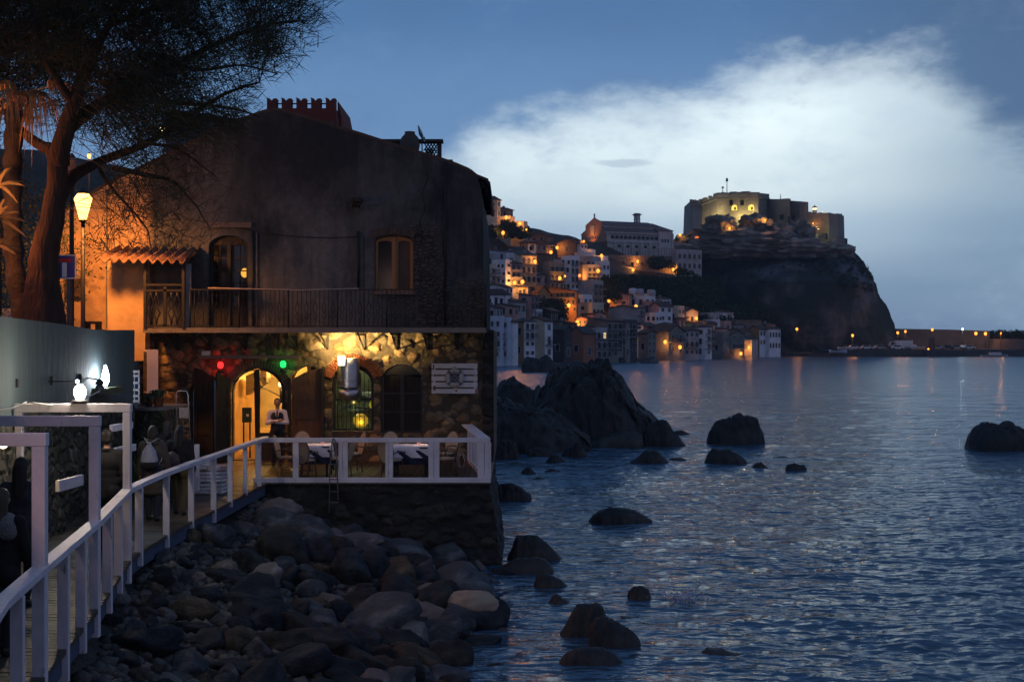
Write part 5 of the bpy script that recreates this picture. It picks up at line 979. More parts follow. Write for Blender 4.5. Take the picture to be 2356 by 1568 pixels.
# brick arches
mbk = mat('red_brick', (.20, .06, .03), .85, col2=(.34, .12, .06), vs=8, bump=.5, bs=14)
def vouss(u0, u1, v0, rise, a0, a1, n, nm, dep=.28, D=YS, m=mbk):
    x0, x1, zt = PX(u0, D), PX(u1, D), PZ(v0, D); w_ = (x1 - x0) / 2; c = (x0 + x1) / 2; r = MB()
    for i in range(n):
        a = R(a0 + (a1 - a0) * (i + .5) / n); ux, uz = math.cos(a), math.sin(a); pz = zt - rise + rise * uz; px_ = c + w_ * ux
        nn = Vector((ux / w_, 0, uz / rise)).normalized(); p = Vector((px_, D - .03, pz)); q = p + nn * dep; r.beam(p + nn * .02, q, abs(w_ * R(a1 - a0) / n) * .84, .09, up=(0, 1, 0))
    r.build(nm, m, hs)
vouss(764, 860, 839, .5, 15, 165, 30, 'brick_arch'); vouss(858, 955, 540, .22, 30, 150, 17, 'brick_arch', .22, YU, mat('sooty_brick', (.05, .04, .033), .9, col2=(.12, .09, .075), vs=9)); vouss(529, 658, 846, .66, 5, 175, 30, 'stone_arch', .2, YS, mat('arch_stone', (.06, .05, .04), .9, col2=(.12, .10, .08)))
# balcony slab, brackets and railing
YB = 33.75
MB().bb(PX(330, YB), PX(1118, YB), YB - .05, YU, PZ(765, YB), PZ(753.5, YB)).build('balcony_slab', mat('worn_concrete', (.13, .115, .10), .9, col2=(.22, .20, .17), vs=2, bump=.6, bs=8), hs)
mb = MB()
for i, u in enumerate((372, 452, 536, 616, 660, 735, 822, 900, 974, 1045, 1110)):
    x = PX(u, YB); q = MB(); q.beam((x, YB + .05, PZ(768, YB)), (x, YS - .01, PZ(768, YB)), .05, .06); q.beam((x, YB + .25, PZ(770, YB)), (x, YS - .03, PZ(804, YB)), .035, .035); q.beam((x, YS - .03, PZ(768, YB)), (x, YS - .03, PZ(806, YB)), .05, .04); q.build('bracket', m_iron, hs)
rail = thing('balcony_railing', (PX(724, YB), YB, PZ(753, YB)), 'thin black iron railing with curled bars along the upper balcony', 'railing')
zt, zb = PZ(666, YB), PZ(750, YB); xa, xb = PX(437, YB), PX(1116, YB); mb = MB()
mb.beam((xa, YB, zt), (xb, YB, zt), .035, .035); mb.beam((xa, YB, zb), (xb, YB, zb), .025, .025); mb.beam((xb, YB, zt), (xb, YU, zt), .03, .03); mb.beam((xb, YB, zb), (xb, YU, zb), .03, .03); mb.build('handrail', m_iron, rail)
mb = MB(); n = 66
for i in range(n + 1):
    x = xa + (xb - xa) * i / n
    if i % 11 == 0: mb.tube([(x, YB, zb - .04), (x, YB, zt + .02)], .022, 5); continue
    if i % 2: mb.tube([(x, YB, zb), (x, YB, zt)], .008, 4)
    else:
        mb.tube([(x, YB, zb), (x, YB, zb + .18)] , .008, 4); mb.tube([(x, YB, zb + .62), (x, YB, zt)], .008, 4)
        for s_ in (-1, 1): mb.tube([(x, YB, zb + .18), (x + s_ * .05, YB, zb + .25), (x + s_ * .012, YB, zb + .34), (x + s_ * .055, YB, zb + .46), (x + s_ * .03, YB, zb + .56), (x, YB, zb + .62)], .008, 4)
for i in range(1, 12): mb.tube([(xb, YB + i * .1, zb), (xb, YB + i * .1, zt)], .008, 4)
mb.build('baluster', m_iron, rail)
MB().tube([(PX(1117, YB), YB, zb - .1), (PX(1117, YB), YB, zt + .15)], .04, 6).build('corner_post', m_iron, rail)
MB().tube([(PX(478, YB - .1), YB - .1, PZ(662.5, YB)), (PX(690, YB - .1), YB - .1, PZ(667, YB)), (PX(826, YB - .1), YB - .1, PZ(664, YB))], .018, 6).build('cane_pole', mat('pale_cane', (.42, .32, .25), .6), label='long thin cane pole laid on the balcony handrail', cat='pole')
# upper door
def leafdoor(nm, x0, x1, z0, z1, y, m, par, arch_=0, rows=1, lab=None, gl=None, st=.07):
    o = MB(); c = (x0 + x1) / 2
    return o
d = holed('balcony_door', arch(UX(481), UX(569), UZ(751), UZ(542), .28), [arch(UX(486), UX(519), UZ(705), UZ(562), .06), arch(UX(533), UX(564), UZ(705), UZ(562), .06)], YU + .16, YU + .24, m_wood, hs)
mb = MB(); mb.bb(UX(522), UX(529), YU + .1, YU + .16, UZ(751), UZ(560))
for x0, x1 in ((486, 519), (533, 564)):
    for v in (593, 622, 650, 678): mb.bb(UX(x0), UX(x1), YU + .18, YU + .22, UZ(v) - .015, UZ(v) + .015)
    mb.bb(UX((x0 + x1) / 2) - .012, UX((x0 + x1) / 2) + .012, YU + .18, YU + .22, UZ(705), UZ(562))
mb.build('muntin', m_wood, d)
m_dgl = bpy.data.materials.new('door_glass'); m_dgl.use_nodes = True; b_ = m_dgl.node_tree.nodes['Principled BSDF']; b_.inputs['Base Color'].default_value = (.012, .012, .014, 1); b_.inputs['Roughness'].default_value = .12; b_.inputs['Specular IOR Level'].default_value = .12
for x0, x1 in ((486, 519), (533, 564)): MB().bb(UX(x0), UX(x1), YU + .225, YU + .235, UZ(705), UZ(562)).build('pane', m_gl, d)
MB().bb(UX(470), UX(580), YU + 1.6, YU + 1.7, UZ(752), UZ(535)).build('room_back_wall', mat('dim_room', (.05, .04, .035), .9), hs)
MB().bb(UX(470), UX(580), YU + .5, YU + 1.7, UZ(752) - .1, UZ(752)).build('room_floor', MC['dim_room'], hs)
ilp = thing('reflection_globe', (UX(553), YU + .55, UZ(625)), 'small orange globe added behind the upper balcony door glass, standing in for the reflected street lamp', 'lamp')  # added globe in place of the street lamp mirrored in the pane
MB().ball((UX(553), YU + .55, UZ(625)), (.10, .10, .13)).build('globe', emit('reflection_amber', (1, .42, .05), 1.6), ilp); MB().tube([(UX(553), YU + .55, UZ(610)), (UX(553), YU + .55, UZ(560))], .008, 4).build('added_cord', m_iron, ilp); light(ilp, (UX(553), YU + .5, UZ(625)), SOD, 4, .1)
MB().bb(UX(476), UX(580), YU - .1, YU - .01, UZ(524), UZ(512)).build('door_cornice', mat('pale_plaster_trim', (.16, .12, .10), .9), hs)
# upper window with orange brown frames
wf_ = holed('upper_window', arch(UX(863), UX(950), UZ(670), UZ(543), .15), [arch(UX(869), UX(901), UZ(665), UZ(553), .05), arch(UX(915), UX(943), UZ(665), UZ(553), .05)], YU + .10, YU + .17, m_wood2, hs)
for x0, x1 in ((869, 901), (915, 943)): MB().bb(UX(x0), UX(x1), YU + .14, YU + .15, UZ(665), UZ(553)).build('pane', m_dgl if x0 < 900 else mat('brown_blind', (.075, .045, .032), .7), wf_)
MB().bb(UX(901), UX(910), YU + .05, YU + .10, UZ(668), UZ(548)).build('centre_post', m_wood2, wf_)
MB().bb(UX(858), UX(955), YU - .12, YU + .1, UZ(677), UZ(671)).build('window_sill', MC['pale_plaster_trim'], hs)
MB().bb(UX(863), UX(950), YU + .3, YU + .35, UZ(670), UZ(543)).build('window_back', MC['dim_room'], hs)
# pipes and bracket on the wall
for u, v0, v1, r_ in ((583, 530, 750, .03), (591, 533, 750, .018), (825, 532, 664, .035), (838, 545, 750, .012), (1024, 372, 752, .03)):
    MB().tube([(UX(u), YU - .05, UZ(v0)), (UX(u), YU - .05, UZ(v1))], r_, 6).build('wall_pipe', m_iron if u != 591 else MC['grey_steel'], hs)
MB().bb(UX(812), UX(834), YU - .35, YU, UZ(466), UZ(458)).build('wall_bracket', m_iron, hs); 
mb = MB()
for u in (815, 822, 830): mb.tube([(UX(u), YU - .3, UZ(458)), (UX(u + 1), YU - .32, UZ(472)), (UX(u - 2), YU - .15, UZ(478))], .025, 5)
mb.build('bracket_hooks', m_iron, hs)
# plaster crack
mb = MB(); mb.tube([(UX(1022 + 3 * math.sin(k * 1.3)), YU - .0, UZ(380 + k * 22)) for k in range(17)], .018, 4); mb.tube([(UX(980 - k * 1.5 + 5 * math.sin(k * 1.7)), YU - .0, UZ(395 + k * 18)) for k in range(14)], .012, 4); mb.build('wall_crack', m_drk, hs)
# doorway: warm lit room
rm_ = thing('entrance_room', (SX(590), YS + 2.5, DZ), 'warm yellow lit room seen through the arched restaurant doorway', 'interior')
x0, x1, y0, y1 = SX(520), SX(700), YS + .5, YS + 4.2
MB().bb(x0 - .1, x1, y1, y1 + .1, DZ, 5.2).build('back_wall', m_int_y, rm_); MB().bb(x0 - .1, x0, y0, y1, DZ, 5.2).build('side_wall', m_int_y, rm_); MB().bb(x1, x1 + .1, y0, y1, DZ, 5.2).build('side_wall', m_int_y, rm_)
MB().bb(x0, x1, y0, y1, 5.2, 5.3).build('ceiling', m_int_y, rm_); MB().bb(x0, x1, y0 - .4, y1, DZ - .1, DZ).build('floor_tiles', mat('brown_tiles', (.16, .09, .05), .3), rm_)
mb = MB(); mb.slab([(SX(538), SZ(915)), (SX(538), SZ(868)), (SX(588), SZ(845)), (SX(588), SZ(884))][::-1], YS + 1.6, YS + 2.2); mb.build('stone_vault', mat('vault_stone', (.16, .12, .06), .9, bump=.8), rm_)
rl = thing('assumed_ceiling_lamp', (SX(600), YS + 2.2, 4.8), 'assumed warm ceiling lamp inside the arched restaurant doorway', 'lamp'); MB().ball((SX(600), YS + 2.2, 4.75), .12).build('globe', emit('warm_globe', (1, .7, .35), 5), rl); light(rl, (SX(600), YS + 1.9, 4.5), (1, .60, .20), 190, .12)  # unseen lamp, assumed as the source that lights the yellow room
rl = thing('wall_lamp', (SX(634), YS + .9, SZ(886)), 'glowing lamp on the inner wall just above the waiter', 'lamp'); MB().ball((SX(634), YS + .9, SZ(886)), (.09, .09, .08)).build('shade', emit('warm_globe2', (1, .55, .22), 6), rl); MB().tube([(SX(634), YS + .9, SZ(890)), (SX(634), YS + .9, SZ(930))], .05, 8).build('stem', m_wood, rl); light(rl, (SX(634), YS + .75, SZ(884)), (1, .5, .2), 22, .08)
big_a = arch(SX(534.5), SX(647), DZ, SZ(851.5), .60, 40)[2:]
df = holed('entrance_door_frame', arch(SX(532), SX(655), DZ - .02, SZ(849), .60), [[(SX(534.5), DZ + .02), (SX(586), DZ + .02)] + [(q, z) for q, z in big_a if q < SX(586)], [(SX(595), DZ + .02), (SX(647), DZ + .02)] + [(q, z) for q, z in big_a if q > SX(595)]], YS + .12, YS + .22, m_wood, hs)
for (a, b_) in ((595, 647),): MB().bb(SX(a), SX(b_), YS + .17, YS + .18, DZ + .9, SZ(868)).build('pane', m_gl, df)
MB().bb(SX(595), SX(647), YS + .13, YS + .21, DZ, DZ + .75).build('lower_panel', m_wood, df)
t = thing('oar', (SX(600), YS + .8, SZ(905)), 'old oar hung across the bright wall inside the doorway', 'oar'); MB().tube([(SX(566), YS + 1.2, SZ(884)), (SX(636), YS + 1.0, SZ(918))], .018, 6).build('shaft', m_wood, t); MB().ball((SX(574), YS + 1.2, SZ(890)), (.12, .03, .16)).build('blade', mat('oar_blade', (.35, .22, .10), .6), t)
t = thing('notice_board', (SX(552), YS + .9, SZ(960)), 'dark framed board with small white note, standing left inside the doorway', 'board'); MB().bb(SX(541), SX(563), YS + .9, YS + .95, SZ(976), SZ(941)).build('board', mat('dark_green_board', (.02, .04, .035), .6), t); MB().bb(SX(551), SX(557), YS + .885, YS + .895, SZ(962), SZ(956)).build('note', m_white, t); MB().bb(SX(543), SX(546), YS + .9, YS + .95, DZ, SZ(976)).build('leg', m_wood, t); MB().bb(SX(558), SX(561), YS + .9, YS + .95, DZ, SZ(976)).build('leg', m_wood, t)
# open leaves either side of the doorway
def shutter(nm, u0, u1, v0, v1, y, rz, lab, m=m_wood, hinge='l', rows=3, archy=.3):
    x0, x1, z0, z1 = PX(u0, y), PX(u1, y), (DZ if v1 is None else PZ(v1, y)), PZ(v0, y); w_ = (x1 - x0)
    t_ = thing(nm, (x0 if hinge == 'l' else x1, y, z0), lab, 'shutter', rz=rz); sg = 1 if hinge == 'l' else -1; h_ = z1 - z0
    if hinge == 'l': pts = [(0, 0), (w_, 0), (w_, h_)] + [(w_ * (1 - k / 6), h_ - archy * (1 - math.cos(k / 6 * 1.57))) for k in range(1, 7)]
    else: pts = [(-w_, 0), (0, 0), (0, h_ - archy)] + [(-w_ * k / 6, h_ - archy * (1 - math.sin(k / 6 * 1.57))) for k in range(1, 7)]
    MB().slab(pts, -.03, .03).build('leaf', m, t_, local=True); r = MB()
    for k in range(rows + 1): z = .06 + (h_ - archy - .12) * k / rows; r.bb(0 if sg > 0 else -w_, w_ if sg > 0 else 0, -.05, -.03, z - .05, z + .05)
    for x in (.05, w_ - .05): r.bb(sg * x - .045, sg * x + .045, -.052, -.032, 0, h_ - archy - .02)
    r.build('rail', m, t_, local=True); return t_
shutter('door_leaf', 446, 492, 846, None, YS - .1, -.1, 'dark arched door leaf folded open left of the lit doorway', hinge='r')
shutter('door_leaf', 490, 528, 856, None, YS - .35, .9, 'dark door leaf standing ajar at the left edge of the lit doorway', hinge='r')
shutter('shutter', 672, 746, 846, 1006, YS - .12, .12, 'dark brown arched shutter right of the waiter, its top lit by the wall lamp', mat('red_brown_wood', (.055, .026, .015), .6, col2=(.085, .04, .022), vs=1.5, bump=.2, bs=3, stretch=(4, 4, 1)), hinge='l')
MB().bb(SX(664), SX(672), YS - .16, YS - .08, DZ, SZ(870)).build('door_jamb', m_wood, hs); MB().bb(SX(743), SX(748), YS - .25, YS - .1, SZ(1006), SZ(843)).build('shutter_post', m_black, hs)
# dark shutters of the right hand arch
sh = thing('closed_shutters', (SX(925), YS + .1, SZ(996)), 'pair of closed dark arched shutters between the grilled window and the lifebuoy', 'shutter')
fr = holed('frame', arch(SX(877), SX(972), SZ(995), SZ(838), .5), [[(SX(883), SZ(990)), (SX(920), SZ(990)), (SX(920), SZ(862)), (SX(883), SZ(862))], [(SX(930), SZ(990)), (SX(967), SZ(990)), (SX(967), SZ(862)), (SX(930), SZ(862))]], YS + .05, YS + .12, m_black, sh)
mb = MB(); 
for a, b_ in ((883, 920), (930, 967)): MB().bb(SX(a), SX(b_), YS + .09, YS + .11, SZ(990), SZ(862)).build('leaf', mat('weathered_board', (.010, .009, .008), .8, col2=(.025, .019, .015), vs=2, bump=.6, bs=4, stretch=(10, 1, .6)), sh)
for v in (905, 948): mb.bb(SX(883), SX(967), YS + .03, YS + .09, SZ(v + 2), SZ(v - 2))
mb.build('rail', m_black, sh)
# kitchen window with grille
kt = thing('kitchen_interior', (SX(812), YS + 1.8, DZ + .8), 'greenish lit kitchen with shelves and pots behind the grilled window', 'interior')
mk = mat('kitchen_tiles', (.20, .20, .11), .5, vs=2)
x0, x1 = SX(750), SX(876); MB().bb(x0, x1, YS + 2.6, YS + 2.7, DZ, 5.2).build('back_wall', mk, kt); MB().bb(x0 - .1, x0, YS + .5, YS + 2.7, DZ, 5.2).build('side_wall', mk, kt); MB().bb(x1, x1 + .1, YS + .5, YS + 2.7, DZ, 5.2).build('side_wall', mk, kt); MB().bb(x0, x1, YS + .5, YS + 2.7, 5.2, 5.3).build('ceiling', mk, kt); MB().bb(x0, x1, YS + .5, YS + 2.7, DZ - .1, DZ).build('floor_tiles', mk, kt)
MB().bb(SX(766), SX(848), YS + 1.6, YS + 2.2, SZ(952), SZ(946)).build('worktop', m_black, kt); MB().bb(SX(800), SX(836), YS + 1.9, YS + 2.4, SZ(928), SZ(908)).build('cabinet', m_white, kt); MB().bb(SX(766), SX(856), YS + 1.7, YS + 2.2, SZ(931), SZ(928)).build('shelf', m_black, kt)
mp_ = mat('amber_vase', (.6, .35, .05), .3, em=.25); 
t = thing('basket_lamp', (SX(824), YS + .8, SZ(990)), 'yellow round basket shaped lamp behind the lower bars of the kitchen window', 'lamp'); MB().lathe((SX(822), YS + .8, SZ(986)), [(.12, 0), (.2, .12), (.2, .25), (.1, .36)], 14).build('shade', emit('yellow_basket', (.8, .42, .02), .55), t); light(t, (SX(824), YS + .55, SZ(975)), (1, .8, .25), 5, .08)
t = thing('flower_bunch', (SX(848), YS + .7, SZ(955)), 'small yellow flower ball in the right half of the kitchen window', 'flowers'); MB().ball((SX(851), YS + .7, SZ(933)), (.1, .06, .12)).build('flowers', emit('yellow_flowers', (.55, .42, .02), .5), t); MB().tube([(SX(851), YS + .7, SZ(940)), (SX(848), YS + .7, SZ(975))], .01, 4).build('stem', m_scrub, t)
random.seed(4)
for i, (u, v, k) in enumerate(((790, 928, 1.1), (806, 928, .7), (818, 928, .8), (828, 928, .6), (845, 929, 1.0), (782, 946, .8), (854, 946, .9))):
    t = thing('cooking_pot', (SX(u), YS + 1.8, SZ(v)), 'dark cooking pot on the shelf of the greenish kitchen', 'pot', 'pots on the kitchen shelves'); MB().lathe((SX(u), YS + 1.8, SZ(v)), [(.08 * k, 0), (.10 * k, .03), (.10 * k, .15 * k), (.06 * k, .18 * k)], 10).build('pot', m_black, t)
kl = thing('assumed_strip_lamp', (SX(790), YS + 1.5, 5.0), 'assumed pale greenish ceiling lamp inside the kitchen', 'lamp'); MB().bb(SX(775), SX(850), YS + 1.45, YS + 1.6, 5.05, 5.12).build('tube', emit('tube_glow', (.9, 1, .6), 1.5), kl); light(kl, (SX(812), YS + 1.4, 4.9), (1, .97, .6), 20, .1); light(kl, (SX(795), YS + 1.2, SZ(938)), (.95, 1, .5), 10, .1)  # unseen lamp assumed for the greenish light; the low second light is added fill
kw = holed('kitchen_window', arch(SX(765), SX(859), SZ(991), SZ(840), .48), [[(SX(771), SZ(986)), (SX(853), SZ(986)), (SX(853), SZ(922)), (SX(771), SZ(922))], arch(SX(771), SX(853), SZ(916), SZ(848), .42)], YS + .14, YS + .22, m_black, hs)
MB().bb(SX(771), SX(853), YS + .19, YS + .2, SZ(986), SZ(850)).build('pane', m_gl, kw)
MB().bb(SX(781), SX(830), YS + .06, YS + .13, SZ(912), SZ(858)).build('blanking_panel', mat('brown_sheet', (.10, .06, .045), .5), kw)
mb = MB()
for i in range(8): x = SX(771) + (SX(853) - SX(771)) * (i + .5) / 8; mb.tube([(x, YS + .04, SZ(989)), (x, YS + .04, SZ(856) - (.18 if i in (0, 7) else 0))], .011, 5)
for v in (925, 958): mb.beam((SX(768), YS + .04, SZ(v)), (SX(856), YS + .04, SZ(v)), .02, .012)
mb.build('grille', m_iron, kw)
# steel duct and the bright lamp on it
dt = thing('extractor_duct', (SX(807), YS - .35, SZ(860)), 'shiny steel extractor duct bent out of the kitchen window', 'duct')
m_st = mat('bright_steel', (.55, .55, .58), .28, metal=.9, bump=.05)
MB().tube([(SX(809), YS + .08, SZ(906)), (SX(808), YS - .15, SZ(903)), (SX(807), YS - .38, SZ(897)), (SX(807), YS - .45, SZ(888))], .30 * .98, 20).build('elbow', m_st, dt); MB().tube([(SX(807), YS - .45, SZ(889)), (SX(807), YS - .45, SZ(823))], .285, 24, cap=False).build('pipe', m_st, dt); 
mb = MB()
for v in (887, 874): mb.tube([(SX(807), YS - .45, SZ(v)), (SX(807), YS - .45, SZ(v - 1.6))], .297, 24)
mb.build('seam', m_st, dt)
wl = thing('wall_spotlight', (SX(792), YS - .75, SZ(830)), 'very bright warm spotlight beside the steel duct, lighting the rubble wall', 'lamp')
MB().box((SX(795), YS - .84, SZ(829)), (.16, .05, .22), rz=.3).build('lens', emit('spot_lens', (1, .86, .6), 14), wl); MB().box((SX(795), YS - .78, SZ(829)), (.2, .08, .26), rz=.3).build('housing', m_black, wl)
light(wl, (SX(776), YS - .55, SZ(823)), (1, .62, .20), 18, .07); light(wl, (SX(792), YS - .95, SZ(820)), (1, .64, .22), 700, .06, 128, (SX(815), YS, SZ(770))); 
# shelf beam, red and green lamps
t = thing('beam_shelf', (SX(580), YS - .3, SZ(822)), 'long bleached wooden beam hung on chains over the arched doorway', 'shelf'); MB().bb(SX(466), SX(694), YS - .4, YS - .2, SZ(824), SZ(817)).build('beam', mat('bleached_wood', (.16, .12, .10), .8, col2=(.28, .21, .17), vs=1, stretch=(1, 1, 8)), t)
for u in (474, 688): MB().tube([(SX(u), YS - .3, SZ(818)), (SX(u + 2), YS - .05, SZ(795))], .015, 5).build('chain', m_rust, t)
t = thing('floodlight', (SX(480), YS - .3, SZ(817)), 'small pale box lamp on the left end of the hung beam', 'floodlight'); MB().box((SX(481), YS - .32, SZ(812)), (.22, .16, .12)).build('lamp_housing', m_white, t); MB().bb(SX(479), SX(483), YS - .34, YS - .30, SZ(818), SZ(815)).build('foot', m_iron, t)
for u, v, col, em_, n_ in ((512, 839, (1, .02, .02), 2.2, 'red'), (655, 837, (.01, 1, .12), 2.0, 'green')):
    p = (SX(u), YS - .25, SZ(v)); t = thing('ship_lamp', p, n_ + ' glowing ship lamp under the hung beam', 'lamp', 'red and green ship lamps'); MB().lathe(p, [(.04, -.09), (.075, -.05), (.08, .04), (.04, .09)], 12).build('glass', emit(n_ + '_glass', col, em_), t); MB().lathe((p[0], p[1], p[2] - .22), [(.07, 0), (.09, .03), (.08, .09)], 12).build('base', m_iron, t); MB().tube([(p[0], p[1], p[2] + .14), (p[0], YS, p[2] + .2)], .02, 5).build('arm', m_iron, t); light(t, (p[0], p[1] - .05, p[2]), col, 4 if n_ == 'red' else 1.5, .04)
# white pallet with lifebuoy
pt = thing('white_pallet', (SX(1046), YS - .1, SZ(905)), 'white painted pallet hung on the rubble wall near the corner', 'pallet', rz=0)
for i in range(5): v0 = 835.5 + i * 14.4; MB().bb(SX(993.5), SX(1099), YS - .14, YS - .1, SZ(v0 + 11.4), SZ(v0)).build('slat', m_white, pt)
for u in (996, 1044, 1090): MB().bb(SX(u), SX(u + 7), YS - .1, YS - .02, SZ(904), SZ(836.5)).build('batten', m_white, pt)
mb = MB()
for u, v, w_, h_ in ((997, 838, 3, 11), (999, 860, 4, 5), (998, 887, 5, 10), (1094, 894, 4, 10), (1048, 896, 5, 4)): MB().bb(SX(u), SX(u + w_), YS - .143, YS - .139, SZ(v + h_), SZ(v)).build('rust_stain', m_rust, pt)
lb = thing('lifebuoy', (SX(1047), YS - .24, SZ(868)), 'white lifebuoy with blue grey bands and small ship wheel, on the white pallet', 'lifebuoy'); c = Vector((SX(1047), YS - .24, SZ(868)))
ring_ = [(c + Vector((.19 * math.cos(a), 0, .19 * math.sin(a)))) for a in [2 * math.pi * k / 32 for k in range(32)]]; MB().tube(ring_, .062, 12, closed=True).build('ring', mat('buoy_cream', (.42, .40, .38), .6), lb)
for k in range(4):
    a0 = math.pi / 4 + k * math.pi / 2; MB().tube([c + Vector((.19 * math.cos(a0 + q), 0, .19 * math.sin(a0 + q))) for q in (-.17, -.06, .06, .17)], .066, 12).build('band', mat('buoy_band', (.10, .12, .17), .7), lb)
w_ = MB(); w_.tube([(c + Vector((.085 * math.cos(a), -.02, .085 * math.sin(a)))) for a in [2 * math.pi * k / 20 for k in range(20)]], .012, 6, closed=True)
for k in range(8): a = k * math.pi / 4; w_.tube([c + Vector((0, -.02, 0)), c + Vector((.125 * math.cos(a), -.02, .125 * math.sin(a)))], .008, 5)
w_.tube([c + Vector((0, -.04, 0)), c + Vector((0, 0, 0))], .025, 8); w_.build('ship_wheel', m_blue, lb)
MB().tube([c + Vector((-.06, .02, .22)), c + Vector((0, .05, .31)), c + Vector((.06, .02, .22))], .007, 5).build('hanging_cord', m_rust, lb)
# air conditioner on the left
ac = thing('air_conditioner', (PX(347, 33.6), 33.6, PZ(903, 33.6)), 'tall white outdoor air conditioner cabinet at the left end of the rubble wall', 'air conditioner', rz=.5)
MB().bb(-.14, .14, -.2, .2, 0, 1.11).build('cabinet', mat('cabinet_white', (.62, .55, .55), .5, var=.08), ac, local=True)
mb = MB(); mb.bb(-.145, -.139, -.17, .17, .05, 1.06); mb.build('fan_panel', mat('dark_grey_panel', (.10, .085, .08), .6), ac, local=True)
for i in range(5): MB().bb(-.15, -.146, -.16, .16, .12 + .2 * i, .14 + .2 * i).build('louvre', m_iron, ac, local=True)
MB().bb(-.2, .2, -.16, .3, -.1, -.02).build('wall_bracket', m_iron, ac, local=True)
# porch at the left end of the balcony, with gate
YP = 33.7
po = thing('tiled_porch', (PX(330, YP), YP, PZ(752, YP)), 'little porch with scalloped tile edge and iron trellis at the left of the balcony', 'porch')
n = 160; vs = []; fs = []
for i in range(n + 1):
    x = PX(234 + 200 * i / n, YP); zz = .055 * math.sin(i / n * 200 / 22.0 * 2 * math.pi); z0 = PZ(597 + 3 * i / n, YP)
    vs += [(x, YP - .35, z0 - .06 + zz), (x, YP + 1.3, z0 + .35 + zz), (x, YP + 1.3, z0 + .41 + zz), (x, YP - .35, z0 + .0 + zz)]
for i in range(n): a = i * 4; fs += [(a, a + 1, a + 5, a + 4), (a + 3, a + 7, a + 6, a + 2), (a, a + 4, a + 7, a + 3), (a + 1, a + 2, a + 6, a + 5)]
npmesh('tile_roof', [tuple(WM(po).inverted() @ Vector(p)) for p in vs], fs, mat('porch_tiles', (.14, .07, .045), .85, bump=.4, col2=(.22, .12, .08)), po)
for u in (334, 422): MB().beam((PX(u, YP), YP, PZ(755, YP)), (PX(u, YP), YP, PZ(600, YP)), .07, .07).build('post', m_iron, po)
MB().bb(PX(425, YP), PX(437, YP), YP + .1, YP + .16, PZ(752, YP), PZ(606, YP)).build('side_panel', mat('pale_grey_panel', (.20, .22, .26), .7), po)
mb = MB()
for v in (655, 668, 749): mb.beam((PX(334, YP), YP, PZ(v, YP)), (PX(422, YP), YP, PZ(v, YP)), .05, .05)
mb.beam((PX(380, YP), YP, PZ(750, YP)), (PX(380, YP), YP, PZ(656, YP)), .08, .05); mb.build('gate_frame', m_iron, po)
mb = MB()
for u in (347, 360, 394, 408):
    x = PX(u, YP); z0, z1 = PZ(748, YP), PZ(669, YP); h_ = z1 - z0
    for s_ in (-1, 1): mb.tube([(x, YP, z0), (x + s_ * .02, YP, z0 + h_ * .2), (x + s_ * .09, YP, z0 + h_ * .35), (x + s_ * .02, YP, z0 + h_ * .5), (x + s_ * .09, YP, z0 + h_ * .65), (x + s_ * .02, YP, z0 + h_ * .85), (x, YP, z1)], .02, 5)
mb.build('scrollwork', m_iron, po)
mb = MB(); x0, x1, z0, z1 = PX(336, YP), PX(345, YP), PZ(655, YP), PZ(604, YP)
for k in range(7): mb.tube([(x0, YP, z0 + (z1 - z0) * k / 7), (x1, YP, z0 + (z1 - z0) * (k + 1) / 7)], .008, 4)
mb.build('trellis', m_iron, po)
# lit annex at the left (bright wall under the porch roof), bench, dark notice
MB().bb(PX(247, 34.55), PX(334, 34.55), 34.55, YU, 4.6, PZ(598, 34.55)).build('annex_wall', mat('ochre_plaster', (.52, .36, .20), .9, vs=1.3, bump=.3, bs=9), hs)
MB().bb(UX(245), UX(248), YU - .06, YU - .01, UZ(752), UZ(440)).build('wall_pipe', MC['grey_steel'], hs)
t = thing('wall_box', (UX(283 * .9 + 0), YU, 5), 'dark metal cabinet on the lit ochre wall under the road sign', 'cabinet'); t.location = (PX(285 * .42 * 2.354 * .5752 * 0 + 163, 34.9), 34.9, PZ(680, 34.9)); p = t.location.copy(); MB().bb(p.x - .12, p.x + .28, 34.8, 35.0, PZ(682, 34.9), PZ(640, 34.9)).build('cabinet', mat('brown_cabinet', (.08, .05, .035), .7), t)
t = thing('bench', (PX(205, 32), 32.0, 4.55), 'small curved bench in front of the lit ochre wall', 'bench'); MB().bb(PX(196, 32), PX(228, 32), 31.8, 32.25, PZ(745, 32), PZ(739, 32)).build('seat', m_wood, t)
for u in (200, 226): MB().bb(PX(u, 32) - .03, PX(u, 32) + .03, 31.85, 32.2, 4.55, PZ(745, 32)).build('leg', m_wood, t)
# road sign (blue with red bar and white stem), half hidden behind the tree
sg = thing('road_sign', (PX(155, 27.6), 27.6, 4.5), 'blue square dead end road sign beside the street lamp', 'road sign'); D = 27.6
MB().bb(PX(133, D), PX(174, D), D, D + .03, PZ(640, D), PZ(587, D)).build('plate', mat('sign_blue', (.02, .05, .30), .4, var=.05, bump=0), sg)
MB().bb(PX(143, D), PX(154, D), D - .008, D - .002, PZ(637, D), PZ(604, D)).build('stem_symbol', mat('sign_white', (.8, .8, .8), .5, var=.03, bump=0), sg); MB().bb(PX(134, D), PX(163, D), D - .009, D - .003, PZ(603, D), PZ(594, D)).build('bar_symbol', mat('sign_red', (.5, .02, .02), .5, var=.03, bump=0), sg)
mb = MB()
for a, b_ in (((133, 587), (174, 587)), ((174, 587), (174, 640)), ((133, 640), (174, 640)), ((133, 587), (133, 640))): mb.beam((PX(a[0], D), D - .005, PZ(a[1], D)), (PX(b_[0], D), D - .005, PZ(b_[1], D)), .02, .03, up=(0, 1, 0))
mb.build('border', MC['sign_white'], sg); MB().tube([(PX(155, D), D + .06, 4.5), (PX(155, D), D + .06, PZ(585, D))], .03, 8).build('pole', MC['grey_steel'], sg)
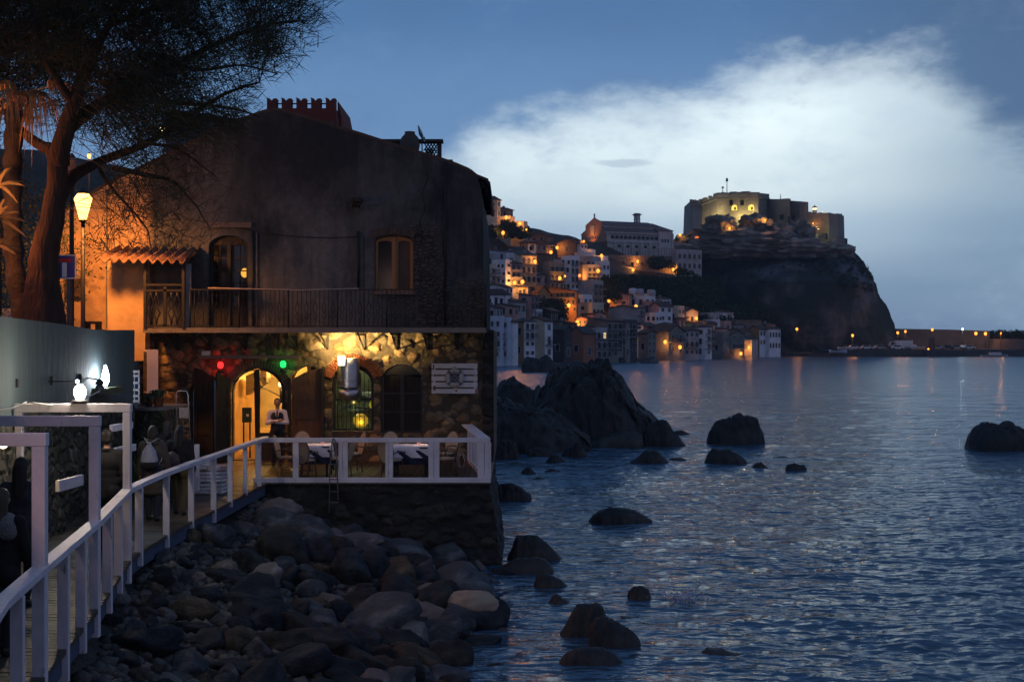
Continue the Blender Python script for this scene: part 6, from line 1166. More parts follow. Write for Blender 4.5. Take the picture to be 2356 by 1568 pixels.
# red battlemented turret behind the roof
tw = thing('battlemented_tower', (PX(700, 52), 52, 6), 'dark red tower with swallow tail battlements behind the gable roof', 'tower'); D = 52.0
m_red = mat('oxblood_render', (.13, .028, .022), .9, col2=(.18, .045, .035), vs=1)
def TX(u): return PX(u, D)
def TZ(v): return PZ(v, D)
mb = MB(); mb.bb(TX(617), TX(774), D, D + 4, 1.8, TZ(292)); mb.build('shaft', mat('shaft_render', (.10, .085, .07), .9), tw)
mb = MB(); mb.slab([(TX(617), TZ(262)), (TX(617), TZ(252)), (TX(774), TZ(252)), (TX(778), TZ(293)), (TX(617), TZ(293))], D - .3, D + 4.3); mb.build('parapet', m_red, tw)
MB().slab([(TX(773.5), TZ(300)), (TX(783), TZ(300)), (TX(783), TZ(268)), (TX(778), TZ(243)), (TX(775.5), TZ(230)), (TX(773.5), TZ(229))], D + .4, D + 4.2).build('side_parapet', m_red, tw)
for i in range(5):
    u0 = 617 + i * 33.7; u1 = u0 + 21; c = (u0 + u1) / 2; MB().slab([(TX(u0), TZ(252.3)), (TX(u1), TZ(252.3)), (TX(u1), TZ(232)), (TX(u1 + 1), TZ(229)), (TX(c + 4), TZ(230)), (TX(c), TZ(235)), (TX(c - 4), TZ(230)), (TX(u0 - 1), TZ(227)), (TX(u0), TZ(232))], D - .28, D + .25).build('merlon', m_red, tw)
for k in range(0):
    y = D + 1.2 + k * 1.7; MB().add([(TX(773) + .1, y, TZ(253)), (TX(773) + .1, y + 1, TZ(253)), (TX(773) + .1, y + 1, TZ(232)), (TX(773) + .1, y, TZ(232)), (TX(773) + .5, y, TZ(253)), (TX(773) + .5, y + 1, TZ(253)), (TX(773) + .5, y + 1, TZ(232)), (TX(773) + .5, y, TZ(232))], [(0, 3, 2, 1), (4, 5, 6, 7), (0, 1, 5, 4), (1, 2, 6, 5), (2, 3, 7, 6), (3, 0, 4, 7)]).build('merlon', m_red, tw)
for i in range(7): u = 672 + i * 15; MB().slab(arch(TX(u), TX(u + 9), TZ(300), TZ(280)), D - .36, D - .3).build('corbel_arch', mat('corbel_pale', (.09, .08, .07), .9), tw)
mb = MB(); mb.tube([(TX(617), D, TZ(239)), (TX(774), D, TZ(239))], .03, 5); mb.build('tie_rod', m_iron, tw)
# pale building glimpsed behind the left roof slope
t = thing('flat_roofed_building', (PX(500, 60), 60, 6), 'grey building with curved eaves glimpsed between tree and gable', 'building'); MB().slab([(PX(380, 60), 6), (PX(545, 60), 6), (PX(545, 60), PZ(286, 60)), (PX(500, 60), PZ(276, 60)), (PX(430, 60), PZ(268, 60)), (PX(380, 60), PZ(266, 60))], 60, 68).build('wall', mat('blue_grey_render', (.12, .13, .16), .9), t)
MB().slab([(PX(376, 59.5), PZ(266, 60)), (PX(440, 59.5), PZ(268, 60)), (PX(500, 59.5), PZ(275, 60)), (PX(556, 59.5), PZ(286, 60)), (PX(556, 59.5), PZ(282, 60)), (PX(500, 59.5), PZ(271, 60)), (PX(440, 59.5), PZ(264, 60)), (PX(376, 59.5), PZ(262, 60))], 59.3, 68).build('eaves', m_black, t)
# roof terrace with lattice rail, jar, aerial
D = 38.0
rt = thing('roof_terrace', (PX(945, D), D, PZ(380, D)), 'roof terrace with lattice parapet standing behind the right roof slope', 'roof terrace')
MB().bb(PX(855, D), PX(1040, D), D, D + 4, PZ(470, D), PZ(369, D)).build('base', mat('terrace_render', (.05, .045, .042), .9), rt); MB().bb(PX(1018, D), PX(1040, D), D + .3, D + 2, PZ(372, D), PZ(363.5, D)).build('ledge', mat('ledge_grey', (.12, .12, .13), .9), rt)
mb = MB()
for u in (869, 914, 1006): MB().bb(PX(u, D), PX(u + 9, D), D, D + .3, PZ(372, D), PZ(327, D)).build('pillar', MC['terrace_render'], rt)
MB().bb(PX(868, D), PX(1019, D), D - .05, D + .35, PZ(327, D), PZ(320.5, D)).build('top_rail', MC['terrace_render'], rt)
mb = MB()
for a, b_ in ((878, 914), (975, 1006)):
    n = int((b_ - a) / 7.2); vz0, vz1 = PZ(368, D), PZ(327, D); st = 7.2
    for i in range(n + 6):
        for s_ in (-1, 1):
            xs = PX(a, D) + (i - 3) * PX(1178 + st, D); q = []; m_ = 12
            for k in range(m_ + 1): z = vz0 + (vz1 - vz0) * k / m_; x = xs + s_ * (z - vz0) * .62 + (0 if s_ > 0 else (vz1 - vz0) * .62); q.append((x, D + .15, z))
            q = [p for p in q if PX(a, D) <= p[0] <= PX(b_, D)]
            if len(q) > 1: mb.tube(q, .018, 4)
mb.build('lattice', MC['terrace_render'], rt)
MB().lathe((PX(943, D - .6), D - .6, PZ(369, D)), [(.14, -.15), (.24, .1), (.29, .35), (.25, .56), (.14, .68), (.155, .73), (.12, .74)], 18).build('clay_jar', mat('clay_jar', (.09, .075, .065), .8), label='big clay jar standing on the roof terrace left of the aerial', cat='jar')
t = thing('satellite_dish', (PX(971, D - .5), D - .5, PZ(362, D)), 'edge on satellite dish on a thin mast above the roof terrace', 'satellite dish'); MB().tube([(PX(971, D - .5), D - .5, PZ(372, D)), (PX(971, D - .5), D - .5, PZ(313, D))], .02, 6).build('mast', MC['grey_steel'], t)
dm = MB(); c0 = V(969, 308, D - .5); ax = Vector((.93, -.1, .36)).normalized(); a_, b_ = frame(ax); q = []
for k in range(20): th = 2 * math.pi * k / 20; q.append(c0 + a_ * math.cos(th) * .26 + b_ * math.sin(th) * .26)
dm.add(q + [c0 - ax * .07], [(i, (i + 1) % 20, 20) for i in range(20)]); dm.add([p + ax * .015 for p in q] + [c0 - ax * .05], [((i + 1) % 20, i, 20) for i in range(20)]); dm.build('dish', mat('dish_grey', (.25, .27, .3), .5), t)
mb = MB(); mb.tube([V(971, 318, D - .5), V(977, 318, D - .5)], .012, 5); mb.tube([V(977, 315, D - .5), V(977, 321, D - .5)], .012, 5); mb.build('feed_arm', m_iron, t)
for i, (u, lab) in enumerate(((986, 'small drooping plant, left of the pair on the roof terrace'), (994, 'small drooping plant, right of the pair on the roof terrace'))):
    p = V(u, 368, D - .4); t = thing('potted_plant', p, lab, 'plant', 'plants on the roof terrace'); MB().lathe(p, [(.07, 0), (.1, .14)], 8).build('pot', MC['clay_jar'], t); mb = MB()
    for k in range(9): a = k * .7; mb.tube([p + Vector((0, 0, .14)), p + Vector((.08 * math.cos(a), .08 * math.sin(a), .32)), p + Vector((.2 * math.cos(a), .2 * math.sin(a), .26))], [.012, .01, .003], 4)
    mb.build('leaves', m_scrub, t)

for i, (a, m_, b_, lab) in enumerate((((440, 505), (520, 520), (583, 531), 'thin cable sagging from the tree to the upper door pipe'), ((591, 534), (700, 552), (825, 545), 'thin cable crossing the plaster between door and window pipes'))):
    q = [Vector((UX(u), YU - .06, UZ(v))) for u, v in (a, m_, b_)]; c = [q[0].lerp(q[1], t).lerp(q[1].lerp(q[2], t), t) for t in [k / 12 for k in range(13)]]; MB().tube(c, .012, 5).build('wall_cable', m_iron, label=lab, cat='cable')
# ============================================================ WALKWAY, TERRACE AND WHAT STANDS ON THEM
rw = thing('walkway_retaining_wall', (-7.6, 20, DZ), 'curved blue grey plastered wall with ivy covered stone foot left of the walkway', 'retaining wall')
m_gw = mat('blue_grey_plaster', (.034, .052, .060), .85, col2=(.052, .076, .086), vs=.8, bump=.25, bs=7, stretch=(1, 1, .25))
m_ivy = stone('overgrown_rubble', [(.02, .022, .016), (.05, .045, .035), (.03, .032, .02), (.07, .06, .045)], 3.5, (.012, .014, .01), 1)
W2 = WL + [(-8.3, 27.75, 5.35), (-10.2, 34.7, 5.0)]
def strip(name, zb_, zt_, off, m, par, sub=10, th=.34, amp=0):
    vs = []; fs = []; P = []
    for (xa, ya, za), (xb, yb, zb) in zip(W2, W2[1:]):
        for k in range(sub): t = k / sub; P.append((xa + (xb - xa) * t, ya + (yb - ya) * t, za + (zb - za) * t))
    P.append(W2[-1]); nz_ = 14
    for i, (x, y, z) in enumerate(P):
        zb = zb_(x, y, z); zt = zt_(x, y, z)
        for j in range(nz_ + 1):
            q = zb + (zt - zb) * j / nz_; d = amp * (fbm(Vector((x * 1.5, y * 1.5, q * 1.5)), 5)) if amp else 0; vs.append((x + off + d, y, q))
        vs.append((x - th, y, zt)); vs.append((x - th, y, zb))
    c = nz_ + 3
    for i in range(len(P) - 1):
        for j in range(c - 1): a = i * c + j; fs.append((a, a + 1, a + 1 + c, a + c)[::-1])
    o = npmesh(name, [tuple(WM(par).inverted() @ Vector(p)) for p in vs], fs, m, par, smooth=bool(amp)); return o
def zsplit(x, y, z): return z - 1.45 if y < 24 else z - 1.55
strip('plaster_band', zsplit, lambda x, y, z: z, .0, m_gw, rw); strip('stone_foot', lambda x, y, z: DZ - .1, zsplit, .03, m_ivy, rw, 24, amp=.14)
for u, v, D in ((184, 1500 * .5752, 19), (70, 0, 0)): pass
for u, v, D in ((107, 879, 19.6), (164, 873, 21.6), (207, 868, 23.6)):
    x = wallx(D); MB().bb(x - .02, x + .03, D, D + .06, PZ(v + 12, D), PZ(v - 8, D)).build('weep_hole', m_drk, rw)
# ---------------- railing along the walkway
def rail_at(u):
    best = None; y = RAIL[0][1]
    while y < 29.9:
        x = railx(y); d = abs(1178 + FX * x / y - u)
        if best is None or d < best[0]: best = (d, x, y)
        y += .01
    return best[1], best[2]
RZ = 2.905; m_wp = paintmat('white_wood_paint')
wr = thing('walkway_railing', (-5.3, 18, DZ), 'white wooden railing running beside the walkway above the rocks', 'railing')
mb = MB()
R3 = [(x, y, RZ) for x, y in RAIL]
for a, b in zip(R3, R3[1:]): mb.beam(a, Vector(b) + (Vector(b) - Vector(a)).normalized() * .03, .15, .075)
mb.build('top_rail', m_wp, wr)
for i, (u, w_, drop) in enumerate(((-80, .12, .4), (35, .12, .4), (142, .12, .35), (183, .12, .3), (244, .12, .28), (269, .12, .25), (317, .12, .22), (380, .105, .22), (437, .10, .22), (489, .10, .25), (527, .095, .12), (562, .09, .05), (594, .09, .0))):
    x, y = rail_at(u) if u >= 0 else (-3.9, 9.4)
    MB().bb(x - w_ / 2 + .02, x + w_ / 2 + .02, y - .03, y + .03, DZ - drop, RZ - .04).build('post', m_wp, wr)
for i, (u, w_, zt, lab) in enumerate(((92, .13, 4.235, 'nearest tall white frame over the walkway'), (218, .12, 4.22, 'middle tall white frame over the walkway, pinkish'), (293, .11, 4.20, 'farthest tall white frame over the walkway, carrying the bright bulb'))):
    x, y = rail_at(u); xw = wallx(y) + .05; t = thing('walkway_pergola', (x, y, DZ), lab, 'pergola', 'tall white frames over the walkway')
    MB().bb(x - w_ / 2, x + w_ / 2, y - .05, y + .05, DZ - .35, zt - .13).build('post', m_wp, t); MB().bb(xw, x + w_ / 2 + .01, y - .05, y + .05, zt - .127, zt).build('crossbeam', m_wp, t)
    if i: MB().bb(xw, xw + .11, y - .05, y + .05, DZ, zt - .13).build('post', m_wp, t)
# ---------------- terrace railing
tr = thing('terrace_railing', (-3, 30, DZ), 'low white board railing round the front and sea side of the terrace', 'railing'); YT = 30.0
def TXp(u): return PX(u, YT)
MB().bb(TXp(584), TXp(1128), YT - .04, YT + .03, 2.80, 2.905).build('top_rail', m_wp, tr); MB().bb(TXp(584), TXp(1129), YT - .06, YT + .04, 1.875, 1.99).build('bottom_rail', m_wp, tr)
for a, b in ((588, 600), (674, 687), (779, 788.5), (789.3, 800), (887, 893.5), (894.2, 904), (986, 998), (998.7, 1011), (1099, 1114), (1114.8, 1130)): MB().bb(TXp(a), TXp(b), YT - .03, YT + .025, 1.99, 2.80).build('post', m_wp, tr)
xs, xe, ye = TXp(1128), PX(1087, 35.0), 35.0
mb = MB(); mb.add([(TXp(1101), YT + .03, 2.865), (TXp(1128), YT + .03, 2.865), (xe, ye, 2.865), (xe - .30, ye, 2.865), (TXp(1101), YT + .03, 2.90), (TXp(1128), YT + .03, 2.90), (xe, ye, 2.90), (xe - .30, ye, 2.90)], [(0, 3, 2, 1), (4, 5, 6, 7), (0, 1, 5, 4), (1, 2, 6, 5), (2, 3, 7, 6), (3, 0, 4, 7)]); mb.build('side_top_rail', m_wp, tr)
for k in range(7): t_ = k / 6; x = xs + (xe - xs) * t_ - .1; y = YT + .12 + (ye - YT - .2) * t_; MB().bb(x - .03, x + .03, y - .12, y + .12, 1.9, 2.86).build('side_post', m_wp, tr)
MB().beam((xs - .1, YT + .05, 1.93), (xe - .1, ye, 1.93), .05, .12).build('side_bottom_rail', m_wp, tr)
# loose white posts and boards by the entrance
def post(name, u, v0, v1, D, w_, lab, cat='post', grp=None): MB().bb(PX(u, D) - w_ / 2, PX(u, D) + w_ / 2, D, D + .08, PZ(v1, D), PZ(v0, D)).build(name, m_wp, label=lab, cat=cat, group=grp)
post('white_post', 452, 1022, 1130, 27.5, .10, 'short white post with cap beside the white crates')
MB().beam(V(132, 1118, 18.3), V(188, 1103, 19.2), .06, .16).build('white_plank', m_wp, label='white plank fixed to the ivy covered wall behind the tall frames', cat='plank')
MB().beam(V(255, 985, 22.5), V(303, 977, 23.2), .06, .12).build('white_plank', m_wp, label='upper white plank on the wall behind the farthest frame', cat='plank')
MB().beam(V(262, 1038, 22.3), V(310, 1028, 23.2), .06, .12).build('white_plank', m_wp, label='lower white plank on the wall behind the farthest frame', cat='plank')
# stacked white crates
def crate(c, sz, rz, lab, grp='white crates by the terrace entrance'):
    t = thing('wooden_crate', c, lab, 'crate', grp, rz=rz); x, y, z = sz
    for k in range(3):
        h = z * (k + .5) / 3
        for s_ in (-1, 1): MB().box((0, s_ * y / 2, h), (x, .02, z / 3 * .7)).build('slat', m_white, t, local=True); MB().box((s_ * x / 2, 0, h), (.02, y, z / 3 * .7)).build('slat', m_white, t, local=True)
    for sx_ in (-1, 1):
        for sy_ in (-1, 1): MB().box((sx_ * (x / 2 - .03), sy_ * (y / 2 - .03), z / 2), (.03, .03, z)).build('corner_post', m_white, t, local=True)
    MB().box((0, 0, .03), (x - .02, y - .02, .02)).build('bottom', m_white, t, local=True)
D = 27.9; z0 = DZ
for u, k, lab in ((467, 0, 'white crate on the deck, left bottom of the pile'), (502, 0, 'white crate on the deck, right bottom of the pile'), (466, 1, 'white crate, middle of the left pile'), (501, 1, 'white crate, top of the right pile')): crate((PX(u, D), D + .1 * k, DZ + .001 + .24 * k), (.32, .45, .23), random.uniform(-.12, .12), lab)
crate((PX(462, D), D + .3, DZ + .485), (.34, .4, .2), .35, 'white crate tilted on top of the left pile')
t = thing('cushion', (PX(499, D), D + .1, DZ + .49), 'pale pink cushion on the right white crate', 'cushion'); MB().box((0, 0, .05), (.40, .42, .09)).build('cover', mat('pale_pink_cloth', (.45, .34, .33), .8), t, local=True)
# white pallet rack at the wall end
t = thing('white_rack', V(305, 925, 27.4), 'narrow white slatted rack standing on the low wall beside the air conditioner', 'rack'); Dk = 27.4
for v in (852, 862, 878, 894, 908, 920): MB().bb(PX(292, Dk), PX(319, Dk), Dk, Dk + .05, PZ(v + 5, Dk), PZ(v, Dk)).build('slat', m_white, t)
for u in (294, 305, 316): MB().bb(PX(u, Dk), PX(u + 3, Dk), Dk + .05, Dk + .09, PZ(928, Dk), PZ(851, Dk)).build('upright', m_white, t)
t = thing('low_masonry_ledge', V(335, 990, 29), 'low grey masonry ledge with flower pots under the air conditioner', 'ledge'); MB().bb(PX(305, 29), PX(378, 29), 29, 31, DZ - .05, PZ(944, 29)).build('block', m_ivy, t); MB().bb(PX(303, 29), PX(381, 29), 28.95, 31.05, PZ(944, 29) + .002, PZ(938, 29)).build('capping', MC['ledge_grey'], t)
def plant(c, r, h, n, lab, potc=(.22, .08, .04), pr=.16, ph=.24, leafw=.03, cat='potted plant', bowl=False, droop=.6):
    t = thing('potted_plant', c, lab, cat); c = Vector(c)
    if pr: MB().lathe(c, [(pr * .7, 0), (pr, ph * .9), (pr * 1.12, ph * .9), (pr * 1.12, ph), (pr * .9, ph)] if not bowl else [(pr * .45, 0), (pr * .6, .1), (pr * .95, ph * .8), (pr * 1.08, ph * .85), (pr * 1.08, ph), (pr * .9, ph)], 20).build('pot', mat('terracotta_%d' % (potc[0] * 100), potc, .8), t)
    mb_ = MB(); rr = random.Random(hash(lab) % 1000)
    for i in range(n):
        a = rr.uniform(0, 6.28); l = r * rr.uniform(.6, 1); d = Vector((math.cos(a), math.sin(a), 0)); s_ = d.cross(Vector((0, 0, 1))) * leafw; b0 = c + Vector((0, 0, ph)) + d * rr.uniform(0, pr * .6 + .01); pts_ = [b0 + d * l * q + Vector((0, 0, h * rr.uniform(.8, 1.1) * (math.sin(q * 2.2) - droop * q * q))) for q in (0, .35, .7, 1)]
        vs_ = []
        for p, w_ in zip(pts_, (.6, 1, .7, .05)): vs_ += [p - s_ * w_, p + s_ * w_]
        mb_.add(vs_, [(0, 1, 3, 2), (2, 3, 5, 4), (4, 5, 7, 6)])
    mb_.build('leaves', mat('plant_green', (.02, .04, .018), .6, col2=(.05, .08, .03), vs=4, bump=0), t); return t
plant((PX(362, 29.5), 29.6, PZ(938, 29)), .2, .25, 24, 'small terracotta pot with spiky plant on the ledge below the air conditioner', pr=.13, ph=.2)
plant((PX(345, 29.5), 29.4, PZ(938, 29)), .22, .18, 24, 'low dark plant left of the terracotta pot on the ledge', (.05, .05, .05), pr=.1, ph=.12)
plant((PX(372, 27.4), 27.4, DZ), .5, .3, 46, 'wide orange terracotta bowl with plants behind the backpack walker', (.30, .11, .06), pr=.46, ph=1.02, leafw=.02, bowl=True)
plant((PX(309, 26.4), 26.4, DZ + .3), .75, .75, 26, 'agave with long pale leaves at the end of the grey wall', pr=0.0, ph=0, leafw=.045, droop=.4, cat='agave')
plant((PX(368, 31), 31.0, 3.4), .6, .3, 20, 'dry leafy branch hanging beside the dark door left of the doorway', pr=0, ph=0, leafw=.012)
# folding menu ladder
t = thing('folding_ladder_sign', V(425, 1100, 30), 'slim metal folding frame with a white menu sheet, left of the doorway', 'menu stand'); D = 30.0
MB().tube([V(412, 1100, D), V(405, 905, D), V(409, 899, D), V(428, 899, D), V(432, 905, D), V(440, 1060, D)], .014, 6).build('frame', mat('pale_tube', (.5, .48, .48), .35, metal=.6, bump=0), t)
MB().bb(PX(412, D), PX(435, D), D - .01, D + .0, PZ(961, D), PZ(937, D)).build('menu_sheet', mat('menu_paper', (.55, .42, .38), .7), t)
for v in (985, 1010, 1040): MB().beam(V(408 + (v - 900) * .02, v, D), V(438, v, D), .02, .04).build('step', m_iron, t)
# the ladder hung over the terrace railing
t = thing('rope_ladder', (TXp(768), YT - .1, 1.5), 'thin metal swimming ladder hung over the terrace railing towards the rocks', 'ladder'); 
mb = MB(); mb.tube([V(757, 1120 + 60, 29.6), V(759, 1085, 29.8), V(764, 1015, 29.9), V(767, 1008, 29.95)], .014, 6); mb.tube([V(778, 1150, 29.6), V(776, 1085, 29.8), V(772, 1015, 29.9), V(767, 1008, 29.95)], .014, 6); mb.build('side_rail', MC['grey_steel'], t)
for v in (1068, 1102, 1130, 1155): MB().tube([V(757, v, 29.72), V(779, v, 29.72)], .014, 6).build('rung', MC['grey_steel'], t)
# ---------------- tables
m_cl = mat('white_tablecloth', (.78, .75, .78), .8, var=.06, bump=.08, bs=6); m_nv = mat('navy_undercloth', (.012, .018, .045), .85, bump=.1)
def cloth(c, a, drop, z, rz, ruf, seed):
    n = 34; v = []; A = a / 2; T_ = A + drop; cr, sr = math.cos(rz), math.sin(rz)
    for j in range(n + 1):
        for i in range(n + 1):
            x, y = -T_ + 2 * T_ * i / n, -T_ + 2 * T_ * j / n; cx, cy = max(-A, min(A, x)), max(-A, min(A, y)); dx, dy = x - cx, y - cy; d = math.hypot(dx, dy)
            if d > 1e-6: o = .10 * d + ruf * math.sin((x + y * 1.3) * 14 + seed) * d; px_, py_ = cx + dx / d * o + (dx / d) * .01, cy + dy / d * o + (dy / d) * .01
            else: px_, py_ = x, y
            v.append((c[0] + px_ * cr - py_ * sr, c[1] + px_ * sr + py_ * cr, z - d * .985))
    f = [(j * (n + 1) + i, j * (n + 1) + i + 1, (j + 1) * (n + 1) + i + 1, (j + 1) * (n + 1) + i) for j in range(n) for i in range(n)]; return v, f
def table(u, D, lab, side):
    x = PX(u, D); t = thing('restaurant_table', (x, D, DZ), lab, 'table', 'tables on the terrace')
    MB().bb(x - .42, x + .42, D - .42, D + .42, DZ + .70, DZ + .735).build('tabletop', m_wood, t)
    for sx_ in (-1, 1):
        for sy_ in (-1, 1): MB().bb(x + sx_ * .36 - .025, x + sx_ * .36 + .025, D + sy_ * .36 - .025, D + sy_ * .36 + .025, DZ, DZ + .70).build('leg', m_wood, t)
    v, f = cloth((x, D), .85, .42, DZ + .742, .12, .10, u); npmesh('tablecloth', v, f, m_nv, label='navy undercloth hanging low on the %s terrace table' % side, cat='tablecloth', group='navy undercloths')
    v, f = cloth((x, D), .865, .27, DZ + .752, .12, .06, u + 2); npmesh('tablecloth', v, f, m_cl, label='white tablecloth with pointed corners on the %s terrace table' % side, cat='tablecloth', group='white tablecloths')
    g = thing('candle_glass', (x + .18, D + .1, DZ + .753), 'small glass with lit candle on the %s terrace table' % side, 'candle', 'candles on the terrace tables'); c = Vector(g.location)
    MB().lathe(c, [(.035, 0), (.05, .03), (.052, .10), (.048, .10)], 14).build('glass', mat('pink_glass', (.5, .22, .18), .1, em=.5), g); MB().lathe(c + Vector((0, 0, .05)), [(.012, 0), (.016, .03), (.002, .08)], 8).build('flame', emit('candle_flame', (1, .62, .25), 9), g); light(g, c + Vector((0, 0, .22)), (1, .6, .35), 2.2, .03)
table(723, 31.5, 'square table with white cloth, left one on the terrace', 'left'); table(946, 31.3, 'square table with white cloth, right one on the terrace near the sea', 'right')
# ---------------- cane chairs
m_cane = mat('pale_cane_weave', (.34, .25, .17), .6, col2=(.46, .36, .26), vs=20, bump=.3, bs=40); m_cane2 = mat('brown_cane_frame', (.12, .07, .04), .5)
def chair0():
    t = thing('cane_chair', (0, 0, 0), 'x', 'chair', 'cane chairs on the terrace')
    n = 20; v = []
    for k in range(n): a = 2 * math.pi * k / n; v.append((.215 * math.cos(a), .30 * math.sin(a)))
    def bp(x, z, o): return (x, .22 + .13 * (z + .3) / .6 + o - .35 * x * x, .68 + z)
    b = MB(); vs = [bp(x * r, z * r, o) for o in (0, .03) for r in (.999, .6) for x, z in v] + [bp(0, 0, 0), bp(0, 0, .03)]
    fs = [(i, (i + 1) % n, n + (i + 1) % n, n + i) for i in range(n)] + [(n + i, n + (i + 1) % n, 4 * n) for i in range(n)] + [(2 * n + (i + 1) % n, 2 * n + i, 3 * n + i, 3 * n + (i + 1) % n) for i in range(n)] + [(3 * n + (i + 1) % n, 3 * n + i, 4 * n + 1) for i in range(n)]
    b.add(vs, fs, True); bk = b.build('backrest', m_cane, t, local=True); MB().tube([bp(x, z, .015) for x, z in v], .018, 6, closed=True).build('rim', m_cane2, bk, local=True)
    MB().lathe((0, 0, .42), [(.20, 0), (.225, .02), (.225, .045), (.19, .055)], 20).build('seat', m_cane, t, local=True)
    for x, y in ((-.17, -.16), (.17, -.16), (-.15, .19), (.15, .19)): MB().tube([(x, y, .43), (x * 1.15, y * 1.2, .0)], .016, 6).build('leg', m_cane2, t, local=True)
    for s_ in (-1, 1): MB().tube([(s_ * .19, .24, .62), (s_ * .26, .05, .66), (s_ * .25, -.15, .64), (s_ * .19, -.17, .44)], .015, 6).build('arm', m_cane2, t, local=True)
    MB().tube([(.2 * math.cos(a), .19 * math.sin(a), .2) for a in [2 * math.pi * k / 12 for k in range(12)]], .01, 5, closed=True).build('stretcher', m_cane2, t, local=True)
    return t
ch0 = chair0(); first = True
def subtree(o): return kids(o)
for u, D, deg, lab in ((695, 32.5, 8, 'cane chair behind the left table, its round back showing above the rail'), (808, 32.4, -62, 'cane chair turned sideways between the two tables, lit by the wall lamp'), (664, 31.4, 84, 'cane chair at the left end of the left table'), (703, 30.7, 165, 'cane chair in front of the left table, back to the sea wall'), (782, 31.2, -105, 'cane chair at the right end of the left table'),
                       (899, 32.4, 6, 'cane chair behind the right table, round back above the rail'), (1022, 32.5, -40, 'cane chair behind the right table near the corner, lit warm'), (903, 30.75, 150, 'cane chair in front of the right table'), (1027, 31.1, -95, 'cane chair at the right end of the right table, leaning back')):
    c = ch0 if first else copy_tree(ch0); first = False; c.location = (PX(u, D), D, DZ); c.rotation_euler = (0, 0, R(deg)); c['label'] = lab
t = thing('wire_lantern', V(1062, 1075, 33.5), 'small white wire lantern on the terrace floor near the sea side railing', 'lantern'); c = V(1062, 1075, 33.5); c.z = DZ; mb = MB()
for k in range(6): a = k * math.pi / 3; mb.tube([c + Vector((.05 * math.cos(a), .05 * math.sin(a), 0)), c + Vector((.17 * math.cos(a), .17 * math.sin(a), .18)), c + Vector((.05 * math.cos(a), .05 * math.sin(a), .36))], .008, 4)
mb.build('cage', m_white, t)
# ---------------- lamps on the walkway
x3, y3 = rail_at(293)
p = V(184, 912, y3); p.z = 4.21
t = thing('bulkhead_lamp', p, 'dazzling white bulb lamp standing on the farthest tall frame', 'lamp'); MB().lathe(p, [(.13, 0), (.13, .03), (.09, .05)], 14).build('base', m_iron, t); MB().ball(p + Vector((0, 0, .16)), (.09, .09, .12)).build('bulb', emit('white_bulb', (1, .93, .85), 26), t); light(t, p + Vector((0, -.05, .34)), (1, .84, .62), 70, .10)
p2 = V(178, 877, 21.5); t = thing('bulb_reflection', p2, 'small glowing white ball added just above the dazzling bulb lamp, standing in for its reflection', 'lamp'); MB().ball(p2, .032).build('bulb', emit('small_white', (.9, .97, 1), 7), t); MB().tube([p2, (wallx(21.5), 21.5, p2.z)], .01, 5).build('holder', m_iron, t)  # glowing ball added for the reflection of the bulb lamp below
p = Vector((wallx(25.0) + .15, 25.0, PZ(868, 25.0)))
t = thing('wall_lamp', p, 'cold white flame shaped lamp throwing a streak up the grey wall', 'lamp'); MB().lathe(p + Vector((0, 0, -.16)), [(.03, 0), (.075, .1), (.07, .2), (.015, .40)], 12).build('globe', emit('cold_globe', (.9, .95, 1), 22), t); MB().tube([p + Vector((0, 0, -.18)), (wallx(25.0), 25.0, p.z - .25)], .02, 5).build('arm', m_iron, t); light(t, p + Vector((.0, -.16, .02)), (.85, .93, 1), 42, .05)
p = Vector((wallx(24.3) + .22, 24.3, PZ(896, 24.3))); t = thing('ship_lantern', p, 'small caged lantern hanging left of the cold white wall lamp', 'lantern'); MB().lathe(p + Vector((0, 0, -.12)), [(.05, 0), (.085, .05), (.085, .16), (.04, .24)], 12).build('glass', mat('smoked_glass', (.05, .06, .07), .2, bump=0), t); MB().lathe(p + Vector((0, 0, .10)), [(.09, 0), (.07, .06), (.02, .1)], 12).build('cap', m_iron, t); MB().tube([p + Vector((0, 0, .18)), (wallx(24.3), 24.3, p.z + .22)], .015, 5).build('arm', m_iron, t)
p = Vector((wallx(17.5) + .22, 17.6, 3.75)); t = thing('wall_lamp', p, 'assumed warm lamp on the wall behind the nearest frame, lighting the stones', 'lamp'); MB().ball(p, .07).build('globe', emit('warm_small', (1, .8, .45), 9), t); MB().tube([p, (wallx(17.6), 17.6, p.z)], .02, 5).build('arm', m_iron, t); light(t, p + Vector((.05, 0, 0)), (1, .74, .34), 14, .05)  # hidden lamp, assumed from the yellow band of light on the stones
t = thing('lamp_cable', (-6.5, 18, 4.3), 'slack pale cable strung between the walkway lamps', 'cable'); mb = MB(); A, B, C_ = V(-30, 940, 15.5), V(60, 924, 17.8), V(228, 900, 22.9)
for a, b, s_ in ((A, B, .05), (B, C_, .12)): mb.tube([a.lerp(b, k / 10) - Vector((0, 0, s_ * math.sin(math.pi * k / 10))) for k in range(11)], .014, 5)
mb.build('wire', mat('pale_cable', (.4, .38, .34), .6), t)
t = thing('green_boxes', (wallx(25) + .2, 25.2, PZ(897, 25)), 'greenish planter box with wires on the wall right of the cold white lamp', 'box'); MB().bb(wallx(24.5), wallx(25.6) + .30, 24.6, 25.7, PZ(905, 25), PZ(891, 25)).build('box', mat('olive_box', (.06, .07, .035), .8), t)
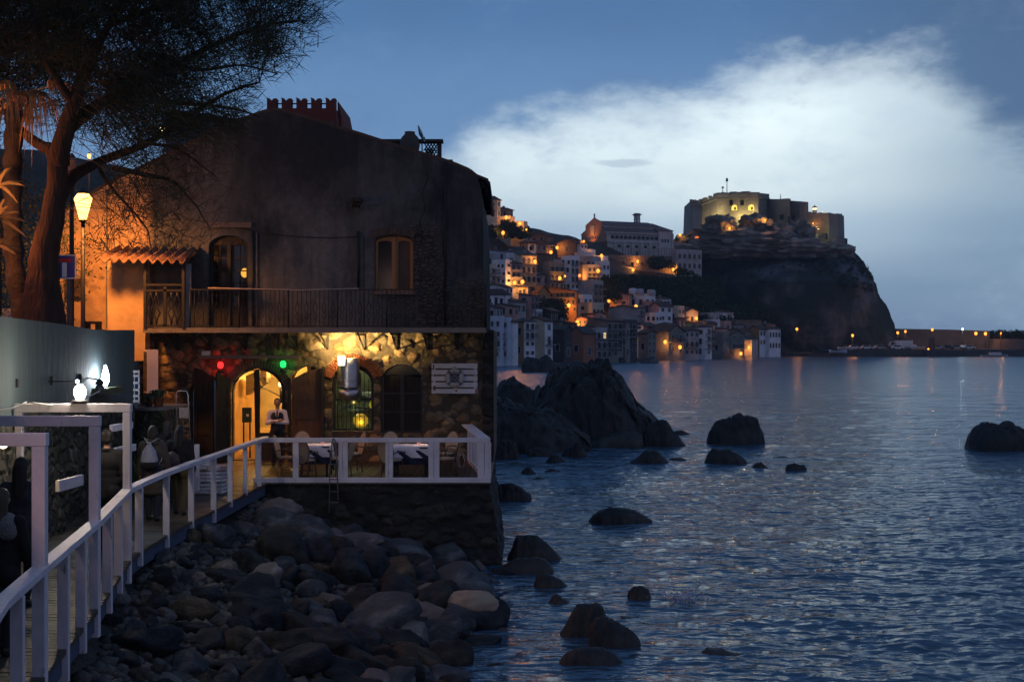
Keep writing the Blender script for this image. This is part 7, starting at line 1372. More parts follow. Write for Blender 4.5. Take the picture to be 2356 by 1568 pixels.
# ---------------- street lamp beside the house, its fellows along the upper road, and two assumed ones out of view
def street_lamp(p, h, lab, P, col=SOD, es=(1, .58, .16), e=9, s=1.0, road=4.55, lit=True, up=.22, aim=None):
    p = Vector(p); t = thing('street_lamp', (p.x, p.y, road), lab, 'street lamp', 'lantern street lamps of the upper road')
    MB().tube([(p.x, p.y, road), (p.x, p.y, road + .5), (p.x, p.y, p.z - .28 * s)], [.075, .06, .05], 8).build('pole', m_iron, t)
    g = MB(); n = 6; pr = [(.08, -.24), (.20, .20), (.21, .22), (.13, .33)]
    g.lathe(p, [(r * s, z * s) for r, z in pr], 6); g.build('lantern_glass', emit('street_glass_%d' % int(e * 10), es, e) if lit else mat('milky_glass', (.30, .24, .25), .4), t)
    MB().lathe(p + Vector((0, 0, .33 * s)), [(.15 * s, 0), (.10 * s, .07 * s), (.02, .16 * s)], 6).build('lantern_cap', m_iron, t)
    MB().lathe(p + Vector((0, 0, -.30 * s)), [(.05, 0), (.10 * s, .03), (.09 * s, .06)], 8).build('lantern_collar', m_iron, t)
    if lit: light(t, p, col, P * up, .2); light(t, p, col, P * 1.15, .24, 150 if aim is None else 132, p + Vector(aim or (0, 0, -1)))
    if not lit: pass
    return t
street_lamp(V(191, 480, 31.7), 3.6, 'glowing orange lantern street lamp in front of the lit ochre house wall', 900, (1, .34, .065), (1, .50, .12), 4.5, s=1.09, up=.16, aim=(-.1, .75, -1))
street_lamp(V(205, 362, 62), 3, 'small glowing street lamp higher up behind the tree', 30, SOD, (1, .45, .12), 2.5, s=.5, road=8)
street_lamp(V(165, 384, 30), 3, 'unlit pale street lantern behind the tree trunk', 0, lit=False, s=.65)
street_lamp((-10.6, 24.7, 8.0), 3, 'assumed orange street lamp, out of view at the left end of the upper road under the palm', 240, (1, .26, .05), up=.7)  # unseen lamp, assumed left of the view to light the palm fronds orange
street_lamp((-5.9, 5.0, 8.0), 3, 'assumed street lamp with pinkish light, out of view on the upper road behind the walkway', 620, (1, .60, .55), road=4.55)  # assumed unseen lamp, added as pinkish fill for frames, rails and rocks
p = V(377, 301, 62); t = thing('street_lamp', (p.x, p.y, 10), 'tiny pale yellow lamp shining through the tree above the house roof', 'street lamp'); MB().ball(p, .22).build('bulb', emit('pale_far', (1, .85, .4), 5), t); MB().tube([(p.x, p.y, 10), p], .05, 5).build('pole', m_iron, t)
# ============================================================ ROCKS
def rock_material(name, dark, pale, tint, sc=1.4):
    m = bpy.data.materials.new(name); m.use_nodes = True; rockmat(m, dark, pale, tint, sc, 1, .16); p = m.node_tree.nodes['Principled BSDF']; p.inputs['Roughness'].default_value = .75; return m
RM = dict(dark=rock_material('dark_boulder', (.008, .013, .019), (.046, .058, .070), (.016, .023, .031)), grey=rock_material('grey_boulder', (.026, .035, .045), (.17, .185, .20), (.05, .06, .07)), pale=rock_material('pale_boulder', (.12, .12, .125), (.32, .31, .30), (.18, .17, .16)),
          ochre=rock_material('ochre_boulder', (.030, .027, .022), (.16, .125, .08), (.06, .05, .037)), brown=rock_material('brown_boulder', (.014, .016, .018), (.060, .055, .050), (.022, .024, .026)), pink=rock_material('pinkish_boulder', (.09, .082, .084), (.32, .26, .25), (.15, .13, .13)))
ZA = Z(200, 1900, 1100, 2088); ZB = Z(1200, 1900, 1100, 2088)
def boulder_mesh(seed, m, amp, sub=4):
    o = blobrock('boulder', (0, 0, 0), (1, 1, 1), m, amp, 1.0, sub, seed=seed); me = o.data; bpy.data.objects.remove(o); return me
# base shapes: rounded sea-worn stones with a few flattened facets
def worn(seed, sub=4):
    r = random.Random(seed); bm_ = bmesh.new(); bmesh.ops.create_icosphere(bm_, subdivisions=sub, radius=1)
    pl = []
    for _ in range(r.randint(11, 18)): n_ = Vector((r.gauss(0, 1), r.gauss(0, 1), r.gauss(0, .8))).normalized(); pl.append((n_, r.uniform(.52, .80)))
    s_ = Vector((seed * 3.1, seed * 1.7, seed))
    for q in bm_.verts:
        n_ = q.co.normalized(); d = 1.0
        for pn, pd in pl:
            c = n_.dot(pn)
            if c > 0: k = pd / c; d = min(d, d * .05 + k * .95) if k < d else d
        d *= 1.06 + .12 * fbm(n_ * 1.2 + s_, 4) + .07 * fbm(n_ * 3.5 + s_, 6); q.co = n_ * d
    bmesh.ops.smooth_vert(bm_, verts=bm_.verts, factor=.2, use_axis_x=True, use_axis_y=True, use_axis_z=True)
    me = bpy.data.meshes.new('boulder'); bm_.to_mesh(me); bm_.free(); me.polygons.foreach_set('use_smooth', [True] * len(me.polygons)); return me
BASE = [worn(s) for s in range(1, 13)]; BM = {}
def bmesh_for(i, mk):
    if (i, mk) not in BM: me = BASE[i].copy(); me.materials.append(RM[mk]); BM[(i, mk)] = me
    return BM[(i, mk)]
def put(i, mk, loc, sc, rot, lab, grp=None, name='boulder'):
    o = bpy.data.objects.new(name, bmesh_for(i % 12, mk)); COL.objects.link(o); o.location = loc; o.scale = sc; o.rotation_euler = rot; return tag(o, lab, 'boulder', grp)
def gz(x, y): return beach_h(x, y) if y < 31 else -1
def ground_D(u, v):
    D = 14.0
    while D < 30:
        if PZ(v, D) <= gz(PX(u, D), D): return D
        D += .05
    return 29.6
random.seed(12); placed = []
BL = [(ZA, 1760, 290, 240, 150, 'pink', 'pinkish rounded boulder at the left foot of the terrace wall'), (ZA, 1690, 380, 280, 190, 'grey', 'grey boulder leaning below the pinkish one by the terrace wall'), (ZA, 1240, 480, 260, 230, 'grey', 'large round grey boulder just right of the walkway'), (ZA, 1960, 440, 260, 180, 'grey', 'streaked grey boulder right of the pinkish boulder'),
      (ZA, 1540, 700, 240, 230, 'dark', 'dark tilted boulder with a sharp right edge, below the round grey one'), (ZA, 1790, 590, 380, 260, 'brown', 'broad brownish slab boulder in the middle of the upper pile'), (ZA, 1350, 800, 260, 160, 'dark', 'dark humped boulder left of the tilted one'), (ZA, 1560, 900, 420, 240, 'dark', 'very large dark flat topped boulder in the centre left'),
      (ZA, 1980, 830, 240, 200, 'dark', 'smooth dark boulder right of the large flat topped one'), (ZA, 1200, 930, 260, 160, 'dark', 'dark rounded boulder above the knobbly ochre one'), (ZA, 1100, 1060, 280, 160, 'ochre', 'knobbly ochre lit boulder in the left part of the beach'), (ZA, 890, 1080, 120, 120, 'pale', 'small pale grey stone left of the knobbly ochre boulder'),
      (ZA, 530, 940, 150, 170, 'pale', 'pale grey stone at the foot of the railing posts'), (ZA, 790, 890, 190, 140, 'ochre', 'lumpy ochre stone right of the railing posts'), (ZA, 460, 1090, 200, 170, 'dark', 'dark stone beside the lower railing posts'), (ZA, 740, 1290, 440, 270, 'dark', 'big dark smooth boulder in the lower left'),
      (ZA, 1060, 1180, 250, 120, 'brown', 'brown flat boulder above the big dark one'), (ZA, 1200, 1290, 310, 160, 'dark', 'dark boulder right of the big dark one'), (ZA, 1450, 1300, 230, 190, 'ochre', 'tan pointed boulder low in the middle of the pile'), (ZA, 1740, 1290, 350, 190, 'brown', 'broad brown rounded boulder in the lower middle'),
      (ZA, 1020, 1480, 280, 190, 'grey', 'pale edged grey boulder at the lower left border'), (ZA, 1850, 1430, 430, 200, 'dark', 'long dark boulder below the broad brown one'), (ZA, 1420, 1490, 270, 160, 'dark', 'dark boulder at the bottom edge left of centre'), (ZA, 1620, 1520, 240, 140, 'ochre', 'ochre topped boulder at the bottom edge'), (ZA, 1500, 460, 230, 120, 'grey', 'flat grey stone right of the large round one'),
      (ZA, 860, 650, 130, 120, 'grey', 'round grey stone just right of the frame post'), (ZA, 1080, 500, 110, 120, 'ochre', 'oval tan stone left of the large round grey boulder'), (ZA, 1980, 1000, 320, 130, 'ochre', 'long ochre lit boulder near the middle'), (ZA, 1560, 1010, 420, 180, 'dark', 'dark sloping boulder below the large flat topped one'),
      (ZB, 80, 480, 270, 240, 'grey', 'big rugged grey boulder below the terrace wall'), (ZB, 440, 530, 270, 120, 'pink', 'low pinkish boulder touching the black terrace wall'), (ZB, 760, 590, 420, 200, 'grey', 'long grey boulder with an orange lichen patch by the terrace wall'), (ZB, 1120, 640, 290, 160, 'grey', 'bluish grey boulder at the right foot of the terrace wall'), (ZB, 1290, 650, 230, 120, 'brown', 'brown boulder half under the terrace wall corner'),
      (ZB, 380, 720, 290, 300, 'dark', 'tall dark smooth boulder in the middle of the pile'), (ZB, 740, 740, 270, 160, 'ochre', 'boulder with a lit ochre top in the middle right'), (ZB, 930, 810, 280, 160, 'dark', 'dark boulder right of the ochre topped one'), (ZB, 1250, 880, 460, 300, 'grey', 'very large grey boulder at the edge of the water'), (ZB, 750, 930, 310, 240, 'dark', 'smooth dark egg shaped boulder'),
      (ZB, 1010, 980, 230, 290, 'brown', 'upright brown boulder left of the sandy topped rock'), (ZB, 1290, 1060, 390, 280, 'dark', 'dark boulder at the waterline capped with pale sand'), (ZB, 570, 1100, 500, 260, 'grey', 'wide grey boulder in front of the egg shaped one'), (ZB, 150, 1290, 430, 290, 'brown', 'massive brown boulder near the bottom of the beach'),
      (ZB, 610, 1280, 390, 210, 'brown', 'brown boulder with ochre streaks, low in the middle'), (ZB, 830, 1230, 290, 170, 'pale', 'mottled pale boulder right of the streaked one'), (ZB, 880, 1410, 340, 230, 'ochre', 'orange brown boulder at the bottom right of the pile'), (ZB, 610, 1470, 320, 140, 'ochre', 'low tan boulder at the bottom edge of the beach'), (ZB, 1060, 1340, 270, 130, 'grey', 'grey boulder right of the orange brown one'),
      (ZB, 1360, 1310, 260, 120, 'dark', 'wet flat boulder at the waterline'), (ZB, 1380, 1440, 180, 150, 'dark', 'small wet boulder at the lower waterline'), (ZB, 1590, 1490, 380, 170, 'brown', 'wet brown boulder at the bottom edge in the water'), (ZB, 100, 840, 240, 200, 'dark', 'dark round boulder left of the tall smooth one'), (ZB, 430, 1000, 260, 180, 'brown', 'brown boulder under the tall smooth one'), (ZB, 60, 1040, 300, 170, 'grey', 'grey boulder above the massive brown one'), (ZB, 230, 1460, 380, 190, 'dark', 'dark boulder at the bottom edge right of the long one')]
for zf, x, y, w_, h_, mk, lab in BL:
    u, v = zf(x, y); w_ *= .303; h_ *= .303; D = ground_D(u, v + h_ * .32); c = V(u, v + h_ * .04, D + .1) + Vector((0, 0, .04)); rx = w_ / 2 / FX * D * 1.42; rz_ = h_ / 2 / FX * D * 1.40
    k = random.randrange(12); sw = random.choice((0, math.pi)) ; o = put(k, mk, c, (rx, (rx + rz_) / 2, rz_), (random.uniform(-.15, .15), random.uniform(-.25, .25), random.uniform(-.35, .35)), lab, 'big boulders of the beach'); placed.append((c.x, c.y, rx))
    if 'pale sand' in lab:
        t = blobrock('sand_cap', c + Vector((.02, -.02, rz_ * .42)), (rx * .80, rx * .55, rz_ * .52), mat('pale_sand', (.26, .21, .16), .9, vs=3), .12, 1.5, 4, seed=3); t.parent = o; t.matrix_parent_inverse = (Matrix.LocRotScale(o.location, o.rotation_euler, o.scale)).inverted()
n = 0; tries = 0
while n < 215 and tries < 9000:
    tries += 1; y = random.uniform(11, 29.6); x = random.uniform(railx(y) + .25, -.1 - .0 * y)
    if x < PX(-20, y): continue
    r_ = random.uniform(.10, .22) if x < railx(y) + 1.5 else random.uniform(.20, .42)
    if any((x - a) ** 2 + (y - b) ** 2 < (r_ * .6 + c * .55) ** 2 for a, b, c in placed): continue
    z = gz(x, y); v = 784 + FX * (CZ - z) / y
    if v > 1640 or y > 29.7: continue
    mk = random.choices(['dark', 'grey', 'brown', 'ochre', 'pale', 'pink'], [8, 7, 5, 2, .8, .8])[0]
    put(random.randrange(12), mk, (x, y, z + r_ * .35), (r_ * random.uniform(.9, 1.4), r_ * random.uniform(.8, 1.2), r_ * random.uniform(.6, .95)), (random.uniform(-.5, .5), random.uniform(-.5, .5), random.uniform(0, 6.28)), 'smaller sea worn stone wedged among the big boulders of the beach', 'smaller stones of the beach'); placed.append((x, y, r_)); n += 1
# countless pebbles filling the gaps: one object
def pebbles():
    bm_ = bmesh.new(); bmesh.ops.create_icosphere(bm_, subdivisions=1, radius=1); bv = np.array([v.co[:] for v in bm_.verts]); bf = np.array([[q.index for q in f.verts] for f in bm_.faces]); bm_.free(); r = np.random.default_rng(2); V_ = []; F_ = []; k = 0
    while k < 5200:
        y = r.uniform(9, 29.9); x = railx(y) + .02 + abs(r.normal(0, 1.6)) if r.random() < .55 else r.uniform(railx(y), 0)
        if x > .1: continue
        s_ = r.uniform(.035, .10) * (1.3 if r.random() < .3 else 1); z = beach_h(x, y) + s_ * .2
        w = bv * (1 + .18 * r.normal(size=(len(bv), 1))) * np.array([s_ * r.uniform(.9, 1.5), s_ * r.uniform(.8, 1.2), s_ * r.uniform(.6, .9)]); a = r.uniform(0, 6.28); w = w @ np.array([[math.cos(a), math.sin(a), 0], [-math.sin(a), math.cos(a), 0], [0, 0, 1]]) + np.array([x, y, z]); F_.append(bf + k * len(bv)); V_.append(w); k += 1
    npmesh('pebbles', np.concatenate(V_), np.concatenate(F_), mat('pebble_grey', (.03, .03, .032), .75, col2=(.13, .115, .10), vs=4, bump=.3, bs=20), kind='stuff', label='small pebbles filling the gaps between the beach boulders', cat='pebbles')
pebbles()
# ---------------- rocks standing in the sea: ridge profile in the picture, real depth behind it
Z7 = Z(1900, 1380, 1300, 2356); Z8 = Z(3096, 1380, 1000, 1912); Z9 = Z(2200, 2000, 1000, 2160)
m_sr = bpy.data.materials.new('sea_rock'); m_sr.use_nodes = True; rockmat(m_sr, (.012, .013, .015), (.055, .052, .048), (.020, .021, .022), .8, 1, .15); m_sr.node_tree.nodes['Principled BSDF'].inputs['Roughness'].default_value = .6
m_sr2 = bpy.data.materials.new('small_sea_rock'); m_sr2.use_nodes = True; rockmat(m_sr2, (.012, .013, .015), (.05, .047, .044), (.018, .019, .021), 2.2, 1, .06); m_sr2.node_tree.nodes['Principled BSDF'].inputs['Roughness'].default_value = .5
def sea_rock(zf, prof, base, lab, dep=None, amp=.12, D=None, m=None, nx=90, ny=44, crack=0.0, name='sea_rock'):
    P = [zf(x, y) for x, y in prof]; vb = zf(0, base)[1]; Df = D or DW(vb, -.02); w_ = (P[-1][0] - P[0][0]) / FX * Df; dep = dep or max(.6, w_ * .62); Dc = Df + dep * .5
    X = [PX(u, Dc) for u, v in P]; Zt = [max(.04, PZ(v, Dc)) for u, v in P]; x0, x1 = X[0], X[-1]; span = x1 - x0; sd = Vector((x0 * .7, Dc * .3, 1))
    xs = [x0 - .04 * span + 1.08 * span * i / nx for i in range(nx + 1)]; vs = []
    m = m or (m_sr if span > 2.5 else m_sr2)
    for j in range(ny + 1):
        t = -1 + 2 * j / ny
        for x in xs:
            h = float(np.interp(x, X, Zt)) if x0 <= x <= x1 else 0
            e = max(0, min(1, min(x - x0 + .04 * span, x1 + .04 * span - x) / (.12 * span))); wv = dep * .5 * (.45 + .55 * math.sqrt(e)) * (.75 + .25 * min(1, h / (max(Zt) + 1e-6)))
            q = Vector((x, t * wv, 0)) * (1.6 / max(.6, span) * 2.2) + sd; s_ = (1 - abs(t) ** 2.2) ** .55 if abs(t) < 1 else 0
            nz = fbm(q, 6); z = h * s_ * (.96 + amp * .9 * nz) - .03 - .3 * (1 - s_)
            if crack: c = noise.voronoi(q * 1.6)[0]; z += crack * min(.25, c[1] - c[0]) * h * s_ - crack * .12 * h * s_
            if s_ > .02 and h > .0: z += .045 * h * fbm(q * 4, 4) * s_
            vs.append((x + .05 * span * .3 * fbm(q * 2 + Vector((5, 0, 0))), Dc + t * wv + .06 * dep * fbm(q * 1.7 + Vector((0, 9, 0))), max(-.5, z)))
    fs = [(j * (nx + 1) + i, j * (nx + 1) + i + 1, (j + 1) * (nx + 1) + i + 1, (j + 1) * (nx + 1) + i) for j in range(ny) for i in range(nx)]
    c = Vector(((x0 + x1) / 2, Dc, 0)); o = npmesh(name, [(a - c.x, b - c.y, z) for a, b, z in vs], fs, m, label=lab, cat='rock', group='rocks in the sea'); o.location = c; return o
SRK = [(Z7, [(430, 350), (450, 320), (512, 285), (520, 240), (600, 195), (640, 150), (720, 130), (800, 130), (870, 125), (905, 115), (960, 145), (1040, 220), (1110, 310), (1150, 380), (1180, 420), (1240, 460), (1310, 520), (1330, 590), (1340, 640)], 735, 'huge dark sea rock with cracked face and steep right slope behind the terrace', dict(dep=9, crack=.5, amp=.12, nx=220, ny=110)),
       (Z7, [(138, 400), (160, 310), (200, 250), (270, 232), (340, 262), (400, 290), (445, 320), (520, 420)], 640, 'rounded dark knob of rock at the left of the huge one', dict(dep=5, amp=.1)), (Z7, [(60, 420), (125, 405), (300, 415), (450, 440), (560, 490), (700, 560), (830, 650)], 790, 'low broad dark shelf of rock left of the huge one', dict(dep=7, amp=.2, crack=.3, nx=140, ny=70)),
       (Z7, [(600, 740), (700, 700), (790, 690), (870, 680), (900, 650), (1050, 612), (1150, 615), (1215, 640)], 752, 'long low rock along the foot of the huge sea rock', dict(amp=.1, dep=2.5)), (Z7, [(1200, 700), (1210, 640), (1260, 570), (1320, 535), (1370, 530), (1410, 570), (1440, 620), (1490, 670), (1525, 715)], 737, 'grey angular rock at the right foot of the huge one', dict(crack=.3)),
       (Z7, [(1430, 640), (1450, 615), (1500, 612), (1555, 642)], 648, 'flat low rock just right of the grey angular one', {}), (Z7, [(628, 795), (660, 740), (710, 700), (735, 676), (765, 684), (775, 740), (822, 806)], 812, 'pointed dark rock with a pale tip', {}), (Z7, [(375, 800), (390, 755), (450, 735), (530, 735), (565, 775)], 812, 'low rounded rock left of the pointed one', {}),
       (Z7, [(512, 850), (540, 800), (560, 780), (600, 790), (660, 840)], 857, 'small wedge rock in front of the rounded one', {}), (Z7, [(100, 760), (140, 680), (240, 680), (300, 710), (315, 790)], 828, 'dark ledge of rock close to the terrace corner', dict(crack=.4)), (Z7, [(1113, 848), (1180, 800), (1250, 743), (1320, 755), (1370, 800), (1414, 858)], 868, 'dark triangular rock in the middle of the bay', {}),
       (Z7, [(1395, 830), (1430, 810), (1490, 808), (1533, 830)], 835, 'thin low rock right of the triangular one', {}), (Z7, [(1683, 700), (1700, 610), (1740, 560), (1790, 530), (1850, 505), (1910, 492), (1960, 508), (2040, 510), (2060, 570), (2090, 640), (2097, 700)], 722, 'large blocky dark rock standing alone in the bay', dict(crack=.45, nx=120, ny=60)),
       (Z7, [(1665, 845), (1690, 780), (1720, 735), (1780, 742), (1850, 745), (1900, 775), (1960, 820), (1978, 855)], 868, 'lower dark rock in front of the large blocky one', dict(crack=.2)), (Z7, [(2003, 888), (2030, 850), (2070, 838), (2122, 885)], 895, 'small dark rock right of the lower dark one', {}), (Z7, [(2160, 812), (2230, 798), (2310, 818)], 822, 'barely awash rock far right of the blocky one', {}),
       (Z8, [(85, 945), (100, 905), (150, 890), (190, 902), (230, 905), (257, 950)], 965, 'double humped small rock alone in the open bay', {}), (Z8, [(1498, 800), (1505, 720), (1530, 640), (1580, 600), (1640, 575), (1690, 590), (1740, 602), (1790, 570), (1840, 595), (1912, 622), (2050, 600), (2200, 660), (2300, 790)], 816, 'big knobbly black rock cut by the right edge of the picture', dict(crack=.4, amp=.2, nx=140, ny=70)),
       (Z7, [(333, 925), (360, 885), (395, 874), (442, 922)], 936, 'small round rock off the terrace corner', {}), (Z7, [(507, 910), (550, 888), (622, 908)], 920, 'flat rock right of the small round one', {}), (Z7, [(410, 972), (460, 948), (540, 972)], 980, 'flat rock below the small round one', {}), (Z7, [(235, 862), (290, 840), (365, 858)], 866, 'awash rock close behind the terrace corner', {}),
       (Z7, [(822, 1295), (850, 1230), (900, 1190), (980, 1160), (1080, 1163), (1150, 1180), (1220, 1215), (1288, 1258)], 1305, 'smooth whale backed rock in the middle foreground water', dict(amp=.05)), (Z7, [(140, 1060), (175, 990), (260, 985), (340, 1020), (408, 1080)], 1135, 'dark rock against the right face of the terrace wall', dict(amp=.08)),
       (ZB, [(1570, 640), (1610, 520), (1645, 432), (1700, 430), (1800, 440), (1880, 500), (1940, 560), (1985, 620)], 660, 'tall dark rock at the foot of the terrace wall corner', dict(amp=.08)), (ZB, [(1455, 720), (1540, 670), (1650, 615), (1760, 602), (1860, 620), (1925, 690)], 765, 'long low dark rock in front of the corner rock', dict(amp=.06)),
       (ZB, [(1775, 830), (1800, 740), (1850, 720), (1930, 750), (1990, 790), (2030, 850)], 868, 'rounded wet rock right of the long low one', dict(amp=.06)), (ZB, [(1885, 985), (1920, 910), (1960, 890), (2010, 920), (2050, 985)], 998, 'small pointed wet rock nearer the camera', {}),
       (Z9, [(85, 1170), (130, 1060), (180, 960), (230, 890), (320, 862), (400, 855), (455, 890), (485, 970), (490, 1100)], 1195, 'tall rounded rock behind the black one near the bottom', dict(amp=.06)), (Z9, [(338, 1190), (345, 1060), (390, 985), (470, 975), (560, 1010), (640, 1070), (720, 1110), (770, 1180), (785, 1260)], 1290, 'black boulder with sloping back in the foreground water', dict(amp=.06)),
       (Z9, [(78, 1370), (140, 1300), (220, 1255), (320, 1240), (420, 1245), (520, 1275), (590, 1330), (628, 1410)], 1455, 'broad smooth rock in front of the black boulder', dict(amp=.04)), (Z9, [(1060, 1335), (1200, 1330), (1300, 1300), (1370, 1258), (1480, 1255), (1560, 1295), (1620, 1350), (1730, 1390)], 1385, 'low hump backed rock alone near the bottom right', dict(amp=.06)),
       (Z9, [(668, 860), (680, 780), (720, 730), (790, 722), (850, 740), (868, 800), (872, 865)], 872, 'squarish rock with a wave breaking on its right side', {}), (Z9, [(0, 880), (20, 810), (60, 795), (120, 840), (168, 895)], 905, 'rough brown rock awash left of the breaking wave', {}), (Z9, [(610, 1035), (640, 1000), (700, 1010), (740, 995), (768, 1035)], 1045, 'thin rock awash behind the black boulder', {}),
       (Z2, [(730, 1540), (745, 1430), (770, 1385), (850, 1365), (930, 1375), (1000, 1395), (1060, 1345), (1120, 1340), (1180, 1370), (1230, 1420), (1290, 1440), (1400, 1450), (1440, 1490), (1470, 1560)], 1600, 'rough rock islet in front of the waterfront houses', dict(crack=.5, amp=.2, nx=140, ny=60)), (Z3, [(508, 1165), (540, 1115), (590, 1085), (650, 1072), (690, 1085), (720, 1120), (742, 1165)], 1172, 'pale grey boulder just off the village waterfront', dict(m=RM['grey'])),
       (Z3, [(165, 1150), (190, 1120), (250, 1095), (300, 1100), (325, 1130)], 1160, 'dark low rock left of the pale village boulder', {})]
for zf, prof, base, lab, k in SRK: sea_rock(zf, prof, base, lab, **k)
# breaking wave: foam droplets in one object
r = np.random.default_rng(8); c = V(*Z9(900, 810), DW(Z9(0, 860)[1])) ; pts = r.normal(0, 1, (420, 3)) * np.array([.24, .12, .06]) + np.array([c.x + .62, c.y, .05]); pts = pts[pts[:, 2] > .0]
a = r.normal(0, .012, pts.shape); b = r.normal(0, .012, pts.shape); v = np.stack([pts - a, pts + b, pts + a, pts - b], 1).reshape(-1, 3)
npmesh('foam', v, np.arange(len(v)).reshape(-1, 4), mat('sea_foam', (.42, .46, .58), .6, bump=0), kind='stuff', label='little burst of foam on the right side of the squarish rock', cat='foam')
# ============================================================ PEOPLE
def melt(name, mbx, m, parent, vox=.014, sm=2, **k):
    o = mbx.build(name, m, parent, local=True); md = o.modifiers.new('r', 'REMESH'); md.mode = 'VOXEL'; md.voxel_size = vox; md.use_smooth_shade = True
    s_ = o.modifiers.new('s', 'SMOOTH'); s_.iterations = sm; s_.factor = .5
    dg = bpy.context.evaluated_depsgraph_get(); dg.update(); me = bpy.data.meshes.new_from_object(o.evaluated_get(dg)); o.modifiers.clear(); o.data = me; me.name = name
    if not me.materials: me.materials.append(m)
    return tag(o, **k)
m_skin = mat('skin', (.30, .17, .12), .55, var=.08, bump=0); m_hair = mat('dark_hair', (.012, .009, .008), .5, bump=.5, bs=60, stretch=(6, 6, 1)); m_shoe = mat('black_leather', (.012, .012, .013), .4, bump=0)
def cap(mb_, a, b, ra, rb, n=12):
    a, b = Vector(a), Vector(b); d = b - a; k = 5; mb_.tube([a + d * i / k for i in range(k + 1)], [ra + (rb - ra) * i / k for i in range(k + 1)], n); mb_.ball(a, ra, 12, 8); mb_.ball(b, rb, 12, 8)
def person(loc, h, rz, lab, arms, skin=m_skin, step=.0, turn=0.0, hands=True):
    # faces -y in its own space; arms: two (elbow, wrist) pairs, first for +x side
    t = thing('person', loc, lab, 'person', rz=rz); t['h'] = h; del t['h']
    b = MB(); s = h / 1.75; b.M = Matrix.Scale(s, 4)
    for sg in (1, -1):
        st = step * sg; cap(b, (sg * .09, 0, .90), (sg * .10, -.02 - st * .5, .49), .085, .055); cap(b, (sg * .10, -.02 - st * .5, .49), (sg * .10, .02 - st, .09), .055, .038)
        b.ball((sg * .10, -.06 - st, .035), (.045, .125, .035)); b.ball((sg * .095, .03 - st * .3, .85), (.10, .11, .12))
    b.ball((0, 0, .96), (.165, .115, .13)); b.ball((0, 0, 1.12), (.14, .10, .15)); b.ball((0, 0, 1.28), (.175, .115, .17)); cap(b, (-.155, 0, 1.41), (.155, 0, 1.41), .062, .062); cap(b, (0, .01, 1.42), (0, -.005, 1.54), .062, .052)
    c, s_ = math.cos(turn), math.sin(turn)
    def hd(x, y, z): return (x * c - y * s_, x * s_ + y * c - .01, z)
    b.ball(hd(0, .005, 1.655), (.078, .098, .105), 16, 12); b.ball(hd(0, -.03, 1.595), (.052, .058, .052)); b.ball(hd(0, -.088, 1.60), (.022, .018, .016)); cap(b, hd(0, -.088, 1.655), hd(0, -.108, 1.625), .010, .014, 8)
    for sg in (1, -1): b.ball(hd(sg * .079, .01, 1.64), (.012, .022, .032)); b.ball(hd(sg * .03, -.082, 1.66), (.018, .012, .012))
    hd_ = []
    for sg, (el_, wr_) in zip((1, -1), arms):
        sh_ = (sg * .185, 0, 1.40); cap(b, sh_, el_, .050, .040); cap(b, el_, wr_, .040, .026)
        el_, wr_ = Vector(el_), Vector(wr_); d = (wr_ - el_).normalized(); a_, b2 = frame(d); side = Vector((0, -1, 0)) if abs(d.z) > .7 else Vector((0, 0, 1)); side = (side - d * side.dot(d)).normalized(); nrm = d.cross(side)
        b.ball(wr_ + d * .045, (.030, .030, .040)); 
        for q in range(5):                        # fingers fan out from the palm, unequal lengths, slightly curled
            if q < 4: o_ = side * (.024 - .016 * q); L_ = (.070, .080, .075, .058)[q]; p0 = wr_ + d * .075 + o_; p1 = p0 + d * L_ * .55 + nrm * .004; p2 = p1 + d * L_ * .4 + nrm * .018 * sg; r0 = .0095
            else: p0 = wr_ + d * .03 + side * .028; p1 = p0 + d * .03 + side * .022; p2 = p1 + d * .026 + side * .006; r0 = .011
            b.tube([p0 - d * .02, p0, p1, p2], [r0, r0, r0 * .92, r0 * .7], 6)
    melt('body', b, skin, t, .0125 * s, 2); return t, s
def wear(t, s, name, fn, m, vox=.016, sm=3, **k):
    b = MB(); b.M = Matrix.Scale(s, 4); fn(b); return melt(name, b, m, t, vox, sm, **k)
def sleeves(b, arms, r0=.062, r1=.052, r2=.040, cut=1.0):
    for sg, (e, w_) in zip((1, -1), arms):
        cap(b, (sg * .185, 0, 1.405), e, r0, r1); e, w_ = Vector(e), Vector(w_); cap(b, e, e.lerp(w_, cut), r1, r2)
def torso(b, k=1.0, z0=.9):
    b.ball((0, 0, .99), (.175 * k, .125 * k, .15)); b.ball((0, 0, 1.13), (.155 * k, .115 * k, .16)); b.ball((0, 0, 1.28), (.19 * k, .128 * k, .17)); cap(b, (-.15, 0, 1.405), (.15, 0, 1.405), .072, .072)
def legs(b, st=0, r=1.0):
    b.ball((0, 0, .94), (.178, .130, .12))
    for sg in (1, -1): b.ball((sg * .095, .03 - st * sg * .3, .85), (.115, .128, .135))
    for sg in (1, -1): s2 = st * sg; cap(b, (sg * .09, 0, .90), (sg * .10, -.02 - s2 * .5, .49), .097 * r, .070 * r); cap(b, (sg * .10, -.02 - s2 * .5, .49), (sg * .10, .02 - s2, .10), .070 * r, .056 * r)
def shoes(b, st=0):
    for sg in (1, -1): b.ball((sg * .10, -.06 - st * sg, .042), (.052, .138, .045)); b.ball((sg * .10, .03 - st * sg, .06), (.05, .06, .06))
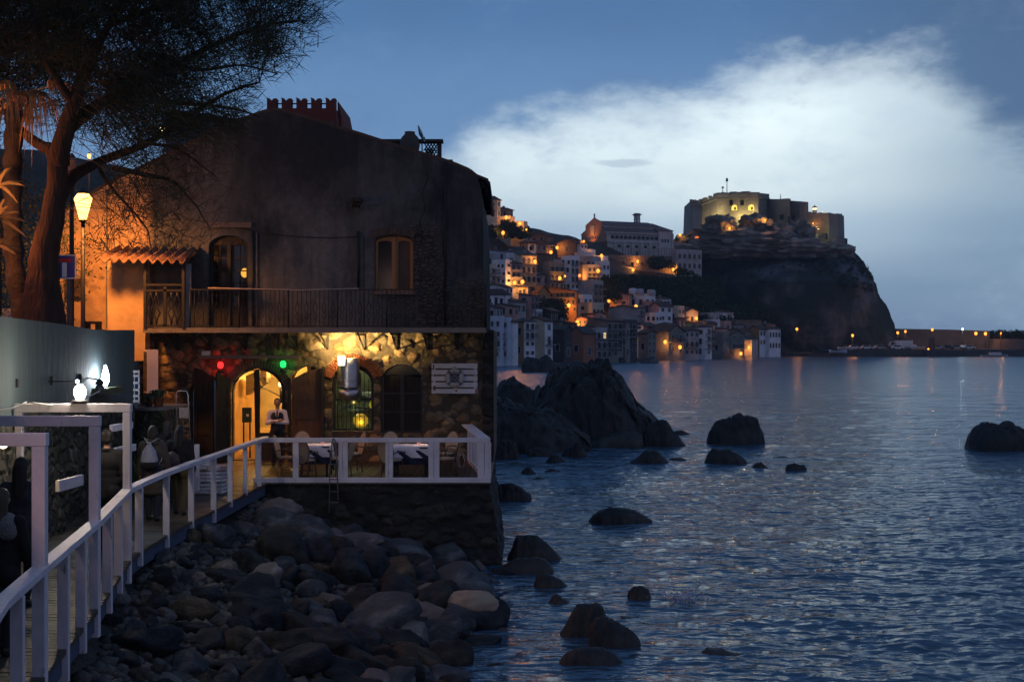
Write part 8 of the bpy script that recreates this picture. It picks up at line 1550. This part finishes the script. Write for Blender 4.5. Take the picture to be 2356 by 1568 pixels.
def hairdo(t, s, m, long_=0.0, turn=0.0, bald=False, width=1.0):
    b = MB(); b.M = Matrix.Scale(s, 4); c, s_ = math.cos(turn), math.sin(turn)
    def hd(x, y, z): return (x * c - y * s_, x * s_ + y * c - .01, z)
    b.ball(hd(0, .022, 1.678), (.088 * width, .098, .098), 16, 12)
    if long_: cap(b, hd(0, .07, 1.66), hd(0, .10, 1.66 - long_), .075 * width, .07 * width); cap(b, hd(.045, .06, 1.64), hd(.065, .09, 1.69 - long_), .045, .03); cap(b, hd(-.045, .06, 1.64), hd(-.06, .09, 1.70 - long_), .045, .03)
    else: b.ball(hd(0, .05, 1.62), (.078, .07, .07))
    melt('hair', b, m, t, .012, 2)
# --- waiter with folded arms beside the doorway
D = 34.0
wa_ = [((.255, -.05, 1.13), (-.03, -.175, 1.15)), ((-.255, -.05, 1.13), (.04, -.205, 1.19))]
t, s = person((PX(638, D), D, DZ), 1.74, R(8), 'waiter in white shirt, dark vest and tie, standing with folded arms beside the lit doorway', wa_)
m_shirt = mat('white_shirt', (.62, .56, .58), .8, var=.06, bump=.1); m_vest = mat('navy_vest', (.010, .012, .022), .7, bump=.05); m_trs = mat('black_trousers', (.010, .010, .012), .8, bump=.05)
wear(t, s, 'shirt', lambda b: (sleeves(b, wa_, .064, .058, .042, .92), torso(b, .97)), m_shirt)
def vest(b): b.ball((0, .0, .99), (.185, .135, .16)); b.ball((0, .0, 1.13), (.168, .128, .16)); b.ball((.075, .005, 1.29), (.105, .138, .15)); b.ball((-.075, .005, 1.29), (.105, .138, .15)); b.ball((0, .045, 1.32), (.16, .10, .14)); b.ball((0, -.004, 1.22), (.155, .134, .13)); b.ball((0, -.002, 1.10), (.165, .132, .14))
wear(t, s, 'vest', vest, m_vest); wear(t, s, 'trousers', lambda b: legs(b), m_trs); wear(t, s, 'shoes', lambda b: shoes(b), m_shoe)
wear(t, s, 'tie', lambda b: (b.beam((0, -.13, 1.43), (0, -.155, 1.24), .045, .02), b.ball((0, -.105, 1.45), (.02, .02, .018))), m_vest, .008, 1); wear(t, s, 'collar', lambda b: b.tube([(.055 * math.cos(a), .055 * math.sin(a) - .005, 1.475 + .01 * math.sin(a)) for a in [2 * math.pi * k / 14 for k in range(14)]], .016, 6, closed=True), m_shirt, .008, 1)
hairdo(t, s, mat('grey_black_hair', (.02, .018, .018), .6, bump=.2)); 
b = MB(); b.M = Matrix.Scale(s, 4)
for sg in (1, -1): b.ball((sg * .031, -.102, 1.66), (.011, .006, .006), 8, 6)
b.build('eyes', m_black, t, local=True); b = MB(); b.M = Matrix.Scale(s, 4); b.ball((0, -.108, 1.598), (.022, .006, .004), 8, 6); b.build('mouth', mat('lips', (.16, .07, .06), .6, bump=0), t, local=True)
# --- walkers on the walkway (backs to the camera: they face +y)
dn = lambda x=.24, y=-.02, z=1.12: [((x, y, z), (x + .02, y - .08, z - .25)), ((-x, y, z), (-x - .02, y - .08, z - .25))]
def walker(u, D, h, lab, coat, hair, long_, rz=math.pi, coatlen=.75, arms=None, trouser=None, step=.10, hood=False, skirt=.19, turn=0):
    arms = arms or dn(); t, s = person((PX(u, D), D, DZ), h, rz, lab, arms, step=step, turn=turn)
    def cf(b):
        torso(b, 1.12); sleeves(b, arms, .078, .066, .052, .96)
        if coatlen < .95:
            k = 5
            for i in range(k + 1): z = 1.0 - (1.0 - coatlen) * i / k; b.ball((0, 0, z), (.185 + (skirt - .185) * i / k + .0, .135 + .05 * i / k, .10))
        if hood: b.ball((0, .10, 1.47), (.13, .09, .07)); b.ball((0, .04, 1.50), (.10, .09, .05))
        else: b.tube([(.07 * math.cos(a), .075 * math.sin(a) + .005, 1.475) for a in [2 * math.pi * k_ / 14 for k_ in range(14)]], .024, 6, closed=True)
    wear(t, s, 'coat', cf, coat, .018); wear(t, s, 'trousers', lambda b: legs(b, step, .95), trouser or m_trs, .018); wear(t, s, 'shoes', lambda b: shoes(b, step), m_shoe); hairdo(t, s, hair, long_, turn); return t, s
m_coat1 = mat('grey_brown_coat', (.05, .042, .036), .9, col2=(.075, .062, .052), vs=3); m_coat2 = mat('black_coat', (.012, .011, .012), .9); m_coat3 = mat('slate_jacket', (.04, .04, .05), .9); m_br = mat('brown_hair', (.025, .016, .011), .5, bump=.5, bs=60, stretch=(6, 6, 1)); m_bl = mat('dark_blond_hair', (.07, .045, .028), .5, bump=.5, bs=60, stretch=(6, 6, 1))
t, s = walker(352, 23.6, 1.70, 'walker seen from behind in long hooded coat with pale drawstring bag', m_coat1, m_br, .10, coatlen=.55, hood=True, skirt=.24, arms=dn(.25), trouser=mat('dark_jeans', (.02, .025, .04), .9))
bg_ = MB(); bg_.lathe((0, .24, .98), [(.02, -.02), (.15, .02), (.155, .14), (.12, .30), (.05, .40), (.035, .43), (.06, .46)], 14); bb = bg_.build('drawstring_bag', mat('pale_bag_cloth', (.26, .26, .32), .8, col2=(.38, .38, .44), vs=6, bump=.5, bs=10, stretch=(6, 6, 1)), t, local=True)
MB().lathe((0, .24, .97), [(.02, -.03), (.155, .015), (.16, .12)], 14).build('bag_bottom', m_coat2, bb, local=True)
for sg in (1, -1): MB().tube([(sg * .02, .23, 1.42), (sg * .12, .12, 1.50), (sg * .15, -.06, 1.44), (sg * .17, .05, 1.1), (sg * .12, .2, 1.0)], .008, 5).build('strap', mat('bag_cord', (.35, .35, .4), .8), bb, local=True)
t, s = walker(414, 24.4, 1.66, 'long haired walker seen from behind in black coat with a brown handbag and yellowish trousers', m_coat2, m_hair, .30, coatlen=.85, trouser=mat('mustard_trousers', (.10, .08, .03), .9), arms=dn(.23))
MB().lathe((.10, .20, .90), [(.02, 0), (.14, .03), (.16, .12), (.12, .24), (.03, .30)], 12).build('handbag', mat('brown_leather_bag', (.13, .07, .055), .6, bump=.4), t, local=True)
walker(386, 26.3, 1.62, 'dark haired walker half hidden between the two walkers on the boards', m_coat2, m_hair, .2, arms=dn(.22))
walker(247, 20.3, 1.86, 'tall walker all in black behind the middle and farthest frames', m_coat2, m_hair, .0, coatlen=.8, arms=dn(.25), skirt=.2)
walker(50, 16.1, 1.80, 'long haired walker in slate jacket behind the nearest frame', m_coat3, m_br, .34, coatlen=.8, arms=dn(.25))
t, s = walker(4, 13.6, 1.70, 'long haired walker with grey knitted scarf at the left border, cut by the picture edge', m_coat2, m_bl, .22, coatlen=.9, arms=dn(.25), step=.14)
def scarf(b):
    b.ball((0, .02, 1.44), (.17, .13, .08)); b.ball((0, .07, 1.36), (.19, .10, .10)); b.ball((.08, .08, 1.30), (.12, .07, .09)); b.ball((-.08, .08, 1.30), (.12, .07, .09))
wear(t, s, 'scarf', scarf, mat('knitted_grey_scarf', (.20, .19, .19), .95, col2=(.30, .285, .28), vs=8, bump=1, bs=60))
# ============================================================ TREES
def curve(ps, n):
    ps = [Vector(p) for p in ps]; out_ = []
    for i in range(len(ps) - 1):
        p0, p1, p2, p3 = ps[max(i - 1, 0)], ps[i], ps[i + 1], ps[min(i + 2, len(ps) - 1)]
        for k in range(n): t_ = k / n; out_.append(.5 * ((2 * p1) + (-p0 + p2) * t_ + (2 * p0 - 5 * p1 + 4 * p2 - p3) * t_ * t_ + (-p0 + 3 * p1 - 3 * p2 + p3) * t_ ** 3))
    return out_ + [ps[-1]]
m_bark = mat('tamarisk_bark', (.018, .011, .009), .95, col2=(.062, .032, .023), vs=2.5, bump=1, bs=7, stretch=(3, 3, .5)); m_needle = mat('tamarisk_foliage', (.020, .028, .020), .9, col2=(.05, .055, .035), vs=.7, bump=0, spec=.1); m_twig = mat('bare_twigs', (.06, .038, .03), .9, bump=0)
tree = thing('tamarisk_tree', V(95, 745, 25.4), 'big feathery tamarisk tree leaning over the upper road, its trunk lit orange', 'tree'); TD = 25.4
def lim(mb_, ps, rs, n=8, seg=10, wob=.03):
    c = curve([V(u, v, TD + d) for u, v, d in ps], n); k = len(c); R_ = [float(np.interp(i / (k - 1), np.linspace(0, 1, len(rs)), rs)) for i in range(k)]
    c = [p + Vector((fbm(p * .9), fbm(p * .9 + Vector((3, 1, 0))), 0)) * wob * 2 for p in c]; mb_.tube(c, R_, seg); return c
tb = MB(); random.seed(31)
lim(tb, [(88, 790, 0), (96, 730, 0), (98, 640, 0), (108, 560, 0), (122, 490, .0), (132, 420, 0), (138, 370, 0)], [.50, .42, .31, .26, .22, .19, .19], 8, 14, .04)
limbs = [lim(tb, p, r_) for p, r_ in (
    ([(138, 375, 0), (148, 310, -.2), (165, 240, -.4), (200, 150, -.6), (250, 60, -.8), (300, -40, -1)], [.22, .17, .12, .08, .04]), ([(136, 380, 0), (118, 345, .3), (90, 335, .6), (50, 300, .9), (0, 240, 1.2), (-60, 150, 1.4)], [.17, .13, .10, .07, .03]),
    ([(130, 470, 0), (160, 415, .5), (205, 385, 1.0), (260, 360, 1.5), (340, 330, 1.9), (430, 270, 2.2), (520, 215, 2.3), (600, 190, 2.4)], [.17, .13, .10, .085, .06, .04, .02]), ([(150, 300, -.2), (210, 250, .2), (300, 200, .6), (400, 150, 1.0), (500, 100, 1.2), (600, 60, 1.3), (690, 50, 1.3)], [.15, .11, .08, .06, .04, .02]),
    ([(260, 385, 1.4), (330, 400, 1.6), (400, 420, 1.8), (450, 470, 2.0), (480, 530, 2.0)], [.07, .05, .035, .02, .01]), ([(300, 205, .6), (370, 230, 1.2), (450, 240, 1.5), (540, 250, 1.6), (600, 270, 1.6)], [.07, .05, .03, .015]),
    ([(250, 60, -.8), (350, 20, -.3), (460, -10, 0), (560, -30, .2), (680, -20, .4)], [.07, .05, .03, .015]), ([(165, 240, -.4), (120, 170, -.8), (90, 80, -1), (60, -30, -1.2)], [.10, .07, .05, .03]), ([(225, 375, 1.1), (255, 430, 1.2), (300, 480, 1.5), (340, 530, 1.6), (350, 590, 1.7)], [.045, .03, .02, .008]),
    ([(340, 330, 1.9), (400, 340, 2.0), (450, 370, 2.1), (500, 410, 2.2)], [.04, .03, .02, .01]), ([(400, 150, 1.0), (480, 160, 1.2), (560, 150, 1.4), (640, 170, 1.4)], [.05, .03, .02, .01]))]
tb.build('trunk', m_bark, tree)
# crown region sampled in the picture's proportions at real depths; edge profile gives the ragged right side
def inside(u, v):
    edge = float(np.interp(v, [-150, 0, 40, 70, 110, 150, 180, 215, 250, 285, 320, 420, 520, 640], [760, 735, 720, 690, 655, 600, 650, 600, 545, 590, 480, 430, 420, 380]))
    den = 1.0 if u < 230 else max(.0, 1 - (u - 230) / (edge - 200) * .72)
    if u > edge: return 0
    if v > 300: den *= max(0, 1 - (v - 300) / 300) * .30
    if u < 180 and v > 260: den *= .15
    if v > 180 and u < 240: den *= .5
    if 155 < u < 235 and v > 320: den = 0
    return den
rg = np.random.default_rng(77); cl_ = []
while len(cl_) < 1500:
    u = rg.uniform(-120, 760); v = rg.uniform(-150, 600)
    d = inside(u, v) * (.72 + .9 * noise.noise(Vector((u * .014, v * .014, 2.2))))
    if rg.random() < d: cl_.append(V(u, v, TD + (rg.uniform(1.6, 3.2) if u < 200 and v > 150 else rg.uniform(-2.0, 3.0))))
cl_ = np.array([tuple(p) for p in cl_]); hub = np.array(tuple(V(110, 300, TD + .5)))
SV, SF = [], []; nb = 0
per = 46; C = np.repeat(cl_, per, 0); dirn = C - hub + rg.normal(0, .25, C.shape); dirn /= np.linalg.norm(dirn, axis=1)[:, None] + 1e-6
dirn = dirn * .75 + rg.normal(0, .62, C.shape) + np.array([0, 0, .05]); dirn /= np.linalg.norm(dirn, axis=1)[:, None]
st = C + rg.normal(0, .20, C.shape); L_ = rg.uniform(.16, .46, len(C))[:, None]; sag = np.array([0, 0, -1.0]) * (L_ ** 2) * rg.uniform(.1, .7, (len(C), 1))
sd_ = np.cross(dirn, rg.normal(0, 1, C.shape)); sd_ /= np.linalg.norm(sd_, axis=1)[:, None]; w_ = rg.uniform(.004, .0095, (len(C), 1))
p1 = st + dirn * L_ * .5 + sag * .25; p2 = st + dirn * L_ + sag
v = np.stack([st - sd_ * w_, st + sd_ * w_, p1 + sd_ * w_ * .8, p1 - sd_ * w_ * .8, p2 + sd_ * w_ * .2, p2 - sd_ * w_ * .2], 1).reshape(-1, 3); i0 = np.arange(len(C)) * 6
f = np.concatenate([np.stack([i0, i0 + 1, i0 + 2, i0 + 3], 1), np.stack([i0 + 3, i0 + 2, i0 + 4, i0 + 5], 1)]); base_ = np.array(WM(tree).translation); npmesh('crown', v - base_, f, m_needle, tree, smooth=False)
# branchlets joining clusters back towards the limbs
LP = np.array([tuple(p) for l in limbs for p in l]); tv = []; tf = []
def thin(a, b, sagz, r0, r1, n=4):
    global tv, tf
    a = np.array(a); b = np.array(b); d = b - a; s1 = np.cross(d, [0, 1, 0.2]); s1 = s1 / (np.linalg.norm(s1) + 1e-6); k0 = len(tv)
    off = rg.normal(0, .05 * np.linalg.norm(d), 3)
    for i in range(n + 1):
        q = i / n; p = a + d * q + off * math.sin(q * math.pi) + np.array([0, 0, sagz * math.sin(q * math.pi)]); r_ = r0 + (r1 - r0) * q; tv += [p - s1 * r_, p + s1 * r_]
        if i: tf.append((k0 + 2 * i - 2, k0 + 2 * i - 1, k0 + 2 * i + 1, k0 + 2 * i))
for p in cl_:
    d = np.linalg.norm(LP - p, axis=1); q = LP[int(np.argmin(d))]; dd = p - q; ln = np.linalg.norm(dd)
    if ln > .3: thin(p - dd / ln * min(ln, 1.5), p + dd / ln * .15, .05, .009, .003)
for _ in range(900):                       # bare hanging twigs before the house wall
    u = rg.uniform(225, 560); v = rg.uniform(300, 590)
    if rg.random() > max(.05, 1 - abs(u - 340) / 230): continue
    p = V(u, v, TD + rg.uniform(.5, 3.5)); a = rg.normal(.3, .9); l = rg.uniform(.2, .75); q = np.array(tuple(p)) + np.array([math.sin(a) * l, rg.normal(0, .2), math.cos(a) * l * .8]); thin(p, q, rg.normal(0, .05), .0065, .0025)
    for _k in range(2): m_ = np.array(tuple(p)) * .5 + q * .5; thin(m_, m_ + rg.normal(0, .16, 3), 0, .004, .0015, 2)
npmesh('twigs', np.array(tv) - base_, np.array(tf), m_twig, tree, smooth=False)
# ---------------- palm at the left edge
palm = thing('fan_palm', (-10.6, 26.3, 4.5), 'fan palm at the left edge with dead fronds hanging, lit orange from the left', 'palm tree'); PD = 26.3
pm = MB(); c = curve([(PX(30, PD) + .5, PD, 4.3), (PX(36, PD), PD, 6.5), (PX(30, PD), PD, 8.6), (PX(34, PD), PD, 10.0)], 10); pm.tube(c, [float(.21 - .04 * i / len(c) + .03 * math.sin(i * 2.2)) for i in range(len(c))], 12); pm.build('trunk', mat('palm_trunk', (.018, .017, .018), .95, col2=(.05, .042, .042), vs=3, bump=1, bs=8), palm)
m_dead = mat('dry_palm_frond', (.42, .25, .12), .8, col2=(.62, .42, .22), vs=4, bump=0); m_live = mat('palm_green', (.03, .045, .02), .7, bump=0)
def fan(hub_, dr, ln, nst, spread, droop, m, w0=.022):
    hub_ = Vector(hub_); dr = Vector(dr).normalized(); a_, b_ = frame(dr); mb_ = MB()
    base = hub_; rr = random
    for k in range(nst):
        an = -spread + 2 * spread * k / (nst - 1) + rr.uniform(-.05, .05); d = (dr * math.cos(an) + a_ * math.sin(an) + b_ * rr.uniform(-.15, .15)).normalized(); l = ln * rr.uniform(.75, 1.1); vs_ = []
        for q in (0, .25, .45, .65, .85, 1): p = base + d * l * min(q, .45 + (q - .45) * (.45 if q > .45 else 1)) + Vector((0, 0, -droop * l * max(0, q - .3) ** 1.3)); w_ = w0 * (1.2 if q < .5 else 1.4 * (1.02 - q)); s_ = d.cross(Vector((0, .3, 1))).normalized() * w_; vs_ += [p - s_, p + s_]
        mb_.add(vs_, [(2 * i, 2 * i + 1, 2 * i + 3, 2 * i + 2) for i in range(5)])
    return mb_
random.seed(9); ctop = V(40, 235, PD - .2)
for i, (uh, vh, du, dv, ln, nst, spr, dp) in enumerate(((72, 212, .8, -.35, .85, 34, .95, 1.7), (72, 214, .05, -1, .95, 16, .35, .6), (20, 215, .7, -.25, .75, 26, .9, 1.5), (-10, 210, .5, .1, .8, 24, .9, 1.4), (8, 250, -.3, -.9, .9, 16, .5, .8), (110, 200, .8, .1, .75, 26, .85, 1.3), (-40, 230, -.5, 0, .8, 20, .9, 1.2))):
    h_ = V(uh, vh, PD - .5 - .1 * i); o = fan(h_, (du, -.25, dv + .25), ln * 1.35, int(nst * 1.4), spr, dp, m_dead, .016).build('dead_frond', m_dead, palm); mb = MB(); mb.tube([ctop + Vector((-.6, .2, -.3)), (ctop + h_) / 2 + Vector((-.2, 0, .05)), h_], [.03, .02, .016], 6); mb.build('stalk', m_dead, palm)
for i in range(9): a = random.uniform(-2.6, .8); h_ = ctop + Vector((math.cos(a) * .9, random.uniform(-.6, .6), .6 + .5 * math.sin(a + 1.5))); fan(h_, (math.cos(a), random.uniform(-.4, .4), .4), .9, 24, 1.2, .5, m_live).build('green_frond', m_live, palm)
# low spiky plants lit orange at the left border
def spiky(u, v, D, lab, n=11, l=.6):
    p = V(u, v, D); t = thing('young_palm', (p.x, p.y, 4.5), lab, 'palm', 'lit plants at the left border'); mb_ = MB(); mb_.tube([(p.x, p.y, 4.5), p], [.08, .05], 8); mb_.build('trunk', MC['palm_trunk'], t); mb_ = MB()
    for k in range(n): a = random.uniform(-.4, 3.5); d = Vector((math.cos(a), random.uniform(-.6, .6), math.sin(a))).normalized(); s_ = d.cross(Vector((0, 1, 0))).normalized() * .035; q = [p + d * l * x + Vector((0, 0, -.35 * l * x * x)) for x in (0, .4, .8, 1)]; vs_ = []; [vs_.extend((z - s_ * w, z + s_ * w)) for z, w in zip(q, (.7, 1, .6, .05))]; mb_.add(vs_, [(0, 1, 3, 2), (2, 3, 5, 4), (4, 5, 7, 6)])
    mb_.build('fronds', mat('green_palm_frond', (.06, .05, .025), .7, col2=(.14, .10, .05), vs=4, bump=0), t)
spiky(-4, 425, 25.5, 'upper lit plant at the left border below the palm'); spiky(-8, 500, 25.2, 'middle lit plant at the left border'); spiky(-6, 565, 25.0, 'lowest lit plant at the left border', 9, .45)
# hedge and dark shrubs on the upper road behind the trunk
def bush(c, r, n, lab, size=.06):
    c = Vector(c); t = thing('bush', c - Vector((0, 0, r[2])), lab, 'bush', 'dark shrubs along the upper road'); MB().tube([c - Vector((0, 0, r[2])), c], .06, 6).build('stem', m_bark, t)
    o = rg.normal(0, 1, (n, 3)); o /= np.linalg.norm(o, axis=1)[:, None]; o *= (rg.random(n) ** .35)[:, None] * (1 + .35 * np.sin(o[:, :1] * 9 + 1) * np.cos(o[:, 2:] * 8)); q = np.array(c) + o * np.array(r); a = rg.normal(0, 1, (n, 3)); b_ = rg.normal(0, 1, (n, 3)); a *= size / np.linalg.norm(a, axis=1)[:, None]; b_ *= size * .5 / np.linalg.norm(b_, axis=1)[:, None]
    v = np.stack([q - a, q + b_, q + a, q - b_], 1).reshape(-1, 3) - np.array(t.location); npmesh('foliage', v, np.arange(4 * n).reshape(-1, 4), m_needle, t, smooth=False)
bush((-13.2, 33.5, 7.2), (2.6, 1.2, 2.9), 7000, 'tall dark shrub behind the palm at the left'); bush((-17, 36, 8.5), (3.0, 1.5, 4), 7000, 'dark shrub mass at the far left edge'); bush((-12.6, 29.5, 8.7), (1.3, 1, 1.4), 3000, 'dark hanging shrub left of the tree trunk')
MB().add([(-22, 33, 4.5), (-11.6, 33.0, 4.5), (-11.6, 33, 5.95), (-22, 33, 5.95), (-22, 33.3, 4.5), (-11.6, 33.3, 4.5), (-11.6, 33.3, 5.95), (-22, 33.3, 5.95)], [(0, 1, 2, 3), (3, 2, 6, 7), (1, 5, 6, 2), (4, 0, 3, 7), (5, 4, 7, 6)]).build('low_blue_wall', mat('blue_wall', (.16, .18, .28), .8), label='low pale blue wall far left behind the tree trunk', cat='wall')
# ============================================================ light passes through lamp glass
for o in bpy.data.objects:
    if o.type == 'MESH' and o.name.split('.')[0] in ('lamp_head', 'lantern_glass', 'globe', 'bulb', 'glass', 'lantern', 'shade', 'lens', 'flame'): o.visible_shadow = False
# ============================================================ sea air
mb = MB(); mb.bb(-900, 900, -60, 1100, -1.7, 75)
hm = bpy.data.materials.new('sea_haze'); hm.use_nodes = True; t = hm.node_tree; t.nodes.clear(); o_ = t.nodes.new('ShaderNodeOutputMaterial'); pv = t.nodes.new('ShaderNodeVolumePrincipled')
pv.inputs['Color'].default_value = (.62, .80, 1, 1); pv.inputs['Density'].default_value = .00018; pv.inputs['Anisotropy'].default_value = .3; t.links.new(pv.outputs[0], o_.inputs['Volume'])
mb.build('haze', hm, kind='stuff', local=True)

for o in list(bpy.data.objects):           # worn, slightly rounded edges on the sawn timber
    if o.type == 'MESH' and o.data.materials and o.data.materials[0] is not None and o.data.materials[0].name in ('white_wood_paint', 'chipped_white_paint') and len(o.data.polygons) < 400:
        md = o.modifiers.new('worn_edges', 'BEVEL'); md.width = .007; md.segments = 2; md.limit_method = 'ANGLE'
